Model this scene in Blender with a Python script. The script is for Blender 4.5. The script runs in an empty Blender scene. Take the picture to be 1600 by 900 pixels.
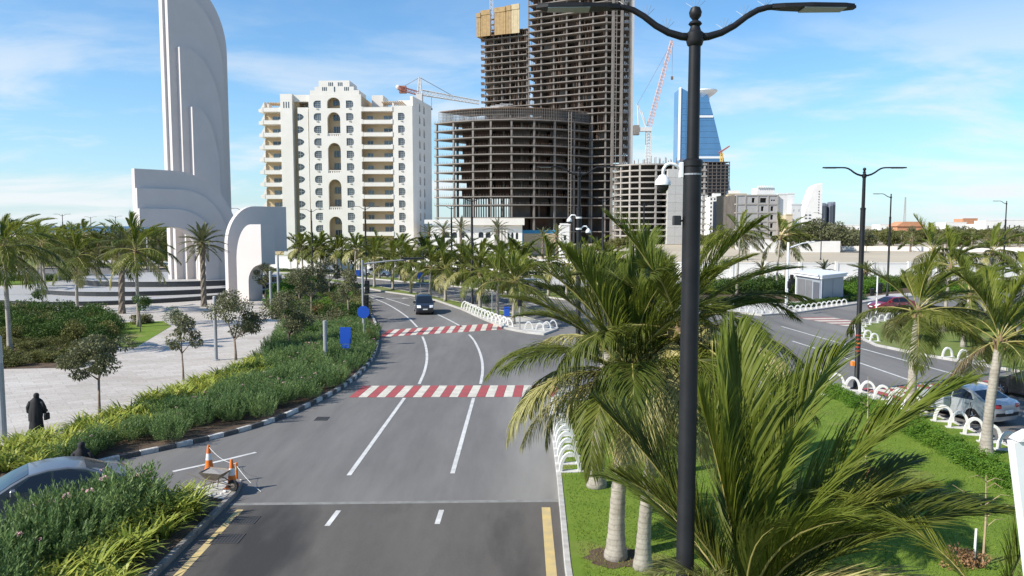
import bpy, math, random
import numpy as np
from mathutils import Vector, Matrix

random.seed(7)
sc = bpy.context.scene
COL = sc.collection
R = math.radians

# ------------------------------------------------------------------ camera
CAM_H = 8.5
FPX = 1200.0                      # focal length in photo pixels (1600 wide)
PITCH = math.atan(98.0 / FPX)
cam_d = bpy.data.cameras.new('camera')
cam_d.sensor_width = 36.0
cam_d.lens = FPX / 1600.0 * 36.0
cam_d.clip_start = 0.1
cam_d.clip_end = 12000
cam = bpy.data.objects.new('camera', cam_d)
cam.location = (0, 0, CAM_H)
cam.rotation_euler = (math.pi / 2 - PITCH, 0, 0)
COL.objects.link(cam)
sc.camera = cam

# ------------------------------------------------------------------ sun and sky
SUN_EL = R(38)
SUN_AZ = (-0.900, -0.436)         # horizontal direction towards the sun (left, slightly behind)
sun_vec = Vector((SUN_AZ[0] * math.cos(SUN_EL), SUN_AZ[1] * math.cos(SUN_EL), math.sin(SUN_EL)))
sd = bpy.data.lights.new('sun', 'SUN')
sd.energy = 4.4
sd.angle = R(0.53)
sd.color = (1.0, 0.945, 0.855)
so = bpy.data.objects.new('sun', sd)
so.rotation_euler = sun_vec.to_track_quat('Z', 'Y').to_euler()
so.location = (-40, -20, 60)
COL.objects.link(so)

w = bpy.data.worlds.new('World')
sc.world = w
w.use_nodes = True
nt = w.node_tree
nt.nodes.clear()
N = nt.nodes.new
L = nt.links.new
out = N('ShaderNodeOutputWorld')
bg = N('ShaderNodeBackground')
bg.inputs['Strength'].default_value = 0.10
sky = N('ShaderNodeTexSky')
sky.sky_type = 'NISHITA'
sky.sun_disc = False
sky.sun_elevation = SUN_EL
sky.sun_rotation = math.atan2(SUN_AZ[0], SUN_AZ[1])
sky.air_density = 1.0
sky.dust_density = 0.2
sky.ozone_density = 2.0
tc = N('ShaderNodeTexCoord')
sep = N('ShaderNodeSeparateXYZ')
L(tc.outputs['Generated'], sep.inputs[0])


def wm(op, a, b=None, clamp=False):
    n = N('ShaderNodeMath')
    n.operation = op
    n.use_clamp = clamp
    for i, v in enumerate((a, b)):
        if v is None:
            continue
        if isinstance(v, (int, float)):
            n.inputs[i].default_value = v
        else:
            L(v, n.inputs[i])
    return n.outputs[0]


zc = wm('ADD', wm('MAXIMUM', sep.outputs['Z'], 0.0), 0.16)
cx = wm('DIVIDE', sep.outputs['X'], zc)
cy = wm('DIVIDE', sep.outputs['Y'], zc)
comb = N('ShaderNodeCombineXYZ')
L(wm('MULTIPLY', cx, 0.85), comb.inputs[0])
L(wm('MULTIPLY', cy, 1.25), comb.inputs[1])
n1 = N('ShaderNodeTexNoise')
n1.inputs['Scale'].default_value = 1.15
n1.inputs['Detail'].default_value = 9
n1.inputs['Roughness'].default_value = 0.58
n1.inputs['Distortion'].default_value = 0.35
L(comb.outputs[0], n1.inputs['Vector'])
n2 = N('ShaderNodeTexNoise')
n2.inputs['Scale'].default_value = 0.42
n2.inputs['Detail'].default_value = 2
L(comb.outputs[0], n2.inputs['Vector'])
cl = wm('ADD', wm('MULTIPLY', n1.outputs[0], 0.72), wm('MULTIPLY', n2.outputs[0], 0.40))
cr = N('ShaderNodeMapRange')
cr.interpolation_type = 'SMOOTHSTEP'
cr.inputs['From Min'].default_value = 0.50
cr.inputs['From Max'].default_value = 0.68
L(cl, cr.inputs['Value'])
# thin cloud lies low over the sea and the town and thins out overhead
hz = N('ShaderNodeMapRange')
hz.inputs['From Min'].default_value = 0.11
hz.inputs['From Max'].default_value = 0.26
hz.inputs['To Min'].default_value = 0.88
hz.inputs['To Max'].default_value = 0.12
L(sep.outputs['Z'], hz.inputs['Value'])
cm = wm('MULTIPLY', cr.outputs[0], hz.outputs[0], True)
mx = N('ShaderNodeMix')
mx.data_type = 'RGBA'
L(cm, mx.inputs['Factor'])
# pale sea haze that thins out quickly with height, the same all round
hzf = wm('MULTIPLY', wm('POWER', 2.718, wm('MULTIPLY', wm('MAXIMUM', sep.outputs['Z'], 0.0), -10.0)), 0.72)
tint = N('ShaderNodeMix')
tint.data_type = 'RGBA'
tint.blend_type = 'MULTIPLY'
tint.inputs['Factor'].default_value = 1.0
tint.inputs[7].default_value = (0.62, 0.98, 1.20, 1)
L(sky.outputs[0], tint.inputs[6])
hmx = N('ShaderNodeMix')
hmx.data_type = 'RGBA'
L(hzf, hmx.inputs['Factor'])
L(tint.outputs[2], hmx.inputs[6])
hmx.inputs[7].default_value = (4.5, 5.1, 5.7, 1)
L(hmx.outputs[2], mx.inputs[6])
mx.inputs[7].default_value = (5.9, 6.2, 6.45, 1)
L(mx.outputs[2], bg.inputs['Color'])
L(bg.outputs[0], out.inputs['Surface'])

sc.view_settings.view_transform = 'Standard'
sc.view_settings.look = 'None'
sc.view_settings.exposure = 0.62
sc.view_settings.gamma = 1.0
sc.view_settings.use_curve_mapping = False
sc.render.engine = 'CYCLES'
sc.cycles.use_denoising = True
sc.cycles.max_bounces = 6
sc.cycles.transparent_max_bounces = 6
sc.render.film_transparent = False

# ------------------------------------------------------------------ pixels of the photograph -> the ground
_cp, _sp = math.cos(PITCH), math.sin(PITCH)


def ray(px, py):
    a = (px - 800.0) / FPX
    b = (450.0 - py) / FPX
    return Vector((a, _cp + b * _sp, -_sp + b * _cp))


def P(px, py, z=0.0):
    """where the pixel's ray meets the level z"""
    d = ray(px, py)
    t = (z - CAM_H) / d.z
    return Vector((d.x * t, d.y * t, z))


def PD(px, py, D):
    """where the pixel's ray reaches depth D"""
    d = ray(px, py)
    t = D / d.y
    return Vector((d.x * t, D, CAM_H + d.z * t))


def XD(px, D):
    """x at depth D, on the horizon"""
    return PD(px, 352, D).x


# ------------------------------------------------------------------ materials
MATS = {}


def mat(name, col, rough=0.8, var=0.12, scale=3.0, bump=0.0, bscale=40.0, metal=0.0, spec=0.5, col2=None,
        rnd=0.0, trans=0.0, detail=5, coat=0.0, alpha=1.0):
    if name in MATS:
        return MATS[name]
    m = bpy.data.materials.new(name)
    m.use_nodes = True
    t = m.node_tree
    b = t.nodes['Principled BSDF']
    o = t.nodes['Material Output']
    b.inputs['Roughness'].default_value = rough
    b.inputs['Metallic'].default_value = metal
    b.inputs['Specular IOR Level'].default_value = spec
    b.inputs['Coat Weight'].default_value = coat
    b.inputs['Base Color'].default_value = (*col, 1)
    co = None
    tcn = t.nodes.new('ShaderNodeTexCoord')
    src = tcn.outputs['Object']
    if var > 0 or col2:
        nz = t.nodes.new('ShaderNodeTexNoise')
        nz.inputs['Scale'].default_value = scale
        nz.inputs['Detail'].default_value = detail
        nz.inputs['Roughness'].default_value = 0.62
        t.links.new(src, nz.inputs['Vector'])
        mr = t.nodes.new('ShaderNodeMapRange')
        mr.inputs['From Min'].default_value = 0.32
        mr.inputs['From Max'].default_value = 0.68
        t.links.new(nz.outputs[0], mr.inputs['Value'])
        mixn = t.nodes.new('ShaderNodeMix')
        mixn.data_type = 'RGBA'
        t.links.new(mr.outputs[0], mixn.inputs['Factor'])
        if col2:
            mixn.inputs[6].default_value = (*col, 1)
            mixn.inputs[7].default_value = (*col2, 1)
        else:
            mixn.inputs[6].default_value = (*[c * (1 - var) for c in col], 1)
            mixn.inputs[7].default_value = (*[min(1, c * (1 + var)) for c in col], 1)
        co = mixn.outputs[2]
    if rnd > 0:
        oi = t.nodes.new('ShaderNodeObjectInfo')
        hs = t.nodes.new('ShaderNodeHueSaturation')
        mr2 = t.nodes.new('ShaderNodeMapRange')
        mr2.inputs['To Min'].default_value = 1 - rnd
        mr2.inputs['To Max'].default_value = 1 + rnd
        t.links.new(oi.outputs['Random'], mr2.inputs['Value'])
        t.links.new(mr2.outputs[0], hs.inputs['Value'])
        mr3 = t.nodes.new('ShaderNodeMapRange')
        mr3.inputs['To Min'].default_value = 0.5 + rnd * 0.06
        mr3.inputs['To Max'].default_value = 0.5 - rnd * 0.06
        t.links.new(oi.outputs['Random'], mr3.inputs['Value'])
        t.links.new(mr3.outputs[0], hs.inputs['Hue'])
        if co:
            t.links.new(co, hs.inputs['Color'])
        else:
            hs.inputs['Color'].default_value = (*col, 1)
        co = hs.outputs[0]
    if co:
        t.links.new(co, b.inputs['Base Color'])
    if bump > 0:
        bn = t.nodes.new('ShaderNodeTexNoise')
        bn.inputs['Scale'].default_value = bscale
        bn.inputs['Detail'].default_value = 4
        t.links.new(src, bn.inputs['Vector'])
        bp = t.nodes.new('ShaderNodeBump')
        bp.inputs['Strength'].default_value = bump
        bp.inputs['Distance'].default_value = 0.02
        t.links.new(bn.outputs[0], bp.inputs['Height'])
        t.links.new(bp.outputs[0], b.inputs['Normal'])
    if trans > 0:
        tr = t.nodes.new('ShaderNodeBsdfTranslucent')
        if co:
            t.links.new(co, tr.inputs['Color'])
        else:
            tr.inputs['Color'].default_value = (*col, 1)
        ms = t.nodes.new('ShaderNodeMixShader')
        ms.inputs[0].default_value = trans
        t.links.new(b.outputs[0], ms.inputs[1])
        t.links.new(tr.outputs[0], ms.inputs[2])
        t.links.new(ms.outputs[0], o.inputs['Surface'])
    MATS[name] = m
    return m


def two_scale(name, colA, colB, sA, colC=None, sC=1.0, amtC=0.5, rough=0.9, bump=0.3, bscale=60, stretch=None, thrC=(0.5, 0.7)):
    """ground-like material: a broad blotch, a fine grain and a third tone in patches"""
    m = bpy.data.materials.new(name)
    m.use_nodes = True
    t = m.node_tree
    b = t.nodes['Principled BSDF']
    b.inputs['Roughness'].default_value = rough
    b.inputs['Specular IOR Level'].default_value = 0.3
    tcn = t.nodes.new('ShaderNodeTexCoord')
    src = tcn.outputs['Object']
    if stretch:
        mp = t.nodes.new('ShaderNodeMapping')
        mp.inputs['Scale'].default_value = stretch
        t.links.new(src, mp.inputs['Vector'])
        ssrc = mp.outputs[0]
    else:
        ssrc = src
    n = t.nodes.new('ShaderNodeTexNoise')
    n.inputs['Scale'].default_value = sA
    n.inputs['Detail'].default_value = 8
    n.inputs['Roughness'].default_value = 0.7
    t.links.new(ssrc, n.inputs['Vector'])
    mr = t.nodes.new('ShaderNodeMapRange')
    mr.inputs['From Min'].default_value = 0.3
    mr.inputs['From Max'].default_value = 0.7
    t.links.new(n.outputs[0], mr.inputs['Value'])
    mi = t.nodes.new('ShaderNodeMix')
    mi.data_type = 'RGBA'
    mi.inputs[6].default_value = (*colA, 1)
    mi.inputs[7].default_value = (*colB, 1)
    t.links.new(mr.outputs[0], mi.inputs['Factor'])
    co = mi.outputs[2]
    if colC:
        n3 = t.nodes.new('ShaderNodeTexNoise')
        n3.inputs['Scale'].default_value = sC
        n3.inputs['Detail'].default_value = 5
        t.links.new(ssrc, n3.inputs['Vector'])
        m3 = t.nodes.new('ShaderNodeMapRange')
        m3.inputs['From Min'].default_value = thrC[0]
        m3.inputs['From Max'].default_value = thrC[1]
        m3.inputs['To Max'].default_value = amtC
        t.links.new(n3.outputs[0], m3.inputs['Value'])
        m2 = t.nodes.new('ShaderNodeMix')
        m2.data_type = 'RGBA'
        t.links.new(m3.outputs[0], m2.inputs['Factor'])
        t.links.new(co, m2.inputs[6])
        m2.inputs[7].default_value = (*colC, 1)
        co = m2.outputs[2]
    fine = t.nodes.new('ShaderNodeTexNoise')
    fine.inputs['Scale'].default_value = bscale
    fine.inputs['Detail'].default_value = 3
    t.links.new(src, fine.inputs['Vector'])
    fr = t.nodes.new('ShaderNodeMapRange')
    fr.inputs['From Min'].default_value = 0.3
    fr.inputs['From Max'].default_value = 0.7
    fr.inputs['To Min'].default_value = 0.82
    fr.inputs['To Max'].default_value = 1.18
    t.links.new(fine.outputs[0], fr.inputs['Value'])
    hs = t.nodes.new('ShaderNodeHueSaturation')
    t.links.new(fr.outputs[0], hs.inputs['Value'])
    t.links.new(co, hs.inputs['Color'])
    t.links.new(hs.outputs[0], b.inputs['Base Color'])
    if bump:
        bp = t.nodes.new('ShaderNodeBump')
        bp.inputs['Strength'].default_value = bump
        bp.inputs['Distance'].default_value = 0.015
        t.links.new(fine.outputs[0], bp.inputs['Height'])
        t.links.new(bp.outputs[0], b.inputs['Normal'])
    MATS[name] = m
    return m


# ------------------------------------------------------------------ mesh helpers
class MB:
    """collects geometry; build() links it as ONE mesh object"""

    def __init__(s):
        s.v, s.f, s.m = [], [], []

    def add(s, vs, fs, mi=0):
        o = len(s.v)
        s.v.extend([tuple(p) for p in vs])
        for f in fs:
            s.f.append(tuple(i + o for i in f))
            s.m.append(mi)
        return s

    def box(s, x0, x1, y0, y1, z0, z1, mi=0):
        v = [(x0, y0, z0), (x1, y0, z0), (x1, y1, z0), (x0, y1, z0), (x0, y0, z1), (x1, y0, z1), (x1, y1, z1), (x0, y1, z1)]
        return s.add(v, [(3, 2, 1, 0), (4, 5, 6, 7), (0, 1, 5, 4), (1, 2, 6, 5), (2, 3, 7, 6), (3, 0, 4, 7)], mi)

    def cbox(s, x0, x1, y0, y1, z0, z1, c=0.02, mi=0):
        """box with chamfered top and vertical edges"""
        def ring(a, z):
            return [(x0 + a, y0, z), (x1 - a, y0, z), (x1, y0 + a, z), (x1, y1 - a, z), (x1 - a, y1, z), (x0 + a, y1, z), (x0, y1 - a, z), (x0, y0 + a, z)]

        def ins(z):
            return [(x0 + c, y0 + c, z), (x1 - c, y0 + c, z), (x1 - c, y0 + c, z), (x1 - c, y1 - c, z), (x1 - c, y1 - c, z), (x0 + c, y1 - c, z), (x0 + c, y1 - c, z), (x0 + c, y0 + c, z)]
        v = ring(c, z0) + ring(c, z1 - c)
        fs = [tuple(range(7, -1, -1))]
        for i in range(8):
            j = (i + 1) % 8
            fs.append((i, j, 8 + j, 8 + i))
        v += [(x0 + c, y0 + c, z1), (x1 - c, y0 + c, z1), (x1 - c, y1 - c, z1), (x0 + c, y1 - c, z1)]
        a, b, d, e = 16, 17, 18, 19
        fs += [(8, 9, b, a), (9, 10, b), (10, 11, d, b), (11, 12, d), (12, 13, e, d), (13, 14, e), (14, 15, a, e), (15, 8, a), (a, b, d, e)]
        return s.add(v, fs, mi)

    def prism(s, poly, y0, y1, mi=0):
        """polygon in x,z extruded along y"""
        n = len(poly)
        v = [(x, y0, z) for x, z in poly] + [(x, y1, z) for x, z in poly]
        fs = [tuple(range(n)), tuple(range(2 * n - 1, n - 1, -1))]
        for i in range(n):
            j = (i + 1) % n
            fs.append((j, i, n + i, n + j))
        return s.add(v, fs, mi)

    def slab(s, poly, z0, z1, mi=0):
        """polygon in x,y extruded along z (poly counter-clockwise)"""
        n = len(poly)
        v = [(p[0], p[1], z0) for p in poly] + [(p[0], p[1], z1) for p in poly]
        fs = [tuple(range(n - 1, -1, -1)), tuple(range(n, 2 * n))]
        for i in range(n):
            j = (i + 1) % n
            fs.append((i, j, n + j, n + i))
        return s.add(v, fs, mi)

    def tube(s, pts, rad, sides=8, mi=0, cap=True):
        pts = [Vector(p) for p in pts]
        n = len(pts)
        if not isinstance(rad, (list, tuple)):
            rad = [rad] * n
        vs = []
        prev = None
        for i, p in enumerate(pts):
            t = (pts[min(i + 1, n - 1)] - pts[max(i - 1, 0)]).normalized()
            if prev is None:
                a = Vector((0, 0, 1)) if abs(t.z) < 0.9 else Vector((1, 0, 0))
                u = t.cross(a).normalized()
            else:
                u = (prev - t * prev.dot(t)).normalized()
            prev = u
            w_ = t.cross(u)
            for k in range(sides):
                an = 2 * math.pi * k / sides
                vs.append(p + (u * math.cos(an) + w_ * math.sin(an)) * rad[i])
        fs = []
        for i in range(n - 1):
            for k in range(sides):
                k2 = (k + 1) % sides
                fs.append((i * sides + k, i * sides + k2, (i + 1) * sides + k2, (i + 1) * sides + k))
        if cap:
            fs.append(tuple(range(sides - 1, -1, -1)))
            fs.append(tuple(range((n - 1) * sides, n * sides)))
        return s.add(vs, fs, mi)

    def lathe(s, prof, sides=16, mi=0, c=(0, 0, 0), axis='z'):
        """profile of (r, h) turned about an axis through c"""
        vs = []
        for r, h in prof:
            for k in range(sides):
                an = 2 * math.pi * k / sides
                a, b = r * math.cos(an), r * math.sin(an)
                q = {'z': (a, b, h), 'y': (a, h, -b), 'x': (h, a, b)}[axis]
                vs.append((c[0] + q[0], c[1] + q[1], c[2] + q[2]))
        n = len(prof)
        fs = []
        for i in range(n - 1):
            for k in range(sides):
                k2 = (k + 1) % sides
                fs.append((i * sides + k, i * sides + k2, (i + 1) * sides + k2, (i + 1) * sides + k))
        fs.append(tuple(range(sides - 1, -1, -1)))
        fs.append(tuple(range((n - 1) * sides, n * sides)))
        return s.add(vs, fs, mi)

    def mesh(s, name, mats, smooth=False, angle=None):
        me = bpy.data.meshes.new(name)
        me.from_pydata(s.v, [], s.f)
        if not isinstance(mats, (list, tuple)):
            mats = [mats]
        for m in mats:
            me.materials.append(m)
        if len(mats) > 1:
            me.polygons.foreach_set('material_index', s.m)
        if smooth or angle:
            me.polygons.foreach_set('use_smooth', [True] * len(me.polygons))
            if angle:
                me.set_sharp_from_angle(angle=R(angle))
        me.update()
        return me

    def build(s, name, mats, parent=None, smooth=False, angle=None, loc=None, rz=0):
        return link(name, s.mesh(name, mats, smooth, angle), parent, loc, rz)


def link(name, me, parent=None, loc=None, rz=0, rot=None, scale=None):
    o = bpy.data.objects.new(name, me)
    COL.objects.link(o)
    if parent is not None:
        o.parent = parent
    if loc is not None:
        o.location = loc
    if rot is not None:
        o.rotation_euler = rot
    elif rz:
        o.rotation_euler = (0, 0, rz)
    if scale is not None:
        o.scale = scale if isinstance(scale, (tuple, list, Vector)) else (scale,) * 3
    return o


def thing(name, label, cat, loc=(0, 0, 0), rz=0, group=None):
    o = bpy.data.objects.new(name, None)
    COL.objects.link(o)
    o.location = loc
    o.rotation_euler = (0, 0, rz)
    return tag(o, label, cat, group)


def tag(o, label=None, cat=None, group=None, kind=None):
    if label:
        o['label'] = label
    if cat:
        o['category'] = cat
    if group:
        o['group'] = group
    if kind:
        o['kind'] = kind
    return o


CHILD = {}


def copy_tree(root, loc=None, rz=None, label=None, group=None, scale=None):
    def rec(o, parent):
        c = o.copy()
        COL.objects.link(c)
        c.parent = parent
        for ch in o.children:
            rec(ch, c)
        return c
    kids = list(root.children)
    c = root.copy()
    COL.objects.link(c)
    for k in kids:
        rec(k, c)
    if loc is not None:
        c.location = loc
    if rz is not None:
        c.rotation_euler = (0, 0, rz)
    if label:
        c['label'] = label
    if group:
        c['group'] = group
    if scale:
        c.scale = (scale,) * 3
    return c


def mesh_np(name, v, f, mats, mi=None, smooth=False):
    """fast mesh from arrays; f is (M,k)"""
    me = bpy.data.meshes.new(name)
    v = np.asarray(v, dtype=np.float32)
    f = np.asarray(f, dtype=np.int32)
    M, k = f.shape
    me.vertices.add(len(v))
    me.vertices.foreach_set('co', v.ravel())
    me.loops.add(M * k)
    me.loops.foreach_set('vertex_index', f.ravel())
    me.polygons.add(M)
    me.polygons.foreach_set('loop_start', np.arange(0, M * k, k, dtype=np.int32))
    me.polygons.foreach_set('loop_total', np.full(M, k, dtype=np.int32))
    if not isinstance(mats, (list, tuple)):
        mats = [mats]
    for m in mats:
        me.materials.append(m)
    if mi is not None:
        me.polygons.foreach_set('material_index', np.asarray(mi, dtype=np.int32))
    if smooth:
        me.polygons.foreach_set('use_smooth', np.ones(M, dtype=bool))
    me.update(calc_edges=True)
    me.validate()
    return me


def resample(pts, step):
    out_ = [Vector(pts[0])]
    for a, b in zip(pts[:-1], pts[1:]):
        a, b = Vector(a), Vector(b)
        d = (b - a).length
        n = max(1, int(round(d / step)))
        for i in range(1, n + 1):
            out_.append(a.lerp(b, i / n))
    return out_


def smooth_path(pts, it=2):
    """Chaikin, end points kept"""
    pts = [Vector(p) for p in pts]
    for _ in range(it):
        q = [pts[0]]
        for a, b in zip(pts[:-1], pts[1:]):
            q += [a.lerp(b, 0.25), a.lerp(b, 0.75)]
        q.append(pts[-1])
        pts = q
    return pts


def smooth_poly(pts, it=2):
    pts = [Vector(p) for p in pts]
    for _ in range(it):
        q = []
        for i in range(len(pts)):
            a, b = pts[i], pts[(i + 1) % len(pts)]
            q += [a.lerp(b, 0.25), a.lerp(b, 0.75)]
        pts = q
    return pts


def ccw(poly):
    a = sum(poly[i][0] * poly[(i + 1) % len(poly)][1] - poly[(i + 1) % len(poly)][0] * poly[i][1] for i in range(len(poly)))
    return list(poly) if a > 0 else list(poly)[::-1]


def inset(poly, d):
    """offset a counter-clockwise polygon inwards"""
    n = len(poly)
    res = []
    for i in range(n):
        a, b, c = Vector(poly[i - 1][:2]), Vector(poly[i][:2]), Vector(poly[(i + 1) % n][:2])
        e1, e2 = (b - a), (c - b)
        if e1.length < 1e-6 or e2.length < 1e-6:
            res.append(b)
            continue
        n1_, n2_ = Vector((-e1.y, e1.x)).normalized(), Vector((-e2.y, e2.x)).normalized()
        mdir = n1_ + n2_
        if mdir.length < 1e-4:
            mdir = n1_
        mdir.normalize()
        k = d / max(0.45, mdir.dot(n1_))
        res.append(b + mdir * k)
    return res


def inside(p, poly):
    x, y = p[0], p[1]
    c = False
    j = len(poly) - 1
    for i in range(len(poly)):
        xi, yi, xj, yj = poly[i][0], poly[i][1], poly[j][0], poly[j][1]
        if (yi > y) != (yj > y) and x < (xj - xi) * (y - yi) / (yj - yi) + xi:
            c = not c
        j = i
    return c

# ================================================================== MATERIALS
two_scale('asphalt', (0.125, 0.118, 0.111), (0.185, 0.176, 0.166), 0.3, (0.225, 0.215, 0.198), 0.11, 0.85, rough=0.85, bump=0.35, bscale=55, stretch=(2.2, 0.35, 1))
two_scale('asphalt_old', (0.088, 0.080, 0.072), (0.135, 0.123, 0.108), 0.3, (0.035, 0.033, 0.031), 0.22, 0.9, rough=0.8, bump=0.35, bscale=55, stretch=(1.6, 0.4, 1), thrC=(0.52, 0.66))
two_scale('paving', (0.46, 0.42, 0.375), (0.545, 0.50, 0.45), 0.5, (0.38, 0.335, 0.29), 0.15, 0.6, rough=0.7, bump=0.1, bscale=20, stretch=(0.5, 2.2, 1))
two_scale('pavement_concrete', (0.42, 0.40, 0.37), (0.52, 0.5, 0.46), 0.6, (0.33, 0.31, 0.28), 0.2, 0.6, rough=0.85, bump=0.2, bscale=30)
two_scale('lawn', (0.105, 0.175, 0.015), (0.160, 0.230, 0.028), 0.9, (0.25, 0.215, 0.08), 0.30, 0.9, rough=0.95, bump=0.8, bscale=70, thrC=(0.56, 0.74))
two_scale('median_grass', (0.11, 0.16, 0.03), (0.17, 0.20, 0.05), 0.8, (0.24, 0.21, 0.11), 0.2, 0.6, rough=0.95, bump=0.6, bscale=60)
two_scale('sand', (0.44, 0.37, 0.27), (0.52, 0.45, 0.34), 0.05, (0.36, 0.31, 0.24), 0.02, 0.7, rough=0.95, bump=0.2, bscale=8)
two_scale('soil', (0.085, 0.058, 0.038), (0.13, 0.09, 0.06), 1.2, (0.05, 0.036, 0.026), 2.0, 0.7, rough=0.95, bump=0.8, bscale=25)
M = MATS
mat('white_paint_road', (0.66, 0.65, 0.62), 0.75, col2=(0.44, 0.43, 0.41), scale=2.2, detail=9)
mat('cream_paint_road', (0.66, 0.62, 0.52), 0.75, col2=(0.47, 0.43, 0.36), scale=2.0, detail=9)
mat('red_paint_road', (0.42, 0.075, 0.075), 0.75, col2=(0.27, 0.07, 0.07), scale=1.8, detail=9)
mat('faded_red_paint', (0.34, 0.13, 0.12), 0.8, col2=(0.22, 0.12, 0.11), scale=1.8, detail=9)
mat('yellow_paint_road', (0.62, 0.45, 0.17), 0.75, col2=(0.42, 0.34, 0.19), scale=2.0, detail=9)
mat('kerb_stone', (0.50, 0.48, 0.45), 0.85, col2=(0.36, 0.34, 0.31), scale=5, bump=0.3, rnd=0.1)
mat('kerb_white', (0.62, 0.61, 0.58), 0.8, col2=(0.40, 0.38, 0.35), scale=6, bump=0.3, rnd=0.1)
mat('kerb_black', (0.05, 0.05, 0.05), 0.8, col2=(0.12, 0.11, 0.10), scale=6, bump=0.3, rnd=0.15)
mat('iron', (0.035, 0.033, 0.032), 0.7, var=0.3, scale=10)
mat('white_concrete', (0.78, 0.77, 0.74), 0.7, var=0.05, scale=4, bump=0.1)
mat('hoop_white', (0.80, 0.79, 0.76), 0.6, col2=(0.66, 0.64, 0.6), scale=7)
mat('sea_water', (0.012, 0.055, 0.13), 0.35, var=0.25, scale=0.01)
mat('joint_filler', (0.21, 0.205, 0.19), 0.9, var=0.2, scale=3)

# faint slab joints in the plaza paving
pv = M['paving'].node_tree
pb = pv.nodes['Principled BSDF']
pcol = pb.inputs['Base Color'].links[0].from_socket
ptc = pv.nodes.new('ShaderNodeTexCoord')
pmap = pv.nodes.new('ShaderNodeMapping')
pmap.inputs['Rotation'].default_value = (0, 0, R(-38))
pv.links.new(ptc.outputs['Object'], pmap.inputs['Vector'])
bt = pv.nodes.new('ShaderNodeTexBrick')
bt.inputs['Scale'].default_value = 1.0
bt.inputs['Brick Width'].default_value = 1.2
bt.inputs['Row Height'].default_value = 0.6
bt.inputs['Mortar Size'].default_value = 0.018
bt.inputs['Color1'].default_value = (1, 1, 1, 1)
bt.inputs['Color2'].default_value = (0.84, 0.82, 0.80, 1)
bt.inputs['Mortar'].default_value = (0.62, 0.60, 0.58, 1)
pv.links.new(pmap.outputs[0], bt.inputs['Vector'])
pm = pv.nodes.new('ShaderNodeMix')
pm.data_type = 'RGBA'
pm.blend_type = 'MULTIPLY'
pm.inputs['Factor'].default_value = 0.8
pv.links.new(pcol, pm.inputs[6])
pv.links.new(bt.outputs[0], pm.inputs[7])
pv.links.new(pm.outputs[2], pb.inputs['Base Color'])

# ================================================================== GROUND
S = 7000


def sheet(name, poly, z, m, kind='structure', parent=None):
    poly = ccw([(p[0], p[1]) for p in poly])
    mb = MB()
    mb.add([(x, y, z) for x, y in poly], [tuple(range(len(poly)))])
    o = mb.build(name, m, parent)
    if kind and parent is None:
        o['kind'] = kind
    return o


sheet('ground', [(-S, -60), (S, -60), (S, S), (-S, S)], -0.09, M['sand'])
sheet('grass_field', [(-260, 160), (-30, 160), (-40, 330), (-320, 330)], -0.06, M['median_grass'])
sheet('sea', [(-S, 640), (XD(395, 900), 900), (XD(395, S), S - 20), (-S, S - 20)], -0.05, M['sea_water'])
sheet('road', [(-150, -30), (90, -30), (110, 158), (-150, 152)], 0.0, M['asphalt'])
sheet('road_old_surface', [(-8.55, -20), (1.35, -20), (1.42, 23.05), (-8.6, 22.75)], 0.004, M['asphalt_old'])
sheet('road_joint', [(-8.6, 22.75), (1.42, 23.05), (1.42, 23.27), (-8.6, 22.95)], 0.006, M['joint_filler'])

# pale dust drifted along the right-hand gutter of the main road
am = M['asphalt'].node_tree
ab = am.nodes['Principled BSDF']
src_col = ab.inputs['Base Color'].links[0].from_socket
tcn = am.nodes.new('ShaderNodeTexCoord')
sx = am.nodes.new('ShaderNodeSeparateXYZ')
am.links.new(tcn.outputs['Object'], sx.inputs[0])


def ramp_(sock, a, b):
    r_ = am.nodes.new('ShaderNodeMapRange')
    r_.interpolation_type = 'SMOOTHSTEP'
    r_.inputs['From Min'].default_value = a
    r_.inputs['From Max'].default_value = b
    am.links.new(sock, r_.inputs['Value'])
    return r_.outputs[0]


def mul_(a, b):
    m_ = am.nodes.new('ShaderNodeMath')
    m_.operation = 'MULTIPLY'
    for k_, v_ in enumerate((a, b)):
        if isinstance(v_, float):
            m_.inputs[k_].default_value = v_
        else:
            am.links.new(v_, m_.inputs[k_])
    return m_.outputs[0]


dn = am.nodes.new('ShaderNodeTexNoise')
dn.inputs['Scale'].default_value = 0.7
dn.inputs['Detail'].default_value = 8
mpg = am.nodes.new('ShaderNodeMapping')
mpg.inputs['Scale'].default_value = (1.6, 0.4, 1)
am.links.new(tcn.outputs['Object'], mpg.inputs['Vector'])
am.links.new(mpg.outputs[0], dn.inputs['Vector'])
fac = mul_(mul_(ramp_(sx.outputs['X'], -1.6, 1.3), ramp_(sx.outputs['X'], 3.2, 1.6)), mul_(ramp_(sx.outputs['Y'], 46.0, 38.0), mul_(ramp_(dn.outputs[0], -0.2, 0.75), 0.6)))
dm = am.nodes.new('ShaderNodeMix')
dm.data_type = 'RGBA'
am.links.new(fac, dm.inputs['Factor'])
am.links.new(src_col, dm.inputs[6])
dm.inputs[7].default_value = (0.33, 0.315, 0.285, 1)
am.links.new(dm.outputs[2], ab.inputs['Base Color'])

KS = {}


def kerb_mesh(m):
    if m.name not in KS:
        mb = MB()
        mb.cbox(-0.5, 0.5, 0, 0.17, -0.1, 0.155, 0.018)
        KS[m.name] = mb.mesh('kerb_stone', m)
    return KS[m.name]


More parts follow.
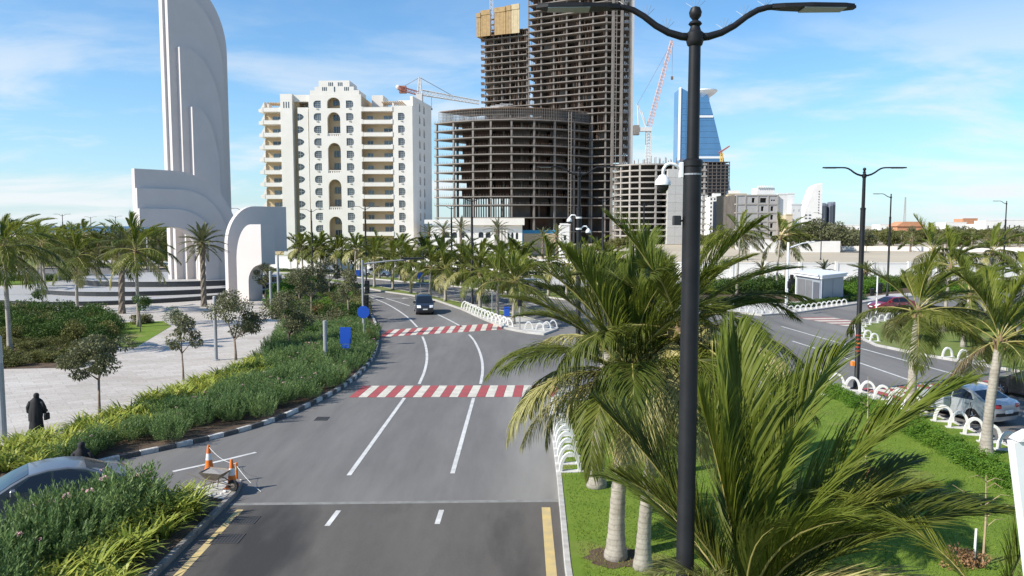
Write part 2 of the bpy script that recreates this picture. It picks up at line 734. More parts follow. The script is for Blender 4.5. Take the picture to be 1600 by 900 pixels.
def island(name, poly, top, stone=1.0, alt=False, near=(14, 46), m=None, kind='structure', z=0.13):
    """a raised area with a kerb; near kerb stones are single objects, the rest one strip"""
    poly = ccw([(p[0], p[1]) for p in poly])
    inn = inset(poly, 0.165)
    mb = MB()
    mb.slab([(p[0], p[1]) for p in inn], -0.1, z)
    base = mb.build(name, top)
    base['kind'] = kind
    m = m or M['kerb_stone']
    far = MB()
    k = 0
    n = len(poly)
    carry = []
    for i in range(n):
        a, b = Vector(poly[i]), Vector(poly[(i + 1) % n])
        d = (b - a)
        if d.length < 1e-3:
            continue
        cnt = max(1, int(round(d.length / stone)))
        for j in range(cnt):
            p, q = a.lerp(b, j / cnt), a.lerp(b, (j + 1) / cnt)
            mid = (p + q) / 2
            if mid.y < 10:
                continue
            u = (q - p).normalized()
            pxx = 800 + FPX * mid.x / max(1, mid.y)
            if near[0] < mid.y < near[1] and -40 < pxx < 1640:
                mm = (M['kerb_white'] if k % 2 == 0 else M['kerb_black']) if alt else m
                k += 1
                o = link('kerb_stone', kerb_mesh(mm), base, (mid.x, mid.y, 0), math.atan2(u.y, u.x), scale=((q - p).length - 0.012, 1, 1 if not alt else 1.12))
            else:
                nrm = Vector((-u.y, u.x)) * 0.17
                far.slab([p, q, q + nrm, p + nrm], -0.1, 0.155)
    if far.v:
        far.build('kerb', m, base)
    return base


def pp(pts, z=0):
    return [P(x, y, z) for x, y in pts]


# ---- plaza with the planting bed on the left of the main road
kerb_path = [Vector((-34, 0, 0)), Vector((-22.0, 16.5, 0))] + pp([(0, 765), (175, 721), (290, 697), (385, 674), (455, 650), (530, 612), (562, 588), (586, 560), (594, 532),
                                                               (589, 505), (574, 480), (550, 461), (515, 448), (470, 439), (400, 432)])
kerb_path = kerb_path[:2] + smooth_path(kerb_path[2:], 2)
plaza_poly = [(p.x, p.y) for p in kerb_path] + [(-62, 126), (-140, 126), (-140, 0)]
plaza = island('plaza', plaza_poly, M['paving'], 0.66, True, (14, 66))

# ---- wedge between the slip road and the main road
wedge_poly = [(-8.6, -10), (-8.6, 10), (-8.62, 18.4), (-8.66, 23.6), (-8.85, 24.6), (-9.3, 24.95), (-9.8, 24.6), (-12.9, 19.8), (-19, 11), (-30, -6)]
wedge = island('traffic_island', wedge_poly, M['soil'], 1.0, False, (14, 30), mat('kerb_dark_shaded', (0.26, 0.24, 0.215), 0.9, col2=(0.16, 0.145, 0.13), scale=4, bump=.3, rnd=.15))  # dark concrete kerb with its shade put into the colour
sheet('paved_tip', [(-8.85, 22.9), (-8.85, 23.6), (-9.0, 24.4), (-9.35, 24.65), (-9.75, 24.3), (-10.2, 23.6)], 0.14, M['pavement_concrete'])

# ---- lawn island between the two carriageways
lawn_poly = [(1.2, -10), (1.3, 18.4), (1.5, 25), (1.62, 31), (1.75, 36.2), (2.4, 38.6), (4.2, 40.2), (9, 41.3), (14, 41.6), (16.4, 41.0), (17.6, 39.2), (18.4, 36), (18.9, 32.5), (19.0, 28), (18.8, 18), (18.6, -10)]
lawn = island('lawn_island', lawn_poly, M['lawn'], 1.0, False, (14, 46))
sheet('paved_island_end', inset(ccw([(1.75, 36.2), (2.4, 38.6), (4.2, 40.2), (9, 41.3), (14, 41.6), (16.4, 41.0), (17.6, 39.2), (18.4, 36.2), (15.6, 37.2), (9, 37.4), (4, 36)]), 0.19), 0.136, M['pavement_concrete'])

# ---- the palm-planted median beyond the junction
med_near = pp([(420, 430), (470, 434), (520, 442), (560, 449), (600, 456.5), (640, 462), (680, 470), (720, 484), (755, 500), (791, 515), (822, 521), (850, 524)])
med_far = pp([(872, 516), (850, 505), (790, 488), (720, 473.5), (660, 460.5), (600, 450), (540, 440), (470, 431), (420, 427.5)])
median = island('palm_median', med_near + med_far, M['median_grass'], 2.0, False, (14, 76))
sheet('paved_median_end', inset(ccw([(p.x, p.y) for p in pp([(748, 499), (791, 515), (822, 521), (850, 524), (872, 516), (850, 505), (800, 493)])]), 0.19), 0.136, M['pavement_concrete'])
med2 = pp([(380, 424.5), (500, 429), (600, 438), (690, 446), (790, 457), (860, 466), (930, 475), (985, 484), (1010, 482), (985, 470), (900, 459), (800, 450), (700, 441), (600, 433.5), (500, 426.2), (380, 422)])
island('second_median', med2, M['median_grass'], 3.0, False, (0, 0))

# ---- far pavement in front of the white wall, carrying on to the booth on the right
far_pave = pp([(300, 417), (500, 421), (600, 426), (700, 432), (800, 440), (900, 450), (1000, 466), (1100, 483), (1190, 494), (1245, 490), (1320, 479), (1400, 466), (1640, 452)])
far_pave_poly = [(p.x, p.y) for p in far_pave] + [(160, 121), (160, 135), (30, 150), (-120, 190)]
island('far_pavement', far_pave_poly, M['pavement_concrete'], 2.0, False, (60, 84))

# ---- island on the right between the carriageway and the side street
isl_r = pp([(1640, 592), (1540, 573), (1440, 556), (1368, 541), (1338, 527), (1332, 517), (1348, 508), (1400, 497), (1500, 493), (1700, 490)])
isl_r_poly = [(40, 40)] + [(p.x, p.y) for p in isl_r] + [(70, 60), (70, 40)]
island('grass_island', isl_r_poly, M['median_grass'], 1.0, False, (40, 72))

# ---- sheets of planting soil and grass
bed_in = pp([(-60, 742), (0, 716), (150, 668), (290, 613), (380, 580), (430, 545), (446, 508), (424, 482), (408, 458), (440, 441)])
bed_out = [(p.x - 0.25, p.y + 0.12) for p in kerb_path[2:-4]]
bed_poly = [(p.x, p.y) for p in bed_in][::-1] + bed_out
sheet('planting_bed', bed_poly, 0.142, M['soil'])
sheet('grass_patch', [(p.x, p.y) for p in pp([(150, 530), (168, 507), (255, 504), (268, 512), (212, 546), (190, 545)])], 0.142, M['lawn'])
shrub_bed = pp([(-90, 582), (110, 578), (165, 552), (178, 520), (168, 503), (90, 497), (-90, 500)])
sheet('planting_bed', [(p.x, p.y) for p in shrub_bed], 0.146, M['soil'])
sheet('grass_strip', [(p.x, p.y) for p in pp([(-60, 441), (150, 439), (160, 444), (-60, 449)])], 0.142, M['lawn'])
sheet('planting_bed', [(p.x, p.y) for p in pp([(1092, 478), (1180, 474), (1300, 472), (1390, 461), (1640, 447), (1640, 438), (1092, 441)])], 0.142, M['soil'])


# ================================================================== ROAD MARKINGS
def ribbon(name, path, wid, m, z=0.008):
    path = [Vector((p[0], p[1], 0)) for p in path]
    vs, fs = [], []
    n = len(path)
    for i, p in enumerate(path):
        t = (path[min(i + 1, n - 1)] - path[max(i - 1, 0)]).normalized()
        q = Vector((-t.y, t.x, 0)) * wid / 2
        vs += [(p.x + q.x, p.y + q.y, z), (p.x - q.x, p.y - q.y, z)]
    for i in range(n - 1):
        fs.append((2 * i, 2 * i + 1, 2 * i + 3, 2 * i + 2))
    mb = MB()
    mb.add(vs, fs)
    o = mb.build(name, m)
    o['kind'] = 'structure'
    return o


wp = M['white_paint_road']
for pts in ([(545, 743), (632, 622)], [(655, 600), (664, 580), (668, 558), (665, 538), (660, 526)], [(652, 511), (636, 494), (606, 475), (578, 464)], [(560, 459), (536, 453), (505, 446)],
            [(707, 740), (740, 622)], [(751, 600), (755, 578), (752, 555), (742, 533), (733, 523)], [(722, 511), (700, 499), (683, 491)], [(640, 478), (610, 468), (580, 461)],
            [(1221, 510), (1304, 534), (1359, 548), (1502, 588), (1600, 613)], [(1238, 533), (1295, 551), (1349, 569), (1470, 611)],
            [(270, 737), (330, 724), (400, 707)], [(505, 452), (470, 446), (440, 443)]):
    ribbon('lane_line', smooth_path(pp(pts), 2), 0.16, wp)
for a, b in (((511, 822), (529, 798)), ((683, 819), (690, 797)), ((560, 470), (575, 470.5)), ((640, 465), (655, 467))):
    ribbon('lane_dash', pp([a, b]), 0.15, wp)
for pts in ([(600, 446), (700, 458), (790, 474), (850, 490)], [(600, 442), (700, 453), (790, 466), (850, 479)], [(560, 430), (700, 437), (800, 446)]):
    pl = resample(smooth_path(pp(pts), 2), 3)
    for i in range(0, len(pl) - 1, 3):
        ribbon('lane_dash', pl[i:i + 2], 0.15, wp)
ribbon('yellow_edge_line', pp([(853, 793), (862, 900), (870, 980)]), 0.26, M['yellow_paint_road'])
ribbon('yellow_edge_line', [(-8.15, 22.4), (-8.12, 12)], 0.2, M['yellow_paint_road'])
# lane arrow far up the road
for (ax, ay) in ((622, 466), (563, 463)):
    c = P(ax, ay)
    mb = MB()
    mb.add([(c.x - 1.6, c.y - .12, .008), (c.x + .5, c.y - .12, .008), (c.x + .5, c.y + .12, .008), (c.x - 1.6, c.y + .12, .008)], [(0, 1, 2, 3)])
    mb.add([(c.x + .5, c.y - .5, .008), (c.x + 1.4, c.y, .008), (c.x + .5, c.y + .5, .008)], [(0, 1, 2)])
    mb.build('lane_arrow', wp)['kind'] = 'structure'


def crosswalk(a, b, depth, period, mA, mB, along=None):
    """stripes from a to b; each stripe runs in direction along"""
    a, b = Vector((a[0], a[1])), Vector((b[0], b[1]))
    u = (b - a)
    Lg = u.length
    u.normalize()
    v = Vector(along).normalized() if along else Vector((-u.y, u.x))
    root = bpy.data.objects.new('crosswalk', None)
    COL.objects.link(root)
    root.location = (a.x, a.y, 0.008)
    root['kind'] = 'structure'
    n = int(Lg / (period / 2))
    for i in range(n):
        s = period / 2
        p0 = u * (i * s + 0.01)
        p1 = u * ((i + 1) * s - 0.01)
        q = [p0, p1, p1 + v * depth, p0 + v * depth]
        mb = MB()
        mb.add([(x.x, x.y, 0.0) for x in q], [(0, 1, 2, 3)])
        mb.build('stripe', mA if i % 2 == 0 else mB, root)


crosswalk(P(545, 621), P(874, 620), 2.75, 0.9, M['red_paint_road'], M['cream_paint_road'], (0.06, 1))
crosswalk(P(592, 527), P(792, 514.5), 4.2, 0.98, M['red_paint_road'], M['cream_paint_road'], (0.02, 1))
crosswalk((19.0, 36.7), (30.2, 39.6), 3.0, 1.1, M['red_paint_road'], M['cream_paint_road'], (-0.32, 1))
crosswalk(P(1243, 496), P(1330, 511), 3.2, 1.6, M['faded_red_paint'], M['cream_paint_road'], (1, 0.12))


# drain grates
def grate(px, py, wx, wy, label):
    p = P(px, py)
    t = thing('drain_grate', label, 'grate', (p.x, p.y, 0))
    mb = MB()
    mb.add([(-wx / 2, -wy / 2, .009), (wx / 2, -wy / 2, .009), (wx / 2, wy / 2, .009), (-wx / 2, wy / 2, .009)], [(0, 1, 2, 3)])
    mb.build('pit', M['iron'], t)
    f = MB()
    for x0, x1, y0, y1 in ((-wx / 2, wx / 2, -wy / 2, -wy / 2 + .04), (-wx / 2, wx / 2, wy / 2 - .04, wy / 2), (-wx / 2, -wx / 2 + .04, -wy / 2 + .04, wy / 2 - .04), (wx / 2 - .04, wx / 2, -wy / 2 + .04, wy / 2 - .04)):
        f.box(x0, x1, y0, y1, .0, .018)
    f.build('frame', mat('grate_frame', (0.05, 0.047, 0.045), 0.7), t)
    bar = MB()
    bar.box(-.018, .018, -wy / 2 + .04, wy / 2 - .04, .0, .016)
    bm_ = bar.mesh('bar', MATS['grate_frame'])
    k = int((wx - .1) / .085)
    for i in range(k):
        link('bar', bm_, t, (-(k - 1) / 2 * .085 + i * .085, 0, 0))


grate(383, 813, 0.72, 0.62, 'dark iron drain grate beside the tip of the traffic island')
grate(356, 842, 0.76, 0.66, 'dark iron drain grate next to the yellow line by the strappy plants')
grate(503, 654.5, 0.55, 0.62, 'small dark drain grate on the slip road below the oleander kerb')

# ================================================================== VEGETATION
mat('frond_green', (0.080, 0.105, 0.015), 0.5, col2=(0.145, 0.165, 0.030), scale=2.5, rnd=0.28, trans=0.32, spec=0.22)
mat('frond_young', (0.125, 0.165, 0.018), 0.5, col2=(0.21, 0.24, 0.038), scale=2.5, rnd=0.2, trans=0.40, spec=0.22)
mat('frond_old', (0.29, 0.28, 0.085), 0.5, col2=(0.43, 0.39, 0.16), scale=2.0, rnd=0.2, trans=0.25, spec=0.4)
mat('frond_yellow', (0.62, 0.43, 0.035), 0.55, col2=(0.50, 0.36, 0.08), scale=2.0, rnd=0.1, trans=0.25)
mat('frond_dead', (0.23, 0.15, 0.075), 0.8, col2=(0.32, 0.23, 0.13), scale=3.0, rnd=0.2, trans=0.1)
mat('date_green', (0.115, 0.125, 0.05), 0.55, col2=(0.17, 0.18, 0.085), scale=2.5, rnd=0.2, trans=0.2, spec=.2)
mat('rachis', (0.21, 0.20, 0.055), 0.5, col2=(0.33, 0.28, 0.10), scale=3, spec=.25)
mat('palm_trunk', (0.40, 0.36, 0.30), 0.9, col2=(0.25, 0.21, 0.17), scale=5, bump=0.6, bscale=18, rnd=0.12)
mat('palm_trunk_pale', (0.44, 0.40, 0.34), 0.9, col2=(0.27, 0.235, 0.19), scale=4, bump=0.6, bscale=18, rnd=0.1, detail=9)
# leaf-scar rings round the trunk
tn = M['palm_trunk_pale'].node_tree
tb = tn.nodes['Principled BSDF']
tcol = tb.inputs['Base Color'].links[0].from_socket
ttc = tn.nodes.new('ShaderNodeTexCoord')
wv = tn.nodes.new('ShaderNodeTexWave')
wv.bands_direction = 'Z'
wv.inputs['Scale'].default_value = 2.4
wv.inputs['Distortion'].default_value = 2.2
wv.inputs['Detail'].default_value = 3
tn.links.new(ttc.outputs['Object'], wv.inputs['Vector'])
wr = tn.nodes.new('ShaderNodeMapRange')
wr.inputs['From Min'].default_value = 0.0
wr.inputs['From Max'].default_value = 0.35
wr.inputs['To Min'].default_value = 0.80
wr.inputs['To Max'].default_value = 1.0
tn.links.new(wv.outputs['Fac'], wr.inputs['Value'])
th_ = tn.nodes.new('ShaderNodeHueSaturation')
tn.links.new(wr.outputs[0], th_.inputs['Value'])
tn.links.new(tcol, th_.inputs['Color'])
tn.links.new(th_.outputs[0], tb.inputs['Base Color'])
mat('date_trunk', (0.25, 0.20, 0.15), 0.95, col2=(0.13, 0.10, 0.075), scale=6, bump=0.8, bscale=12, rnd=0.1)
mat('palm_fibre', (0.15, 0.10, 0.055), 0.95, col2=(0.27, 0.19, 0.10), scale=7, bump=0.6)
mat('bark', (0.17, 0.125, 0.09), 0.95, col2=(0.26, 0.21, 0.165), scale=8, bump=0.6, rnd=0.1)
mat('leaf_grey', (0.115, 0.125, 0.05), 0.6, col2=(0.21, 0.205, 0.115), scale=1.6, rnd=0.15, trans=0.2, spec=0.18)
mat('leaf_dark', (0.045, 0.09, 0.016), 0.55, col2=(0.09, 0.145, 0.032), scale=1.5, rnd=0.2, trans=0.2, spec=0.18)
mat('leaf_bright', (0.085, 0.185, 0.018), 0.55, col2=(0.15, 0.26, 0.035), scale=1.5, rnd=0.15, trans=0.25, spec=0.18)
mat('leaf_olive', (0.11, 0.12, 0.03), 0.6, col2=(0.18, 0.175, 0.06), scale=1.5, rnd=0.25, trans=0.2, spec=0.18)
mat('leaf_oleander', (0.098, 0.172, 0.046), 0.5, col2=(0.195, 0.275, 0.105), scale=1.8, rnd=0.22, trans=0.25, spec=0.18)
mat('leaf_strap', (0.24, 0.31, 0.04), 0.4, col2=(0.42, 0.42, 0.09), scale=2.5, rnd=0.2, trans=0.3, spec=0.18)
mat('leaf_brown', (0.22, 0.13, 0.06), 0.8, col2=(0.33, 0.20, 0.10), scale=2, rnd=0.2, trans=0.15, spec=0.18)
mat('petal_pink', (0.72, 0.36, 0.38), 0.6, col2=(0.80, 0.55, 0.54), scale=8, trans=0.2)
mat('petal_red', (0.6, 0.09, 0.05), 0.6, var=0.2, trans=0.2)


def frond_mesh(name, Lf, e0, droop, n, lw, ll, fold, seed, style='coco', mats=('frond_green', 'rachis'), wind=(0.0, 0.0)):
    rg = random.Random(seed)
    K = 14
    wv3 = Vector((wind[0], wind[1], 0.12 * math.hypot(*wind)))
    pts = [Vector((0, 0, 0))]
    tang = []
    side_sway = rg.uniform(-0.25, 0.25)
    for i in range(K):
        t = (i + 0.5) / K
        e = e0 - droop * (t ** 1.35)
        a = side_sway * t * t
        d = Vector((math.cos(e) * math.cos(a), math.cos(e) * math.sin(a), math.sin(e)))
        d = (d + wv3 * (0.75 * t ** 1.4)).normalized()
        pts.append(pts[-1] + d * (Lf / K))
        tang.append(d)
    tang.append(tang[-1])

    def at(t):
        f = t * K
        i = min(K - 1, int(f))
        return pts[i].lerp(pts[i + 1], f - i), tang[i].lerp(tang[min(i + 1, K)], f - i).normalized()

    mb = MB()
    rr = [max(0.004, 0.030 * (1 - i / K) ** 0.8 + 0.003) * (Lf / 3.6) for i in range(K + 1)]
    mb.tube(pts[::2], rr[::2], 4, 1, cap=False)
    up = Vector((0, 0, 1))
    t0 = 0.17 if style == 'coco' else 0.08
    for i in range(n):
        tt = t0 + (1 - t0) * (i + rg.uniform(-.3, .3)) / (n - 1)
        tt = min(0.995, max(t0, tt))
        p, T = at(tt)
        Sd = T.cross(up)
        if Sd.length < 0.05:
            Sd = Vector((0, 1, 0))
        Sd.normalize()
        Nn = Sd.cross(T).normalized()
        q = (tt - t0) / (1 - t0)
        if style == 'coco':
            prof = (0.45 + 0.55 * min(1, q / 0.25)) * (1 - 0.72 * max(0, (q - 0.45) / 0.55) ** 1.5)
        else:
            prof = (0.35 + 0.65 * min(1, q / 0.3)) * (1 - 0.6 * max(0, (q - 0.4) / 0.6) ** 1.6)
        for sgn in (-1, 1):
            ln = ll * prof * rg.uniform(0.82, 1.12)
            fwd = 0.55 + 0.7 * q * q + rg.uniform(-.12, .12)
            spread = 1.0 - 0.35 * q
            if style == 'date':
                fwd += 0.35
            else:
                fwd += 0.85 * max(0, math.sin(e0)) + rg.uniform(-.15, .25)          # young upright fronds keep their leaflets closed
                spread *= 1 - 0.45 * max(0, math.sin(e0))
            d = (T * fwd + Sd * sgn * spread + Nn * (fold + rg.uniform(-.14, .14)) + Vector((0.0, side_sway * .5, 0))).normalized()
            g = (0.18 + rg.uniform(0, .38)) * (1.0 if style == 'coco' else 0.3) * (1.9 if e0 < .3 else (1.0 if e0 < .8 else .5))
            m1 = p + d * ln * 0.45 - up * ln * 0.06 * g
            d2 = (d - up * g * 1.1 + wv3 * (.3 + rg.uniform(0, .35))).normalized()
            m2 = m1 + d2 * ln * 0.33
            d3 = (d2 - up * g * 1.3 + wv3 * (.4 + rg.uniform(0, .45))).normalized()
            tip = m2 + d3 * ln * 0.28
            wv = d.cross(Nn).normalized() if rg.random() < 0.75 else (T + Nn * rg.uniform(-.6, .6)).normalized()
            tw = rg.uniform(-.5, .5)
            wv = (wv + Nn * tw).normalized()
            h = lw * 0.5
            mb.add([p - wv * h * .5, p + wv * h * .5, m1 + wv * h, m1 - wv * h, m2 + wv * h * .7, m2 - wv * h * .7, tip],
                   [(0, 1, 2, 3), (3, 2, 4, 5), (5, 4, 6)], 0)
    return mb.mesh(name, [M[mats[0]], M[mats[1]]])


ELEV = [82, 66, 50, 34, 16, -4, -28, -55]
FR = {}


OCT = 8
WDIR = Vector((0.93, 0.30))


def frond_for(lod, style, el, az, gust, rg):
    """frond mesh for an elevation and a compass octant, bent down-wind by gust"""
    e = min(ELEV, key=lambda q: abs(q - el))
    o = int(round(az / (2 * math.pi) * OCT)) % OCT if gust > 0 else 0
    var = rg.randrange(2)
    key = (lod, style, e, o, gust, var)
    if key not in FR:
        n, lw = {'near': (124, 0.027), 'mid': (50, 0.058), 'far': (26, 0.12)}[lod]
        if style == 'date':
            n, lw = {'near': (60, 0.035), 'mid': (46, 0.05), 'far': (24, 0.09)}[lod]
        a = o / OCT * 2 * math.pi
        wl = (gust * (WDIR.x * math.cos(a) + WDIR.y * math.sin(a)), gust * (-WDIR.x * math.sin(a) + WDIR.y * math.cos(a)))
        sd_ = hash((lod, style)) % 50 + ELEV.index(e) * 100 + o * 7 + var * 1000
        sd_ = len(FR) + 17
        if style == 'coco':
            dr = R({82: 28, 66: 42, 50: 58, 34: 70, 16: 78, -4: 72, -28: 50, -55: 28}[e]) * (0.8 + 0.3 * var)
            Lf = {82: 2.9, 66: 3.4}.get(e, 3.7)
            fold = {82: 0.55, 66: 0.45, 50: 0.3, 34: 0.15}.get(e, -0.05)
            FR[key] = frond_mesh('frond', Lf, R(e), dr, n, lw, 1.14, fold, sd_, 'coco', wind=wl)
        else:
            dr = R(max(12, 46 - abs(e - 30) * 0.3)) * (0.85 + .2 * var)
            FR[key] = frond_mesh('frond', 2.5, R(e), dr, n, lw, 0.42, 0.42, sd_, 'date', ('date_green', 'rachis'), wind=wl)
    return FR[key]


def set_mat(o, m):
    o.material_slots[0].link = 'OBJECT'
    o.material_slots[0].material = m


def add_frond(root, tab, base, az, el, rg, matn, scale=1.0):
    me = frond_for(tab[0], tab[1], el, az % (2 * math.pi), tab[2], rg)
    o = link('frond', me, root, base, rot=(0, 0, az), scale=scale)
    if matn:
        set_mat(o, M[matn])
    return o


def trunk_mesh(h, lean, r0, r1, rg, style):
    """rings of an old trunk: swollen foot, slight waist, leaf-scar ridges"""
    mb = MB()
    K = max(10, int(h / 0.16)) if style == 'near' else 10
    sides = 12 if style == 'near' else 8
    pts, rad = [], []
    for i in range(K + 1):
        t = i / K
        pts.append(Vector((lean[0] * t * t, lean[1] * t * t, h * t - (0.06 if i == 0 else 0))))
        foot = 0.75 * math.exp(-t * h / 0.45)
        r = r1 + (r0 - r1) * (1 - t) ** 1.2 + r1 * foot
        if style == 'near':
            r *= 1 + (0.045 if i % 2 else -0.02)
        rad.append(r)
    mb.tube(pts, rad, sides)
    return mb.mesh('trunk', M['palm_trunk_pale'] if style != 'date' else M['date_trunk'], smooth=True)


WIND = Vector((0.30, 0.10, 0.06))


def palm(loc, h, label, group=None, lod='mid', n=18, scale=1.0, lean=(0, 0), seed=0, style='coco', explicit=None, wind=1.0, old=3, name='palm_tree', e_lo=-42, r=0.13, boots=True):
    rg = random.Random(seed * 31 + 5)
    root = thing(name, label, 'palm tree', loc, 0, group)
    tm = trunk_mesh(h, lean, r * 1.12, r, rg, 'near' if lod == 'near' else 'far') if style == 'coco' else date_trunk(h, lean, lod)
    link('trunk', tm, root)
    top = Vector((lean[0], lean[1], h))
    tab = (lod, style, 0.0 if style != 'coco' or wind == 0 else (0.28 if wind < 1 else 0.55))
    # fibrous heart from which the fronds leave
    mb = MB()
    if style == 'coco':
        mb.lathe([(r * 0.9, h - 0.35), (r * 1.15, h - .1), (r * 1.2, h + .1), (r * 0.7, h + .32), (r * .25, h + .45)], 9, 0, (lean[0], lean[1], 0))
    else:
        mb.lathe([(r * 1.0, h - 0.3), (r * 1.45, h), (r * 1.2, h + .3), (r * .4, h + .6)], 9, 0, (lean[0], lean[1], 0))
    mb.build('crown_heart', M['palm_fibre'], root, smooth=True)
    if style == 'coco' and lod != 'far':
        # sheathing stubs of shed fronds and fibre hanging round the heart
        for k in range(9 if lod == 'near' else 5):
            a_ = k * 2.4 + seed
            mb = MB()
            c_, s_ = math.cos(a_), math.sin(a_)
            z_ = h - .28 + .06 * (k % 4)
            mb.tube([(lean[0] + c_ * r * .8, lean[1] + s_ * r * .8, z_), (lean[0] + c_ * r * 1.5, lean[1] + s_ * r * 1.5, z_ + .2), (lean[0] + c_ * r * 2.1, lean[1] + s_ * r * 2.1, z_ + .32 + .1 * (k % 3))], [.05, .04, .03], 5)
            mb.build('frond_stub', M['palm_fibre'] if k % 2 else M['rachis'], root)
    if explicit:
        for (az, el, sc_, mn) in explicit:
            add_frond(root, tab, top + Vector((0, 0, .25)), R(az), el, rg, mn, sc_)
    for i in range(n):
        t = (i + 0.5) / n
        az = i * 2.39996 + rg.uniform(-.3, .3) + seed
        el = 84 - (84 - e_lo) * t ** 0.85 + rg.uniform(-7, 7)
        d = Vector((math.cos(R(el)) * math.cos(az), math.cos(R(el)) * math.sin(az), math.sin(R(el))))
        if style == 'coco':
            d = (d + WIND * wind).normalized()
        el2 = math.degrees(math.asin(d.z))
        az2 = math.atan2(d.y, d.x)
        mn = None
        if style == 'coco':
            mn = 'frond_young' if t < 0.3 else ('frond_green' if t < 1 - old / n else rg.choice(['frond_old', 'frond_old', 'frond_green']))
        add_frond(root, tab, top + Vector((0, 0, .30 * (1 - t) + 0.05)), az2, el2, rg, mn, scale * rg.uniform(.86, 1.08) * (0.82 if t < .12 else 1))
    return root


def date_trunk(h, lean, lod):
    mb = MB()
    K = max(8, int(h / 0.22))
    sides = 12
    vs, fs = [], []
    for i in range(K + 1):
        t = i / K
        r = 0.25 + 0.07 * (t > .8) * (t - .8) * 5 + 0.08 * math.exp(-t * h / .4)
        for k in range(sides):
            an = 2 * math.pi * (k + (0.5 if i % 2 else 0)) / sides
            rr = r * (1.13 if (k + i // 2) % 2 == 0 else 0.93)
            vs.append((lean[0] * t * t + rr * math.cos(an), lean[1] * t * t + rr * math.sin(an), h * t - (.06 if i == 0 else 0)))
    for i in range(K):
        for k in range(sides):
            k2 = (k + 1) % sides
            fs.append((i * sides + k, i * sides + k2, (i + 1) * sides + k2, (i + 1) * sides + k))
    mb.add(vs, fs)
    return mb.mesh('trunk', M['date_trunk'])


# ---------------------------------------------------------------- leaf clouds
def leaf_quads(pos, dirs, ln, wd, rng, flip=0.5):
    """diamond-shaped leaves at pos pointing along dirs"""
    n = len(pos)
    dirs = dirs / np.maximum(1e-6, np.linalg.norm(dirs, axis=1, keepdims=True))
    rnd = rng.normal(size=(n, 3))
    sd = np.cross(dirs, rnd)
    sd /= np.maximum(1e-6, np.linalg.norm(sd, axis=1, keepdims=True))
    ln = np.broadcast_to(ln, (n,))[:, None]
    wd = np.broadcast_to(wd, (n,))[:, None]
    a = pos
    b = pos + dirs * ln * .45 + sd * wd * .5
    c = pos + dirs * ln
    c[:, 2] -= (ln[:, 0] * 0.12)
    d = pos + dirs * ln * .45 - sd * wd * .5
    v = np.stack([a, b, c, d], axis=1).reshape(-1, 3)
    f = np.arange(4 * n).reshape(n, 4)
    return v, f


def crown_points(n, rx, ry, rz, clumps, rng, hollow=0.45, csize=0.42):
    """points in clumps spread through an ellipsoid, leaving gaps between the clumps"""
    cs = []
    while len(cs) < clumps:
        p = rng.uniform(-1, 1, 3)
        l_ = np.linalg.norm(p)
        if hollow < l_ < 1 and p[2] > -0.75:
            cs.append(p * (1 - csize * .55))
    cs = np.array(cs)
    sz = rng.uniform(0.55, 1.15, clumps) * csize
    idx = rng.integers(0, clumps, n)
    g = rng.normal(size=(n, 3))
    g /= np.linalg.norm(g, axis=1, keepdims=True)
    g *= (rng.uniform(0.25, 1, n) ** 0.5)[:, None]
    p = cs[idx] + g * sz[idx][:, None] * np.array([1, 1, .8])
    return p * np.array([rx, ry, rz]), g, cs * np.array([rx, ry, rz])


TREES = {}


def tree_meshes(key, rx, rz, n, leaf, mname, clumps, seed, trunk_h, csize=0.42, r=0.07, limbs=5):
    if key in TREES:
        return TREES[key]
    rng = np.random.default_rng(seed)
    p, g, cs = crown_points(n, rx, rx, rz, clumps, rng, csize=csize)
    p[:, 2] += trunk_h + rz * 0.82
    v, f = leaf_quads(p, g + rng.normal(size=g.shape) * .6, leaf * rng.uniform(.7, 1.25, n), leaf * .5, rng)
    crown = mesh_np('crown', v, f, M[mname])
    mb = MB()
    rg = random.Random(seed)
    z1 = trunk_h * 1.0
    bend = Vector((rg.uniform(-.12, .12), rg.uniform(-.12, .12), 0)) * trunk_h
    mid = Vector((bend.x, bend.y, z1))
    mb.tube([(0, 0, -.1), (bend.x * .2, bend.y * .2, z1 * .4), mid], [r * 1.35, r, r * .85], 7)
    for k in range(limbs):
        c = Vector(cs[k % len(cs)]) + Vector((0, 0, trunk_h + rz * .82))
        m1 = mid.lerp(c, 0.45) + Vector((0, 0, .08 * rz))
        mb.tube([mid - Vector((0, 0, .1)), m1, c], [r * .7, r * .42, r * .15], 5)
    trunk = mb.mesh('trunk', M['bark'], smooth=True)
    TREES[key] = (trunk, crown)
    return TREES[key]


def tree(loc, key, label, group=None, rz=0, scale=1.0, name='tree', cat='tree', sx=None):
    t, c = TREES[key]
    root = thing(name, label, cat, loc, rz, group)
    root.scale = (scale, scale, scale) if sx is None else (scale * sx, scale * sx, scale)
    link('trunk', t, root)
    link('crown', c, root)
    return root


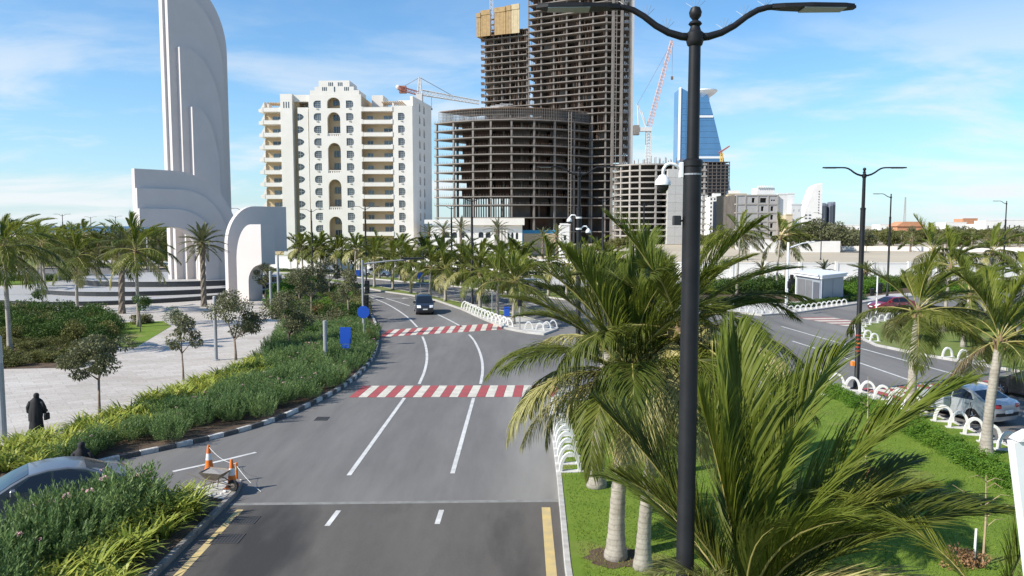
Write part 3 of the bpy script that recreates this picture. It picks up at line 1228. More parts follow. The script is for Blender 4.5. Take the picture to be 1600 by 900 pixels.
# ---- oleander: many upright stems with narrow leaves
def oleander_mesh(seed, stems=72, per=32, rad=0.75, h=1.35):
    rng = np.random.default_rng(seed)
    pos, dr, ln = [], [], []
    fl = []
    for s_ in range(stems):
        an = rng.uniform(0, 6.283)
        rr = rad * math.sqrt(rng.uniform(0, 1))
        lean = 0.5 * rr / rad
        hh = h * rng.uniform(.65, 1.05) * (1 - .28 * (rr / rad) ** 2)
        b = np.array([math.cos(an) * rr * .55, math.sin(an) * rr * .55, 0.0])
        d = np.array([math.cos(an) * lean, math.sin(an) * lean, 1.0])
        d /= np.linalg.norm(d)
        for k in range(per):
            t = 0.22 + 0.78 * (k / per) ** .8
            q = b + d * hh * t
            a2 = rng.uniform(0, 6.283)
            o = np.array([math.cos(a2), math.sin(a2), 0.0])
            pos.append(q)
            dr.append(o * (0.85 - .35 * t) + d * (0.35 + .8 * t))
            ln.append(.145 * rng.uniform(.7, 1.2))
        if rng.random() < (.02 if seed % 6 == 0 else .0):
            fl.append(b + d * hh)
    pos, dr, ln = np.array(pos), np.array(dr), np.array(ln)
    v, f = leaf_quads(pos, dr, ln, .026, rng)
    me = mesh_np('foliage', v, f, M['leaf_oleander'])
    fm = None
    if fl:
        pv, pd = [], []
        for c in fl:
            for _ in range(14):
                g = rng.normal(size=3)
                g /= np.linalg.norm(g)
                g[2] = abs(g[2])
                pv.append(c + g * .05)
                pd.append(g)
        v, f = leaf_quads(np.array(pv), np.array(pd), .05, .05, rng)
        fm = mesh_np('flower', v, f, M['petal_pink'])
    return me, fm


OLE = [oleander_mesh(100 + i) for i in range(6)]


def strap_mesh(seed, n=30, L0=0.85):
    rg = random.Random(seed)
    mb = MB()
    for i in range(n):
        az = rg.uniform(0, 6.283)
        e = R(rg.uniform(38, 82))
        Lb = L0 * rg.uniform(.7, 1.15)
        w_ = rg.uniform(.065, .10)
        p = Vector((math.cos(az) * .05, math.sin(az) * .05, 0))
        sd = Vector((-math.sin(az), math.cos(az), 0))
        prev = None
        S_ = 4
        vs = []
        for k in range(S_ + 1):
            ww = w_ * (1 - (k / S_) ** 2.2) * .5 + .002
            vs += [p - sd * ww, p + sd * ww]
            p = p + Vector((math.cos(az) * math.cos(e), math.sin(az) * math.cos(e), math.sin(e))) * Lb / S_
            e -= R(rg.uniform(8, 26))
        mb.add(vs, [(2 * k, 2 * k + 1, 2 * k + 3, 2 * k + 2) for k in range(S_)])
    return mb.mesh('foliage', M['leaf_strap'])


STRAP = [strap_mesh(i) for i in range(5)]


def bush_mesh(name, seed, n, rx, rz, leaf, mname, clumps=14, box=False):
    rng = np.random.default_rng(seed)
    if box:
        p = rng.uniform(-1, 1, (n, 3))
        ax = rng.integers(0, 3, n)
        s_ = np.sign(rng.uniform(-1, 1, n))
        p[np.arange(n), ax] = s_ * rng.uniform(.82, 1.02, n)
        p[:, 2] = (p[:, 2] + 1) / 2
        g = rng.normal(size=(n, 3))
        g[np.arange(n), ax] += s_ * 1.2
        p *= np.array([rx, rx, rz])
    else:
        p, g, cs = crown_points(n, rx, rx, rz, clumps, rng, hollow=.2, csize=.55)
        p[:, 2] = np.abs(p[:, 2] + rz * .55)
    v, f = leaf_quads(p, g + rng.normal(size=g.shape) * .5, leaf * rng.uniform(.7, 1.2, n), leaf * .55, rng)
    return mesh_np(name, v, f, M[mname])

# ================================================================== MONUMENT
mat('monument_white', (0.57, 0.525, 0.50), 0.65, var=0.03, scale=0.6, bump=0.05)
mat('granite_dark', (0.035, 0.037, 0.04), 0.35, var=0.3, scale=6)
mat('granite_light', (0.40, 0.385, 0.365), 0.5, var=0.12, scale=3)


def ell(cx_, cy_, rx, ry, n=72):
    return [(cx_ + rx * math.cos(2 * math.pi * i / n), cy_ + ry * math.sin(2 * math.pi * i / n)) for i in range(n)]


plat = thing('stepped_platform', 'low stepped platform of dark granite under the white monument', 'platform', (0, 0, 0))
for i, (c, z0, z1) in enumerate((((-47, 101, 17.5, 21.5), 0.1, 0.62), ((-45, 101, 15, 16), 0.6, 1.17), ((-43.5, 101, 12.8, 10), 1.15, 1.85))):
    mb = MB()
    mb.slab(ell(*c), z0, z1 - 0.05)
    st = mb.build('step', M['granite_dark'], plat)
    mb = MB()
    mb.slab(ell(c[0], c[1], c[2] + .06, c[3] + .06), z1 - 0.05, z1)
    mb.build('tread', M['granite_light'], st)


def q_arc(x0, z0, x1, z1, n=12, p=1.0):
    """quarter ellipse starting level at (x0,z0), ending upright at (x1,z1)"""
    return [(x0 + (x1 - x0) * math.sin(math.pi / 2 * i / n), z1 + (z0 - z1) * math.cos(math.pi / 2 * i / n)) for i in range(n + 1)]


mon = thing('monument', 'tall white rounded slab monument with nested arc layers on dark steps', 'monument', (-41.9, 95, 0), R(50))
W0 = 8.0
for i, (xl, xr, zt, zb, xs, y0, y1) in enumerate(((-0.3, W0, 39.2, 30.5, 1.5, 0, .8), (0.0, W0 - 0.95, 36.9, 27.5, 1.2, -.75, 0), (0.95, W0 - 1.75, 30.0, 21.0, 1.7, -1.5, -.75), (1.9, W0 - 2.7, 22.9, 14.5, 2.4, -2.25, -1.5))):
    poly = [(xl, 1.84), (xr, 1.84)] + q_arc(xs, zt, xr, zb)[::-1] + [(xl, zt)]
    mb = MB()
    mb.prism(poly, y0, y1)
    mb.build('tall_layer', M['monument_white'], mon)


def arch_poly(xl, zt, xs, xr, zs, zb, xi, zi, xo, zl):
    """arm to the left on a leg at the right: outer arc and inner arc"""
    outer = q_arc(xs, zt, xr, zs)
    inner = q_arc(xo, zl, xi, zi)
    return [(xl, zt)] + outer + [(xr, zb), (xi, zb)] + inner[::-1] + [(xl, zl)]


for i, (zt, xs, xr, zs, y0, y1) in enumerate(((14.9, -1.6, 6.4, 6.6, -4.2, -3.5), (12.7, -1.0, 4.9, 6.2, -4.6, -4.2), (10.4, -2.2, 3.2, 5.4, -5.0, -4.6))):
    mb = MB()
    pl = arch_poly(-6.2 + (0.02 * i), zt, xs, xr, zs, 1.84, 1.3 + 0.1 * i, 4.2, -2.6, 8.3)[::-1]
    mb.prism(pl, y0, y1)
    mb.build('low_arch_layer', M['monument_white'], mon)
# right-hand arch, facing the same way, and the bright arch in front of it
ra = thing('arch_sculpture', 'grey shaded quarter arch with square end beside the tall monument', 'sculpture', (-32.3, 87, 0), R(50))
mb = MB()
outer = [(7.75 - x, z) for x, z in q_arc(4.2, 10.7, 7.75, 6.2)]       # mirrored arc
inner = [(x, z) for x, z in ((1.3, 0.1), (1.3, 5.2), (2.0, 7.2), (3.2, 8.2), (4.6, 8.2), (4.6, 5.4))]
poly = [(0, 0.1)] + inner[:1] + inner[1:] + [(7.75, 5.4), (7.75, 10.7)] + outer
mb.prism(poly, -0.2, .45)
mb.build('slab', M['monument_white'], ra)
wa = thing('arch_sculpture', 'sunlit white half arch with small opening in front of the grey arch', 'sculpture', (-30.5, 85.0, 0), R(-28))
mb = MB()
outer = [(3.3 - x, z) for x, z in q_arc(1.0, 8.6, 3.3, 4.6)]
hole = [(1.75 + (3.55 - 1.75) * (1 - math.cos(math.pi / 2 * i / 8)), 2.3 + 1.9 * math.sin(math.pi / 2 * i / 8)) for i in range(9)]
poly = [(0, 0.1), (1.75, 0.1)] + hole + [(3.8, 4.2), (3.8, 8.6)] + outer
mb.prism(poly, 0, 2.0)
mb.build('slab', M['monument_white'], wa)


# ================================================================== WALLS WITH OPENINGS
def wall_open(mb, x0, x1, z0, z1, y0, y1, ops, mi=0):
    """wall in the x,z plane from y0 (front) to y1 with rectangular holes"""
    zs = sorted({z0, z1, *[o[2] for o in ops], *[o[3] for o in ops]})
    zs = [z for z in zs if z0 <= z <= z1]
    for a, b in zip(zs[:-1], zs[1:]):
        if b - a < 1e-4:
            continue
        cuts = sorted((o[0], o[1]) for o in ops if o[2] <= a + 1e-5 and o[3] >= b - 1e-5)
        x = x0
        for c0, c1 in cuts:
            if c0 > x + 1e-4:
                mb.box(x, c0, y0, y1, a, b, mi)
            x = max(x, c1)
        if x < x1 - 1e-4:
            mb.box(x, x1, y0, y1, a, b, mi)


def spandrel(mb, xc, zc, dx, dz, y0, y1, n=5, mi=0, ogee=False):
    """curved filler in the corner (xc,zc) of an opening, reaching dx and dz from it"""
    pts = [(xc, zc)]
    for i in range(n + 1):
        a = math.pi / 2 * i / n
        pts.append((xc + dx * (1 - math.sin(a)), zc + dz * (1 - math.cos(a))))
    if dx * dz < 0:
        pts = pts[::-1]
    mb.prism(pts[::-1], y0, y1, mi)


# ================================================================== WHITE APARTMENT BLOCK
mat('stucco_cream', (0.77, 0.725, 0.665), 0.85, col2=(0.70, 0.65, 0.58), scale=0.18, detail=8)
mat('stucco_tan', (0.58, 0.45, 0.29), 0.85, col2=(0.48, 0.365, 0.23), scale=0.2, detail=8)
mat('glass_dark', (0.035, 0.045, 0.055), 0.12, var=0.2, scale=0.4, spec=0.8)
mat('glass_sky', (0.10, 0.125, 0.15), 0.1, var=0.3, scale=0.3, spec=0.9)
mat('mullion', (0.33, 0.32, 0.30), 0.6)
D0 = 222.0
apt = thing('apartment_block', 'cream white apartment block with stepped crown and arched windows', 'building', (XD(413, D0), D0, 0), R(-2))
FL, Z0 = 3.52, 7.5
wmb = MB()
TOP = {'pier': 45.2, 'mid': 45.4}


def ap_part(name, fn, m=None, smooth=False):
    mb = MB()
    fn(mb)
    return mb.build(name, m or M['stucco_cream'], apt, smooth=smooth)


def half_window(xa, xb, zc, side, first=[None, None]):
    """window with straight inner jamb and pointed outer side"""
    key = side
    w_ = xb - xa
    mb = MB()
    mb.add([(0, .32, -1.05), (w_, .32, -1.05), (w_, .32, 1.05), (0, .32, 1.05)], [(0, 1, 2, 3)], 0)
    for k in range(1, 4):
        mb.box(w_ * k / 4 - .04, w_ * k / 4 + .04, .24, .31, -1.05, 1.05, 1)
    for k in range(1, 4):
        z = -1.05 + 2.1 * k / 4
        mb.box(0, w_, .22, .30, z - .04, z + .04, 1)
    o = mb.build('window', [M['glass_sky'], M['mullion']], apt, loc=(xa, 0, zc))
    sl = MB()
    sl.lathe([(0.1, -.3), (.4, -.2), (.6, 0.02), (.6, .1)], 10, 0, (w_ / 2, .3, -1.25))
    sl.build('sill', M['stucco_cream'], o)
    return o


rows = [Z0 + FL * k for k in range(11)]


def fill_half(mb, xa, xb, zc, side, y0, y1):
    w_ = xb - xa
    if side < 0:
        spandrel(mb, xa, zc + 1.05, w_ * .42, -.8, y0, y1)
        spandrel(mb, xa, zc - 1.05, w_ * .42, .7, y0, y1)
    else:
        spandrel(mb, xb, zc + 1.05, -w_ * .42, -.8, y0, y1)
        spandrel(mb, xb, zc - 1.05, -w_ * .42, .7, y0, y1)


# centre block x 13.6 .. 28.6
ops = []
fills = []
for k, z in enumerate(rows):
    ops += [(15.0, 17.1, z - 1.05, z + 1.05), (24.3, 26.4, z - 1.05, z + 1.05)]
    fills += [(15.0, 17.1, z, -1), (24.3, 26.4, z, 1)]
arches = [(4.2, 11.0), (13.0, 21.6), (23.4, 31.9), (33.8, 40.5), (41.6, 44.6)]
for a, b in arches:
    ops.append((18.9, 22.6, a, b))
mb = MB()
wall_open(mb, 13.6, 28.6, 0, 45.4, 0, 0.9, ops)
for f in fills:
    fill_half(mb, *f, 0, .9)
for a, b in arches:
    spandrel(mb, 18.9, b, 1.85, -2.0 if b < 44 else -1.5, 0, .9)
    spandrel(mb, 22.6, b, -1.85, -2.0 if b < 44 else -1.5, 0, .9)
mb.build('centre_wall', M['stucco_cream'], apt)
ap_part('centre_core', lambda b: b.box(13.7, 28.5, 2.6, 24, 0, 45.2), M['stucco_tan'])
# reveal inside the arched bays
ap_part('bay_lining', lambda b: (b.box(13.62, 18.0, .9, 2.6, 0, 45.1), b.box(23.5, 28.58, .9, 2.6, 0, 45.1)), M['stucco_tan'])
for a, b in arches:
    z = a + 0.2
    while z < b - 1.2:
        zz = z

        def win(mbx, zz=zz, b=b):
            mbx.box(20.1, 22.3, 2.4, 2.58, zz + .9, min(b - .5, zz + 2.7), 0)
        mb = MB()
        win(mb)
        o = mb.build('window', M['glass_dark'], apt)
        m2 = MB()
        for k in range(1, 3):
            m2.box(20.1 + 2.2 * k / 3 - .05, 20.1 + 2.2 * k / 3 + .05, 2.33, 2.4, zz + .9, min(b - .5, zz + 2.7))
        m2.build('mullion', M['mullion'], o)
        z += FL
    if b < 44:
        rail = MB()
        for k in range(6):
            rail.box(19.0 + k * .62, 19.35 + k * .62, .2, .5, a - .0, a + .55)
        rail.box(18.9, 22.6, .15, .55, a + .55, a + .8)
        rail.build('balustrade', M['stucco_cream'], apt)
for k, z in enumerate(rows):
    half_window(15.0, 17.1, z, -1)
    half_window(24.3, 26.4, z, 1)
# stepped crown with slots
cr_poly = [(14.1, 45.4), (28.1, 45.4), (28.1, 46.6), (26.6, 46.6), (26.6, 47.6), (25.4, 47.6), (25.4, 49.3), (16.6, 49.3), (16.6, 47.6), (15.4, 47.6), (15.4, 46.6), (14.1, 46.6)]
ap_part('crown', lambda b: b.prism(cr_poly, 0.05, 9))
for cx0, zz in ((17.6, 46.5), (19.4, 47.8), (22.1, 47.8), (23.9, 46.5)):
    for k in range(3):
        ap_part('crown_slot', lambda b: b.box(cx0 + k * .5, cx0 + .25 + k * .5, .0, .1, zz, zz + 1.0), M['glass_dark'])
ap_part('crown_slot', lambda b: b.box(20.95, 21.25, 0, .1, 46.2, 47.6), M['glass_dark'])
# left pier and slim panel, with dark recesses between them
ap_part('pier', lambda b: b.box(5.6, 9.0, -.4, 20, 0, 45.6))
for k in range(3):
    ap_part('pier_slot', lambda b: b.box(6.5 + k * .7, 6.75 + k * .7, -.45, -.38, 41.7, 43.4), M['glass_dark'])
ap_part('panel', lambda b: (b.box(10.3, 13.3, 0.3, 20, 0, 41.9), b.box(9.0, 13.5, .6, 20, 43.6, 45.5), b.box(9.2, 13.5, 6.0, 20, 41.9, 43.6)))
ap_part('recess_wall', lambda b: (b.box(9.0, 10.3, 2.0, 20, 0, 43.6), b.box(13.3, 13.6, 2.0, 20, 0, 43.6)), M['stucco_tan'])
for k, z in enumerate(rows[:-1]):
    mb = MB()
    n = 6
    pts = [(0, -1.0), (0, 1.0)] + [(1.7 * math.sin(math.pi * i / n * .5 + 0), 1.0 * math.cos(math.pi * i / n * .5)) for i in range(1, n + 1)]
    pts = [(x, z_) for x, z_ in pts] + [(1.2, -.6)]
    mb.prism(pts[::-1], 0.26, .5)
    o = mb.build('window', M['glass_dark'], apt, loc=(10.32, 0, z))
    m2 = MB()
    m2.box(.55, .65, .2, .26, -.8, .85)
    m2.box(.0, 1.4, .2, .26, .0, .1)
    m2.build('mullion', M['mullion'], o)
# balcony bays
for (xa, xb, dep) in ((0.0, 5.6, 3.0), (28.6, 37.6, 2.6)):
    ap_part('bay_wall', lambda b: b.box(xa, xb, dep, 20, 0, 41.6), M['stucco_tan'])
    for k in range(11):
        z = Z0 - 1.75 + FL * k
        mb = MB()
        mb.box(xa + .02, xb - .02, 0.0, dep, z - .25, z, 0)
        mb.box(xa + .02, xb - .02, -.1, .08, z - .25, z + .85, 0)
        mb.box(xa + .02, xa + .5, -.16, .1, z - .28, z + 1.05, 0)
        mb.box(xb - .5, xb - .02, -.16, .1, z - .28, z + 1.05, 0)
        bal = mb.build('balcony', M['stucco_cream'], apt)
        rl = MB()
        rl.box(xa + .5, xb - .5, -.06, .0, z + .98, z + 1.04)
        rl.build('rail', M['mullion'], bal)
        if k < 10:
            for (wa0, wa1) in (((xa + 1.2, xa + 2.8), (xb - 3.0, xb - .5)) if xb - xa > 6 else ((xa + 2.2, xb - .7),)):
                mb = MB()
                mb.box(wa0, wa1, dep - .07, dep - .01, z + .1, z + 2.2)
                o = mb.build('window', M['glass_sky'] if (k * 7 + int(wa0)) % 3 else M['glass_dark'], apt)
                m2 = MB()
                m2.box((wa0 + wa1) / 2 - .05, (wa0 + wa1) / 2 + .05, dep - .12, dep - .07, z + .1, z + 2.2)
                m2.box(wa0, wa1, dep - .12, dep - .07, z + 2.2, z + 2.28)
                m2.build('mullion', M['mullion'], o)
# rounded side balconies seen in profile on the far left
for k in range(11):
    z = Z0 - 1.75 + FL * k
    mb = MB()
    mb.prism([(0, z - .2), (-1.7, z + .0), (-1.75, z + .9), (-1.1, z + 1.0), (-.6, z + 2.0), (0, z + 2.9)][::-1], 2.5, 9)
    mb.build('side_balcony', M['stucco_cream'], apt)
# right pier with window column
ops = [(39.1, 41.0, z - 1.05, z + 1.05) for z in rows[:-1]]
mb = MB()
wall_open(mb, 37.6, 43.2, 0, 42.2, 0, .9, ops)
for z in rows[:-1]:
    fill_half(mb, 39.1, 41.0, z, 1, 0, .9)
mb.build('right_pier', M['stucco_cream'], apt)
ap_part('right_core', lambda b: b.box(37.7, 42.4, .92, 18, 0, 42.0))
for z in rows[:-1]:
    half_window(39.1, 41.0, z, 1)
# side wall facing right
sops = []
for k, z in enumerate(rows):
    sops += [(6.0, 7.4, z - 1.2, z + 1.2), (10.5, 12.0, z - 1.2, z + 1.2)]
side = thing('apartment_side', None, None)
side.parent = apt
side.location = (43.2, 0.9, 0)
side.rotation_euler = (0, 0, R(82))
mb = MB()
wall_open(mb, 0, 19, 0, 45.0, 0, .8, sops)
for k, z in enumerate(rows):
    spandrel(mb, 7.4, z + 1.2, -1.2, -1.0, 0, .8)
    spandrel(mb, 12.0, z + 1.2, -1.2, -1.0, 0, .8)
mb.build('side_wall', M['stucco_cream'], side)
for k, z in enumerate(rows):
    for (a, b) in ((6.0, 7.4), (10.5, 12.0)):
        m2 = MB()
        m2.box(a, b, .35, .5, z - 1.2, z + 1.2)
        m2.build('window', M['glass_dark'], side)
ap_part('roof_house', lambda b: (b.box(30.2, 33.5, 7, 15, 41.6, 46.3), b.box(37.8, 42.0, 8, 18, 42, 45.0)))
ap_part('terrace_parapet', lambda b: (b.box(28.7, 37.5, 5, 5.3, 41.6, 42.6), b.box(1, 5.5, 5, 5.3, 41.6, 42.6)))
for i in range(10):
    ap_part('pergola_beam', lambda b: b.box(33.8 + i * .62, 34.0 + i * .62, 3.0, 9.5, 43.6 + .02 * i, 43.9 + .02 * i), M['stucco_tan'])
for i in range(6):
    ap_part('pergola_beam', lambda b: b.box(1.0 + i * .75, 1.2 + i * .75, 2.0, 7.5, 43.4, 43.7), M['stucco_tan'])
ap_part('pergola_post', lambda b: b.box(36.9, 37.3, 3.2, 3.6, 41.6, 43.6))
ap_part('pergola_post', lambda b: b.box(1.0, 1.4, 2.2, 2.6, 41.6, 43.4))

# ================================================================== CONCRETE SHELLS UNDER CONSTRUCTION
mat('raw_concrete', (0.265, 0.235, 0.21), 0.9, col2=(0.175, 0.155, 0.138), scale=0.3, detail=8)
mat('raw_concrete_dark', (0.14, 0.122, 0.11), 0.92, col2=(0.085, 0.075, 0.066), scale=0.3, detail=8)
mat('block_brown', (0.11, 0.062, 0.045), 0.95, col2=(0.06, 0.042, 0.035), scale=0.35, detail=6)
mat('rust_steel', (0.20, 0.13, 0.09), 0.85, var=0.3, scale=1)
mat('plywood', (0.40, 0.27, 0.12), 0.8, col2=(0.28, 0.18, 0.08), scale=0.6)
mat('plywood_pale', (0.52, 0.42, 0.25), 0.8, col2=(0.4, 0.32, 0.2), scale=0.6)
mat('block_pale', (0.55, 0.53, 0.50), 0.9, var=0.15)
rgc = random.Random(3)


def sector(R1, R0, a0, a1, n=40):
    A = [a0 + (a1 - a0) * i / n for i in range(n + 1)]
    return [(R1 * math.sin(R(a)), -R1 * math.cos(R(a))) for a in A] + [(R0 * math.sin(R(a)), -R0 * math.cos(R(a))) for a in A[::-1]]


drum = thing('concrete_shell', 'wide round unfinished concrete podium with open floors in front of the tower', 'building', (XD(802, 402), 402, 0))
RD = 52.0
slab_z = [5.5, 11.9, 17.7] + [21.5 + 3.82 * i for i in range(10)]
mb = MB()
mb.slab(sector(RD, RD - 24, -46, 62), -.2, .28)
sm = mb.mesh('floor_slab', M['raw_concrete'])
for z in slab_z:
    link('floor_slab', sm, drum, (0, 0, z))
ztop = slab_z[-1]
mb = MB()
mb.box(-.42, .42, -.42, .42, 0, ztop)
cmh = mb.mesh('column', M['raw_concrete'])
for a in (-44.5, -32.5, -21, -11.5, -1, 10.5, 21.5, 33, 45):
    x, y = (RD - .8) * math.sin(R(a)), -(RD - .8) * math.cos(R(a))
    link('column', cmh, drum, (x, y, 0), R(a))
for a in (-38, -26, -15, -6, 5, 16, 27, 38):
    x, y = (RD - 9) * math.sin(R(a)), -(RD - 9) * math.cos(R(a))
    link('column', cmh, drum, (x, y, 0), R(a))
# block walls set back on each storey
for i, z in enumerate(slab_z[:-1]):
    h = slab_z[i + 1] - z
    segs = [(-33, -24), (-24, -13), (-13, -2), (-2, 10), (10, 22), (22, 34), (34, 58)]
    for j, (a0, a1) in enumerate(segs):
        if i in (1, 2) and j < 3:
            for q in range(7):
                a = a0 + (a1 - a0) * (q + .3) / 7
                mb = MB()
                mb.slab(ccw(sector(RD - 8, RD - 8.5, a, a + .55, 1)), z + .28, z + h - .28)
                mb.build('block_wall', M['raw_concrete'], drum)
            continue
        rr = RD - rgc.choice([6.5, 8, 10])
        g = rgc.uniform(0, 1.6)
        mb = MB()
        mb.slab(ccw(sector(rr, rr - .3, a0 + g, a1 - .15, 8)), z + .28, z + h - .28)
        mb.build('block_wall', M['block_brown'] if (j < 3 or rgc.random() < .4) else M['raw_concrete_dark'], drum)
# inner ring wall closes the view through
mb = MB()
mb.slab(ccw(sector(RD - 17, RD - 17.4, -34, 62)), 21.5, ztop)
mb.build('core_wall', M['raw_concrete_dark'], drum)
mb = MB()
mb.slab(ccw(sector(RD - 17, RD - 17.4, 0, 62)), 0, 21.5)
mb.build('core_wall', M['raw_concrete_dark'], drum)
# edge protection posts along the slab edges
for z in slab_z[2:]:
    mb = MB()
    for k in range(70):
        a = -46 + k * 1.28 + rgc.uniform(-.3, .3)
        x, y = (RD - .15) * math.sin(R(a)), -(RD - .15) * math.cos(R(a))
        mb.box(x - .05, x + .05, y - .05, y + .05, z + .28, z + 1.25)
    mb.build('edge_posts', M['rust_steel'], drum)['kind'] = 'stuff'
# formwork and props of the storey being cast on top
mb = MB()
for ring in range(3):
    rr = RD - .8 - ring * 2.2
    for k in range(96):
        a = -43 + k * 0.95
        x, y = rr * math.sin(R(a)), -rr * math.cos(R(a))
        mb.box(x - .07, x + .07, y - .07, y + .07, ztop + .28, ztop + 5.3)
    for zz in (1.2, 2.6, 4.0):
        for k in range(48):
            a0, a1 = -43 + k * 1.9, -43 + (k + 1) * 1.9
            mb.slab(ccw(sector(rr + .05, rr - .05, a0, a1, 1)), ztop + zz, ztop + zz + .1)
pr = mb.build('prop_scaffold', M['raw_concrete'], drum)
pr['kind'] = 'stuff'
mb = MB()
mb.slab(sector(RD - 1.2, RD - 22, -43, 55), ztop + 5.2, ztop + 5.6)
mb.build('formwork_deck', M['rust_steel'], drum)
for k in range(5):
    mb = MB()
    mb.box(-3, 3, -.25, .25, 0, .35)
    mb.build('timber_stack', M['block_pale'], drum, loc=(-8 + k * 2.2 - 4, -RD + 8 + k * .3, ztop + 6.0 + .5 * k), rz=R(-12 + k * 6))
# hoist mast up the facade
mb = MB()
for sx_ in (-.6, .6):
    mb.box(sx_ - .12, sx_ + .12, -.12, .12, 0, 60)
    mb.box(sx_ - .12, sx_ + .12, 1.0, 1.24, 0, 60)
for k in range(40):
    mb.box(-.6, .6, -.08, .08, k * 1.5, k * 1.5 + .16)
a = 29
mb.build('hoist_mast', M['raw_concrete'], drum, loc=((RD + 1.2) * math.sin(R(a)), -(RD + 1.2) * math.cos(R(a)) - .4, 0))

# ---- the tower behind the podium
T0 = Vector((XD(824, 379), 379, 0))
T1 = Vector((XD(943, 360), 360, 0))
T2 = Vector((XD(984, 362), 362, 0))
tower = thing('concrete_shell', 'tall unfinished concrete tower of bare slabs rising behind the round podium', 'building', T1)
pl = ccw([tuple((p - T1)[:2]) for p in (T0, T1, T2, T2 + Vector((4, 34, 0)), T0 + Vector((14, 30, 0)))])
mb = MB()
mb.slab(pl, -.2, .2)
sm = mb.mesh('floor_slab', M['raw_concrete'])
tz = [5.5, 11.9] + [17.7 + 3.82 * i for i in range(11)] + [60.5 + 3.13 * i for i in range(23)]
inner = inset(pl, 4.5)
for z in tz:
    link('floor_slab', sm, tower, (0, 0, z))
u01 = (T0 - T1)
nrm01 = Vector((u01.y, -u01.x, 0)).normalized()
if nrm01.y > 0:
    nrm01 = -nrm01
ZT = tz[-1]


def twcol(p, wx, name='column', z0=0, m=None):
    mb = MB()
    mb.box(-wx, wx, -wx, wx, z0, ZT)
    mb.build(name, m or M['raw_concrete'], tower, loc=p)


for k in range(7):
    p = u01 * (k / 6) - nrm01 * 1.3
    twcol((p.x, p.y, 0), .36)
for k in (0.28, .62, 0.98):
    p = (T2 - T1) * k
    twcol((p.x + (-.5 if k > .9 else 0), p.y + .35, 0), .62 if k > .5 else .5)
p = (T2 - T1) * 1.0
mb = MB()
mb.box(-.9, .9, -.5, 2.2, 0, ZT)
mb.build('corner_wall', mat('raw_concrete_pale', (0.46, 0.45, 0.44), 0.9, var=0.1), tower, loc=(p.x, p.y + .2, 0))
mb = MB()
for sx_ in (-.5, .5):
    mb.box(sx_ - .12, sx_ + .12, -.12, .12, 0, ZT)
for k in range(85):
    mb.box(-.5, .5, -.07, .07, k * 1.55, k * 1.55 + .15)
mb.build('hoist_mast', M['raw_concrete'], tower, loc=((T2 - T1).x * .36, -1.4, 0))
# props, and partition walls added to darken the open floors
for i, z in enumerate(tz[:-1]):
    h = tz[i + 1] - z
    for k in range(6):
        a, b = u01 * (k / 6), u01 * ((k + 1) / 6)
        back = rgc.uniform(2.5, 6)
        f0, f1 = rgc.uniform(0, .25), rgc.uniform(.6, 1)
        q0, q1 = a.lerp(b, f0) - nrm01 * back, a.lerp(b, f1) - nrm01 * back
        if z > 45:
            mb = MB()
            d = -nrm01 * .25
            mb.slab(ccw([(q0.x, q0.y), (q1.x, q1.y), (q1.x + d.x, q1.y + d.y), (q0.x + d.x, q0.y + d.y)]), z + .2, z + h - .2)
            mb.build('block_wall', M['block_brown'] if rgc.random() < .6 else M['raw_concrete_dark'], tower)
    # props and clutter at the edge, too thin to tell apart
    mb = MB()
    if z > 45:
        for q in range(46):
            t = rgc.random()
            if math.sin(t * 19 + i * .1) < -0.2:
                continue
            p = u01 * t - nrm01 * rgc.uniform(.8, 2.5)
            mb.box(p.x - .08, p.x + .08, p.y - .08, p.y + .08, z + .2, z + h * rgc.choice([.35, 1, 1]) - .2)
    for q in range(3):
        p = (T2 - T1) * (.72 + q * .07)
        if rgc.random() < .8:
            mb.box(p.x, p.x + .6, p.y + .8, p.y + 1.4, z + .2, z + .2 + rgc.uniform(.6, 1.5), 1)
    if mb.v:
        o = mb.build('floor_clutter', [M['rust_steel'], M['block_pale']], tower)
        o['kind'] = 'stuff'
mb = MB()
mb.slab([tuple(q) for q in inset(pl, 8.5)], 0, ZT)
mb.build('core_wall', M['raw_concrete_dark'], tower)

# ---- the lower wing with yellow formwork on top
WD = 392.0
wing = thing('concrete_shell', 'unfinished concrete wing topped with yellow formwork panels beside the tower', 'building', (XD(757, WD), WD, 0))
wl = XD(824, WD - 8) - XD(757, WD)
wp_ = [(0, 0), (wl, -10), (wl + 2, 16), (3, 24)]
mb = MB()
mb.slab(wp_, -.18, .18)
sm = mb.mesh('floor_slab', M['raw_concrete'])
wz = [52 + 3.05 * i for i in range(18)]
WT = wz[-1]
for i, z in enumerate(wz):
    link('floor_slab', sm, wing, (rgc.uniform(-.6, .6) if i < 16 else 0, 0, z))
mb = MB()
mb.box(-.32, .32, -.32, .32, 0, WT)
cm_ = mb.mesh('column', M['raw_concrete'])
for k in range(6):
    link('column', cm_, wing, (.8 + (wl - 1.2) * k / 5, -10 * k / 5 + 1.5, 0))
for i, z in enumerate(wz[:-1]):
    for k in range(5):
        if rgc.random() < .75:
            x0 = (wl) * k / 5 + rgc.uniform(.3, 1.5)
            y0 = -10 * k / 5 + rgc.uniform(3, 6)
            mb = MB()
            mb.box(x0, x0 + rgc.uniform(2, 3.6), y0, y0 + .3, z + .18, z + 2.87)
            mb.build('block_wall', M['block_brown'] if rgc.random() < .5 else M['raw_concrete_dark'], wing)
    mb = MB()
    for q in range(18):
        t = rgc.random()
        mb.box(wl * t - .07, wl * t + .07, -10 * t + .7, -10 * t + .84, z + .18, z + 2.87 * rgc.choice([.4, 1]))
    for q in range(3):
        mb.box(-1.6, .2, q * 2.5, q * 2.5 + .3, z - .1, z + .05 + rgc.uniform(0, .8))
    mb.build('floor_clutter', M['rust_steel'], wing)['kind'] = 'stuff'
mb = MB()
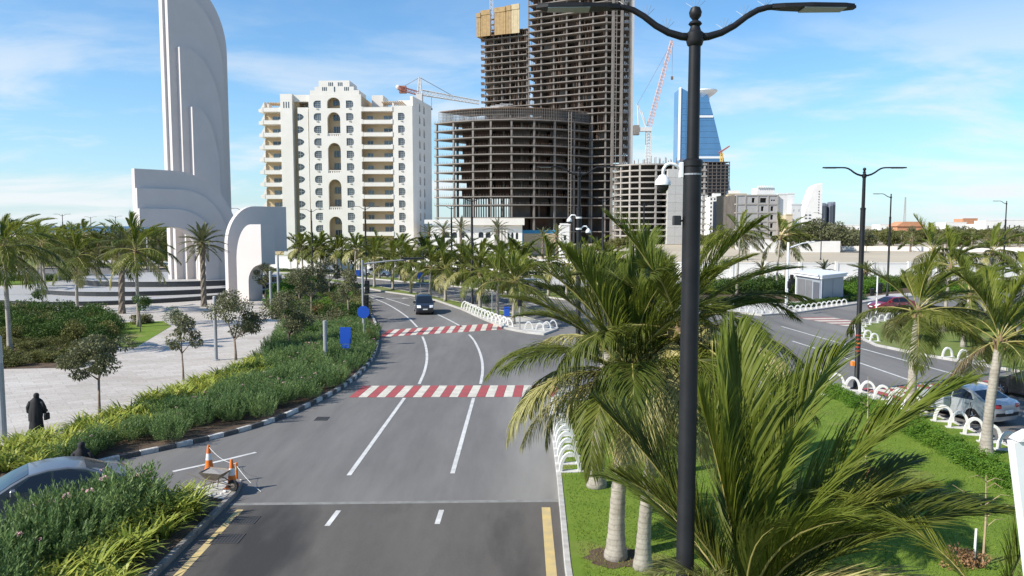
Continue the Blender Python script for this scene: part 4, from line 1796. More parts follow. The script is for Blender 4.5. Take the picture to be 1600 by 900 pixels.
mb.slab([(5, 8), (wl, 0), (wl, 14), (6, 20)], 45, WT)
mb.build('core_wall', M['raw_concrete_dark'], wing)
# formwork panels
ang = math.atan2(-10, wl)
fp = [(-3.3, -1.0, 12.0, 'plywood'), (-.95, 4.3, 13.2, 'plywood'), (6.6, 12.7, 13.8, 'plywood'), (12.8, 15.6, 14.2, 'plywood'), (15.8, wl - 1.5, 14.5, 'plywood_pale')]
for i, (x0, x1, hh, mn) in enumerate(fp):
    mb = MB()
    for kk in range(max(2, int((x1 - x0) / 1.0))):
        n_ = max(2, int((x1 - x0) / 1.0))
        a_, b_ = x0 + (x1 - x0) * kk / n_, x0 + (x1 - x0) * (kk + 1) / n_
        mb.box(a_ + .02, b_ - .02, -1.7 + .05 * (kk % 2), -1.4, 0, hh * .78)
    mb.box(x0, x1, -1.9, -1.3, hh * .78, hh * .95)
    mb.build('formwork_panel', M[mn], wing, loc=(0, -1.0 + .3 * i, WT - 2), rz=ang)
mb = MB()
mb.box(-3.2, -.9, -1.7, 6, 0, 9)
mb.build('formwork_panel', M['plywood'], wing, loc=(0, -.5, WT - 2), rz=ang)
for k in range(4):
    mb = MB()
    mb.box(4.4, 6.5, -1.2, .5, k * 2.6, k * 2.6 + .3)
    mb.box(4.4, 4.6, -1.2, -1, k * 2.6, k * 2.6 + 2.6)
    mb.box(6.3, 6.5, -1.2, -1, k * 2.6, k * 2.6 + 2.6)
    mb.build('scaffold_frame', M['rust_steel'], wing, loc=(0, -1, WT - 2), rz=ang)

# ---- smaller round shell on the right
DS = 345.0
rs = thing('concrete_shell', 'smaller round unfinished concrete shell with pale lift core beside the tower', 'building', (XD(1010, DS + 15), DS + 15, 0))
RS = 15.5
zs_ = [3.7 + 2.66 * i for i in range(13)]
mb = MB()
mb.slab(sector(RS, 0.5, -100, 40, 36), -.3, .3)
s1 = mb.mesh('floor_slab', mat('raw_concrete_light', (0.40, 0.37, 0.335), 0.9, col2=(0.3, 0.275, 0.245), scale=.3))
mb = MB()
mb.box(0, 19.5, -RS - 1, 10, -.3, .3)
s2 = mb.mesh('floor_slab', MATS['raw_concrete_light'])
for z in zs_:
    link('floor_slab', s1, rs, (0, 0, z))
    link('floor_slab', s2, rs, (4.5, 1.2, z))
mb = MB()
mb.box(-.4, .4, -.4, .4, 0, zs_[-1])
cmm = mb.mesh('column', MATS['raw_concrete_light'])
for a in (-85, -60, -40, -22, 5):
    link('column', cmm, rs, ((RS - .5) * math.sin(R(a)), -(RS - .5) * math.cos(R(a)), 0), R(a))
for x in (9, 18, 23):
    link('column', cmm, rs, (x, -RS + .9, 0))
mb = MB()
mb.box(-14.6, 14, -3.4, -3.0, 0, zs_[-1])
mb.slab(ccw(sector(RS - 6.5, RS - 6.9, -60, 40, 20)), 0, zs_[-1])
mb.build('core_wall', M['raw_concrete_dark'], rs)  # wall added to block the view through and deepen the shadow
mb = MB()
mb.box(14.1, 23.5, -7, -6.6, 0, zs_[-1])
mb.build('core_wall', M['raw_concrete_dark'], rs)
for i in range(9):
    mb = MB()
    mb.box(6.2, 9.6, -RS - 2.0, -RS + 4, i * 3.7 + .06, i * 3.7 + 3.7)
    mb.box(9.64, 13.0, -RS - 2.0, -RS + 4, i * 3.7 + .06, i * 3.7 + 3.7)
    mb.build('lift_core_panel', mat('lift_core', (0.44, 0.43, 0.41), 0.9, var=.1, rnd=.06), rs)
mb = MB()
for k in range(60):
    x = rgc.uniform(-RS, 23)
    y = -RS + rgc.uniform(0.5, 10)
    if x < 0 and x * x + y * y > (RS - 1) ** 2:
        continue
    mb.box(x - .1, x + .1, y - .1, y + .1, zs_[-1], zs_[-1] + rgc.uniform(1, 4))
mb.build('rooftop_props', M['rust_steel'], rs)['kind'] = 'stuff'


# ================================================================== CRANES
mat('crane_white', (0.66, 0.63, 0.6), 0.6, var=.1)
mat('crane_red', (0.42, 0.16, 0.11), 0.6, var=.2)
mat('crane_yellow', (0.62, 0.42, 0.10), 0.6, var=.1)


def lattice(mb, a, b, w0, w1, n, r=0.09, mi=0):
    a, b = Vector(a), Vector(b)
    t = (b - a).normalized()
    s_ = t.cross(Vector((0, 1, 0)))
    if s_.length < .1:
        s_ = Vector((1, 0, 0))
    s_.normalize()
    q = t.cross(s_).normalized()
    prev = None
    for i in range(n + 1):
        c = a.lerp(b, i / n)
        w_ = (w0 + (w1 - w0) * i / n) / 2
        ring = [c + s_ * w_ * x + q * w_ * y for x, y in ((-1, -1), (1, -1), (1, 1), (-1, 1))]
        if prev:
            for k in range(4):
                mb.tube([prev[k], ring[k]], r, 4, mi)
                mb.tube([prev[k], ring[(k + 1) % 4]], r * .7, 3, mi)
        for k in range(4):
            mb.tube([ring[k], ring[(k + 1) % 4]], r * .7, 3, mi)
        prev = ring


def crane_part(root, name, fn, m):
    mb = MB()
    fn(mb)
    return mb.build(name, m, root)


DC = 270
cr1 = thing('tower_crane', 'white hammerhead tower crane with long jib behind the apartment block', 'crane', (XD(658, DC), DC, 0))
zj = PD(658, 146, DC).z
ztp = PD(658, 121, DC).z
tip = PD(748, 158, DC) - Vector(cr1.location)
tail = PD(624, 138, DC) - Vector(cr1.location)
crane_part(cr1, 'mast', lambda b: lattice(b, (0, 0, 0), (0, 0, zj), 1.8, 1.8, 26, .12), M['crane_white'])
crane_part(cr1, 'tower_head', lambda b: lattice(b, (0, 0, zj), (0, 0, ztp), 1.3, .5, 5, .12), M['crane_white'])
crane_part(cr1, 'jib', lambda b: lattice(b, (0.6, 0, zj + .3), (tip.x, 3, tip.z), 1.7, 1.1, 16, .12), M['crane_white'])
crane_part(cr1, 'counter_jib', lambda b: lattice(b, (-.6, 0, zj), (tail.x, -1, tail.z), 1.2, 1.2, 6, .12), M['crane_red'])
crane_part(cr1, 'counterweight', lambda b: b.box(tail.x, tail.x + 2.4, -1.2, 1.2, tail.z - 1.6, tail.z + .7), M['crane_red'])
crane_part(cr1, 'winch', lambda b: b.lathe([(.2, -1), (.8, -.8), (.8, .8), (.2, 1)], 10, 0, (tail.x - .4, 0, tail.z + .3), 'y'), M['crane_white'])
crane_part(cr1, 'cab', lambda b: b.box(-1.2, .9, -1.6, .2, zj - 3, zj - .4), M['crane_white'])
crane_part(cr1, 'tie_bar', lambda b: (b.tube([(0, 0, ztp), (tip.x * .55, 1.6, zj + (tip.z - zj) * .55 + .9)], .09, 4), b.tube([(0, 0, ztp), (tail.x * .8, 0, tail.z + .6)], .07, 4)), M['rust_steel'])
crane_part(cr1, 'hook', lambda b: (b.tube([(4.0, 0.2, zj - .8), (4.0, .2, zj - 5)], .06, 4), b.box(3.7, 4.3, 0, .4, zj - 5.6, zj - 5)), M['rust_steel'])

DC2 = 362
cr2 = thing('tower_crane', 'pale luffing crane with raised jib on the smaller round shell', 'crane', (XD(1011, DC2), DC2, 0))
zb = PD(1011, 200, DC2).z
jt = PD(1050, 64, DC2) - Vector(cr2.location)
crane_part(cr2, 'mast', lambda b: lattice(b, (0, 0, 22), (0, 0, zb), 2.0, 2.0, 22, .15), M['crane_white'])
crane_part(cr2, 'jib', lambda b: lattice(b, (0.4, 0, zb + 1), (jt.x, 0, jt.z), 2.0, 1.2, 26, .13), mat('crane_pink', (0.58, 0.38, 0.33), .6, var=.1))
crane_part(cr2, 'a_frame', lambda b: (b.tube([(-1, 0, zb), (-5.2, 0, zb + 11)], .3, 5), b.tube([(-4.6, 0, zb), (-5.2, 0, zb + 11)], .3, 5), b.tube([(-1, 0, zb + 1), (-3, 0, zb + 7.5)], .2, 4)), M['crane_white'])
crane_part(cr2, 'machine_deck', lambda b: b.box(-6.6, 1.4, -1.4, 1.4, zb - 1.6, zb + .2), M['crane_white'])
crane_part(cr2, 'counterweight', lambda b: b.box(-7, -4.4, -1.6, 1.6, zb - 3.2, zb + 1.2), M['raw_concrete'])
crane_part(cr2, 'pendant_line', lambda b: b.tube([(-5.2, 0, zb + 11), (jt.x * .97, 0, jt.z * .97 + zb * .03)], .07, 4), M['rust_steel'])
crane_part(cr2, 'hook_line', lambda b: (b.tube([(jt.x + .3, 0, jt.z), (jt.x + .3, 0, jt.z - 16)], .06, 4), b.box(jt.x - .2, jt.x + .8, -.4, .4, jt.z - 17.5, jt.z - 16)), M['rust_steel'])
cr3 = thing('tower_crane', 'thin crane mast poking above the yellow formwork of the wing', 'crane', (XD(769, 396), 396, 0))
crane_part(cr3, 'mast', lambda b: lattice(b, (0, 0, WT), (0, 0, WT + 40), 1.5, 1.5, 16, .13), M['crane_white'])
cr4 = thing('tower_crane', 'small yellow crane with red jib beside the blue glass tower', 'crane', (XD(1125, 900), 900, 0))
crane_part(cr4, 'mast', lambda b: lattice(b, (0, 0, 0), (0, 0, 92), 2.4, 2.4, 26, .35), M['crane_yellow'])
crane_part(cr4, 'jib', lambda b: lattice(b, (-3, 0, 92), (9, 0, 100), 1.8, 1.0, 8, .3), M['crane_red'])

# ================================================================== FAR SKYLINE
mat('blue_glass', (0.055, 0.165, 0.33), 0.15, col2=(0.075, 0.21, 0.40), scale=0.03, spec=0.8, metal=0.0)
mat('blue_glass_line', (0.10, 0.24, 0.42), 0.4)
mat('steel_white', (0.72, 0.73, 0.74), 0.5, var=.05)
mat('facade_white', (0.74, 0.72, 0.68), 0.85, var=.06, scale=.2)
mat('facade_beige', (0.62, 0.50, 0.34), 0.85, var=.08, scale=.2)
mat('facade_grey', (0.40, 0.39, 0.385), 0.9, col2=(0.33, 0.325, 0.32), scale=.4)
mat('facade_blue_grey', (0.15, 0.17, 0.21), 0.5, var=.1, scale=.1)
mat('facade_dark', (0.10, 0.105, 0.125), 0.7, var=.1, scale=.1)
mat('roof_terracotta', (0.50, 0.24, 0.13), 0.85, var=.12, scale=.4)
mat('wall_white', (0.80, 0.775, 0.73), 0.85, col2=(0.72, 0.68, 0.62), scale=.15, detail=8)

DB = 1150.0
U = DB / FPX      # metres per photo pixel at that distance
gt = thing('glass_tower', 'blue glass sail shaped tower with a round helipad on top', 'building', (XD(1060, DB), DB, 0))


def bz(py):
    return PD(1060, py, DB).z


def bx_(px):
    return XD(px, DB) - XD(1060, DB)


prof = [(bx_(1060), 0)] + [(bx_(x), bz(y) if y < 349 else 0) for x, y in ((1150, 350), (1141, 300), (1132, 262), (1125, 235), (1117, 203), (1111, 180), (1105, 160), (1102, 148), (1092, 152), (1075, 145), (1060, 137))]
prof = [(a, max(0, b)) for a, b in prof]
mb = MB()
mb.prism(prof, 0, 46)
mb.build('glass_body', M['blue_glass'], gt)
right_edge = [(1141, 300), (1132, 262), (1125, 235), (1117, 203), (1111, 180), (1105, 160)]


def redge(py):
    for (xa, ya), (xb, yb) in zip(right_edge[:-1], right_edge[1:]):
        if yb <= py <= ya:
            return xa + (xb - xa) * (ya - py) / (ya - yb)
    return 1102 if py < 160 else 1146


for py in range(160, 344, 9):
    mb = MB()
    mb.box(.3, bx_(redge(py)) - .4, -.35, -.02, bz(py) - .35, bz(py) + .35)
    mb.build('floor_line', M['blue_glass_line'], gt)
for py in (182, 246):
    mb = MB()
    mb.box(bx_(1084), bx_(redge(py)) - .6, -.8, -.4, bz(py) - 1.6, bz(py) + 1.6)
    mb.build('service_band', M['steel_white'], gt)
for px in (1068, 1078, 1089):
    mb = MB()
    mb.box(bx_(px) - .3, bx_(px) + .3, -.45, -.38, 0, bz(156))
    mb.build('mullion_line', M['blue_glass_line'], gt)
mb = MB()
mb.box(bx_(1059.3), bx_(1060.6), -1.0, 10, bz(250), bz(136))
mb.build('left_fin', M['steel_white'], gt)
mb = MB()
mb.lathe([(7, bz(150)), (15, bz(144)), (18, bz(140.5)), (18, bz(138.8)), (17, bz(138.8))], 28, 0, (bx_(1101), 14, 0))
mb.build('helipad', M['steel_white'], gt)
for px in (1098, 1104.5):
    mb = MB()
    mb.box(bx_(px) - 1.4, bx_(px) + 1.4, 6, 9, bz(190), bz(146))
    mb.build('helipad_post', M['steel_white'], gt)
for py in (154, 162, 170):
    mb = MB()
    mb.box(bx_(1098), bx_(1106), 5.5, 8.5, bz(py) - .8, bz(py) + .8)
    mb.build('helipad_beam', M['steel_white'], gt)

lt = thing('concrete_shell', 'dark unfinished frame tower standing before the blue glass tower', 'building', (XD(1085, 880), 880, 0))
wlt = XD(1138, 880) - XD(1085, 880)
mb = MB()
mb.box(0, wlt, 4, 30, 0, PD(0, 256, 880).z)
mb.build('core_wall', M['facade_dark'], lt)
mb = MB()
mb.box(-.5, wlt + .5, 0, 30, -.35, .35)
sml = mb.mesh('floor_slab', M['raw_concrete_dark'])
zt = PD(0, 253, 880).z
n = 21
for k in range(n):
    link('floor_slab', sml, lt, (0, 0, 4 + (zt - 4) * k / (n - 1)))
mb = MB()
mb.box(-.4, .4, .2, 1, 0, zt)
cml = mb.mesh('column', M['raw_concrete_dark'])
for k in range(9):
    link('column', cml, lt, (wlt * k / 8, 0, 0))


def block(name, label, px0, px1, py_top, D, mwall, depth=14, rows=0, cols=0, ww=0.5, wh=0.5, z_lo=2.0, wm='glass_dark', roofs=(), rz=0, group=None, cornice=True):
    """building with recessed windows, placed by its two edges and its roof line at depth D"""
    x0, x1 = XD(px0, D), XD(px1, D)
    h = PD((px0 + px1) / 2, py_top, D).z
    t = thing(name, label, 'building', (x0, D, 0), rz, group)
    wd = x1 - x0
    ops = []
    if rows and cols:
        fh = (h - z_lo) / rows
        cw = wd / cols
        for r_ in range(rows):
            for c in range(cols):
                ops.append((cw * (c + .5 - ww / 2), cw * (c + .5 + ww / 2), z_lo + fh * (r_ + .5 - wh / 2), z_lo + fh * (r_ + .5 + wh / 2)))
    mb = MB()
    wall_open(mb, 0, wd, 0, h, 0, .5, ops)
    mb.box(0, wd, .9, depth, 0, h - .02)
    if cornice:
        mb.box(-.15, wd + .15, -.15, .9, h, h + .5)
    mb.build('wall', M[mwall], t)
    for (a, b, c, d) in ops:
        m2 = MB()
        m2.box(a, b, .3, .6, c, d)
        o = m2.build('window', M[wm], t)
    for (a, b, y0, hh, mn) in roofs:
        m2 = MB()
        m2.box(wd * a, wd * b, y0, y0 + 6, h, h + hh)
        m2.build('roof_house', M[mn], t)
    return t, wd, h


block('apartment_block', 'narrow white apartment block half hidden by the black lamp post', 1086, 1105, 306, 640, 'facade_white', 16, 9, 4, .45, .5)
block('apartment_block', 'white apartment block with balconies beside the dark shaded wall', 1108, 1135, 308, 600, 'facade_white', 16, 9, 5, .5, .5, roofs=((.3, .7, 3, 3, 'facade_white'),))
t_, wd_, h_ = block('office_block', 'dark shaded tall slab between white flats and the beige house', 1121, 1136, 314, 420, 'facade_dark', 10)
block('apartment_block', 'beige apartment block with peach shaded base beside the grey unfinished block', 1137, 1165, 304, 345, 'facade_beige', 20, 6, 3, .22, .3, roofs=((.2, .8, 4, 2, 'facade_white'),))
# grey unfinished block: concrete frame with block infill and dark openings
DG = 325.0
t_ = thing('concrete_shell', 'grey unfinished block of concrete frame with dark square window holes', 'building', (XD(1150, DG), DG, 0))
wd = XD(1214, DG) - XD(1150, DG)
h_ = PD(1180, 304, DG).z
ops = []
for i, py in enumerate((326, 339.5, 352.5, 365.5)):
    zc_ = PD(1190, py, DG).z
    for px in (1190.5, 1205.5):
        xc = XD(px, DG) - XD(1150, DG)
        ops.append((xc - .58, xc + .58, zc_ - 1.0, zc_ + 1.0))
zc_ = PD(1190, 313, DG).z
for px, hw in ((1176, .6), (1191.5, 1.3), (1205, .38), (1208.5, .38)):
    xc = XD(px, DG) - XD(1150, DG)
    ops.append((xc - hw, xc + hw, zc_ - (1.0 if hw > .5 else .3), zc_ + (1.0 if hw > .5 else .3)))
mb = MB()
wall_open(mb, 0, wd, 0, h_, 0, .6, ops)
mb.build('infill_wall', M['facade_grey'], t_)
mb = MB()
mb.box(0.05, wd - .05, 2.5, 20, 0, h_ - .1)
mb.build('core_wall', M['raw_concrete_dark'], t_)
for i, py in enumerate((305, 319, 332.5, 346, 359, 372)):
    z = PD(1190, py, DG).z
    mb = MB()
    mb.box(-.2, wd + .2, -.25, 2.4, z - .22, z + .22)
    mb.build('floor_slab', MATS['raw_concrete_light'], t_)
for px in (1150, 1164, 1183, 1199, 1214):
    xc = XD(px, DG) - XD(1150, DG)
    mb = MB()
    mb.box(xc - .3, xc + .3, -.2, .0, 0, h_)
    mb.build('column', MATS['raw_concrete_light'], t_)
mb = MB()
mb.box(wd * .55, wd * .98, 3, 11, h_, PD(0, 293, DG).z)
mb.build('roof_house', M['facade_white'], t_)
for k in range(7):
    mb = MB()
    mb.box(wd * .56 + k * .95, wd * .56 + .4 + k * .95, 2.4, 3.2, PD(0, 293, DG).z, PD(0, 289.5, DG).z)
    mb.build('roof_pergola', M['facade_white'], t_)
block('apartment_block', 'bright white house wall adjoining the grey unfinished block', 1214, 1229, 304, 326, 'facade_white', 26, 1, 1, .2, .04)
block('apartment_block', 'white house with tan lower wing behind the blown palms', 1229, 1240, 303, 360, 'facade_white', 20)
block('apartment_block', 'plain white house end beside the olive trees', 1236, 1252, 320, 350, 'facade_white', 20, 3, 2, .15, .2)
block('annex_house', 'small tan annex wall with sloping shade beside white house', 1228, 1238, 336, 318, 'facade_beige', 12)
# white tapering building
DW = 900.0
t_ = thing('sail_building', 'tall tapering white building with slanted edge above the trees', 'building', (XD(1254, DW), DW, 0))


def wx(px):
    return XD(px, DW) - XD(1254, DW)


mb = MB()
mb.prism([(wx(1252), 0), (wx(1284), 0), (wx(1283), PD(0, 286, DW).z), (wx(1275), PD(0, 289, DW).z), (wx(1270), PD(0, 293, DW).z), (wx(1257), PD(0, 330, DW).z)], 0, 20)
mb.build('wall', M['facade_white'], t_)
for k in range(9):
    mb = MB()
    z = PD(0, 300 + k * 4.2, DW).z
    mb.box(wx(1277.5), wx(1278.7), -.3, .1, z, z + 1.4)
    mb.build('window', M['facade_dark'], t_)
for k, py in enumerate((335, 340)):
    for px in (1257, 1263):
        mb = MB()
        mb.box(wx(px), wx(px + 3.5), -.3, .1, PD(0, py + 2, DW).z, PD(0, py, DW).z)
        mb.build('window', M['facade_dark'], t_)
for a, b, py, dy, lb in ((1283, 1290, 317, 0, 'distant blue grey office tower touching the white tapering building'), (1290, 1296.5, 318, 8, 'distant blue grey office tower second from the white tapering building'), (1296.5, 1302.5, 317.5, 2, 'distant blue grey office tower third from the white tapering building'), (1302.5, 1307.5, 315, 6, 'tallest of the distant blue grey office towers, farthest from the tapering building')):
    t_ = thing('office_tower', lb, 'building', (XD(a, 1100), 1100 + dy, 0))
    wd = XD(b, 1100) - XD(a, 1100)
    hh = PD(0, py, 1100).z
    mb = MB()
    mb.cbox(0, wd, 0, 20, 0, hh, 1.0)
    mb.build('tower_block', M['facade_blue_grey'], t_)
    for k in range(3):
        mb = MB()
        mb.box(wd * (k + .2) / 3, wd * (k + .75) / 3, -.25, .0, 8, hh - 4)
        mb.build('window_strip', M['glass_dark'], t_)

# low cream house in front of the podium
DPA = 215.0
t_ = thing('villa', 'low cream villa with flat roof and arched windows before the concrete podium', 'building', (XD(672, DPA), DPA, 0))
wv = XD(816, DPA) - XD(672, DPA)
zr = PD(0, 341, DPA).z
ops = [(4.0 + k * 2.1, 5.4 + k * 2.1, 5.0, 6.6) for k in range(3)] + [(13.5 + k * 2.0, 14.9 + k * 2.0, 5.0, 6.6) for k in range(2)] + [(21.3, 22.0, 4.6, 6.6), (22.6, 23.3, 4.6, 6.6), (23.9, 24.6, 4.6, 6.6)]
mb = MB()
wall_open(mb, 0, wv, 0, zr - 1.9, 0, .5, ops)
for o in ops:
    spandrel(mb, o[0], o[3], .6, -.6, 0, .5)
    spandrel(mb, o[1], o[3], -.6, -.6, 0, .5)
mb.box(0, wv, .9, 12, 0, zr - 1.9)
mb.build('wall', M['facade_white'], t_)
for o in ops:
    mb = MB()
    mb.box(o[0], o[1], .3, .6, o[2], o[3])
    mb.build('window', M['glass_dark'], t_)
mb = MB()
mb.box(6.5, wv + .6, -1.2, 13, zr - 1.9, zr)
mb.build('roof', M['stucco_cream'], t_)
mb = MB()
mb.box(-1.5, 7, -.6, 12, zr - 1.5, zr - .4)
mb.build('roof', M['facade_white'], t_)
for k in range(5):
    mb = MB()
    mb.box(17.6 + k * .9, 18.0 + k * .9, -.4, 0, 2.5, zr - 2.2)
    mb.build('pilaster', M['stucco_cream'], t_)
mb = MB()
mb.box(0, XD(878, 240) - XD(816, 240), 0, .4, 2.2, 7.0)
tag(mb.build('hoarding', mat('hoarding_blue', (0.06, 0.28, 0.42), .6, var=.1), loc=(XD(816, 240), 240, 0)), 'blue site hoarding along the foot of the concrete podium', 'hoarding')
mb = MB()
mb.box(0, XD(876, 225) - XD(818, 225), 0, 3, 0, PD(0, 365, 225).z)
tag(mb.build('garden_wall', M['stucco_tan'], loc=(XD(818, 225), 225, 0)), 'tan garden wall below the blue site hoarding', 'wall')
t_, wd_, h_ = block('gatehouse', 'small plain cream gatehouse block left of the camera mast', 876, 890, 352, 200, 'facade_white', 8, 1, 1, .3, .2)

# ================================================================== WHITE BOUNDARY WALL, panel by panel
wall_px = [(418, 421.0), (600, 424.5), (760, 428), (880, 431.5), (1000, 434.5), (1090, 437), (1250, 437.5), (1420, 437.5), (1640, 436)]
wpts = resample(pp(wall_px), 5.0)
bw = thing('boundary_wall', 'long white rendered boundary wall along the far pavement', 'wall', (0, 0, 0))
for i, (a, b) in enumerate(zip(wpts[:-1], wpts[1:])):
    d = (b - a)
    an = math.atan2(d.y, d.x)
    mb = MB()
    mb.box(0.22, d.length - .22, 0, .25, 0, 2.55)
    mb.box(0.22, d.length - .22, -.05, .3, 2.55, 2.7)
    mb.box(-.22, .22, -.1, .35, 0, 2.85)
    mb.build('wall_panel', M['wall_white'], bw, loc=(a.x, a.y, 0), rz=an)
# rough pale fill behind the wall on the right and walls across the sandy lot
wall2 = thing('lot_wall', 'low cream wall across the sandy lot behind the white boundary wall', 'wall', (0, 0, 0))
for a, b in zip(resample([(XD(1290, 262), 262, 0), (XD(1640, 240), 240, 0)], 12)[:-1], resample([(XD(1290, 262), 262, 0), (XD(1640, 240), 240, 0)], 12)[1:]):
    d = b - a
    mb = MB()
    mb.box(.1, d.length - .1, 0, .3, 0, 1.5)
    mb.build('wall_panel', M['stucco_cream'], wall2, loc=(a.x, a.y, 0), rz=math.atan2(d.y, d.x))
gw = thing('garden_wall', 'cream compound wall under the grey unfinished block', 'wall', (XD(1150, 270), 270, 0))
mb = MB()
mb.box(0, XD(1275, 270) - XD(1150, 270), 0, .4, 0, PD(0, 374, 270).z)
mb.build('wall_panel', M['wall_white'], gw)
mb = MB()
mb.box(0, 28, 0, .4, 0, 3.6)
mb.build('wall_panel', M['wall_white'], gw, loc=(-4, -30, 0))

# low houses on the right-hand horizon
far_low = [(1375, 1416, 351, 620, 'facade_white', 'pale low house roof among far trees right of the tall mast'), (1412, 1445, 347.5, 560, 'facade_white', 'white low house with terracotta roof on the horizon'),
           (1478, 1510, 348, 600, 'facade_white', 'long white low building left of the terracotta block'), (1505, 1527, 342, 640, 'roof_terracotta', 'terracotta coloured block on the far skyline'),
           (1525, 1542, 350, 600, 'facade_white', 'white low building right of the terracotta block'), (1540, 1566, 345, 560, 'facade_white', 'white two storey house near the single arm lamp'),
           (1566, 1605, 344, 580, 'facade_white', 'white flat roofed house at the end of the far tree line'), (1310, 1345, 352, 640, 'facade_white', 'white low wall house behind trees near the twin towers')]
for a, b, py, D, mn, lb in far_low:
    block('house', lb, a, b, py, D, mn, 14, 1, max(2, int((b - a) / 7)), .3, .25, 2.5)
th = MB()
th.prism([(-1, 0), (19, 0), (15, 3.2), (4, 3.2)], -.8, 12.8)
th.box(0, 18, 0, 12, -PD(0, 353.5, 540).z, 0)
tag(th.build('hipped_roof_house', M['roof_terracotta'], loc=(XD(1402, 540), 540, PD(0, 353.5, 540).z)), 'terracotta hipped roof over low house on the horizon', 'house')
mast = thing('radio_mast', 'thin lattice radio mast rising over the far trees', 'mast', (XD(1413, 800), 800, 0))
crane_part(mast, 'mast', lambda b: lattice(b, (0, 0, 0), (0, 0, PD(0, 308, 800).z), 2.2, .8, 14, .16), M['mullion'])

# ================================================================== KIOSK BOOTH
mat('booth_panel', (0.30, 0.33, 0.36), 0.4, var=.06, scale=.8)
mat('booth_panel_dark', (0.17, 0.172, 0.18), 0.5, var=.1, scale=.8)
bl = P(1243, 467)
bm = P(1283, 476)
br = P(1317, 470)
bo = thing('kiosk_booth', 'grey metal service kiosk with overhanging roof behind the hedge', 'kiosk', (bm.x, bm.y, .13))
u_ = (bl - bm)
v_ = (br - bm)
Hb = 2.95
mb = MB()
quad = ccw([(0, 0), (v_.x, v_.y), (u_.x + v_.x, u_.y + v_.y), (u_.x, u_.y)])
mb.slab(quad, 0, Hb - .3)
mb.build('shell', M['booth_panel'], bo)
mb = MB()
q2 = inset(quad, -.28)
mb.slab([tuple(q) for q in q2], Hb - .3, Hb - .02)
mb.slab([tuple(q) for q in inset(quad, -.4)], Hb - .02, Hb + .12)
mb.build('roof', M['steel_white'], bo)


def on_side(vec, t0, t1, z0, z1, off, m, name):
    n_ = Vector((vec.y, -vec.x, 0)).normalized()
    if n_.y > 0:
        n_ = -n_
    a, b = vec * t0 + n_ * off, vec * t1 + n_ * off
    mb = MB()
    c_, d_ = a - n_ * (off - .01), b - n_ * (off - .01)
    mb.slab(ccw([(a.x, a.y), (b.x, b.y), (d_.x, d_.y), (c_.x, c_.y)]), z0, z1)
    return mb.build(name, m, bo)


on_side(u_, .08, .30, .05, 2.2, .05, M['facade_dark'], 'door')
on_side(u_, .36, .60, .3, 2.3, .04, M['booth_panel_dark'], 'panel')
on_side(u_, .63, .92, .3, 2.3, .04, M['booth_panel_dark'], 'panel')
on_side(u_, -.005, .03, 0, Hb - .3, .06, M['steel_white'], 'corner_post')
on_side(u_, .97, 1.005, 0, Hb - .3, .06, M['steel_white'], 'corner_post')
on_side(v_, .05, .48, .1, Hb - .5, .03, M['booth_panel'], 'panel')
on_side(v_, .5, .95, .1, Hb - .5, .03, M['booth_panel'], 'panel')

# ================================================================== STREET LAMPS
mat('lamp_black', (0.012, 0.012, 0.013), 0.5, var=0.25, scale=4, spec=0.3)
mat('lamp_lens', (0.30, 0.32, 0.30), 0.3, var=.1)
mat('galvanised', (0.38, 0.39, 0.40), 0.5, col2=(0.30, 0.31, 0.32), scale=3, metal=.3)
mat('grey_post', (0.30, 0.305, 0.31), 0.55, var=.12, scale=2)
mat('plastic_white', (0.78, 0.78, 0.77), 0.35, var=.03)
mat('plastic_black', (0.015, 0.015, 0.016), 0.3, var=.1)
mat('signal_red', (0.30, 0.035, 0.025), 0.5, var=.1)
mat('signal_orange', (0.75, 0.24, 0.04), 0.5, var=.1)
mat('sign_blue', (0.012, 0.075, 0.42), 0.4, var=.04)


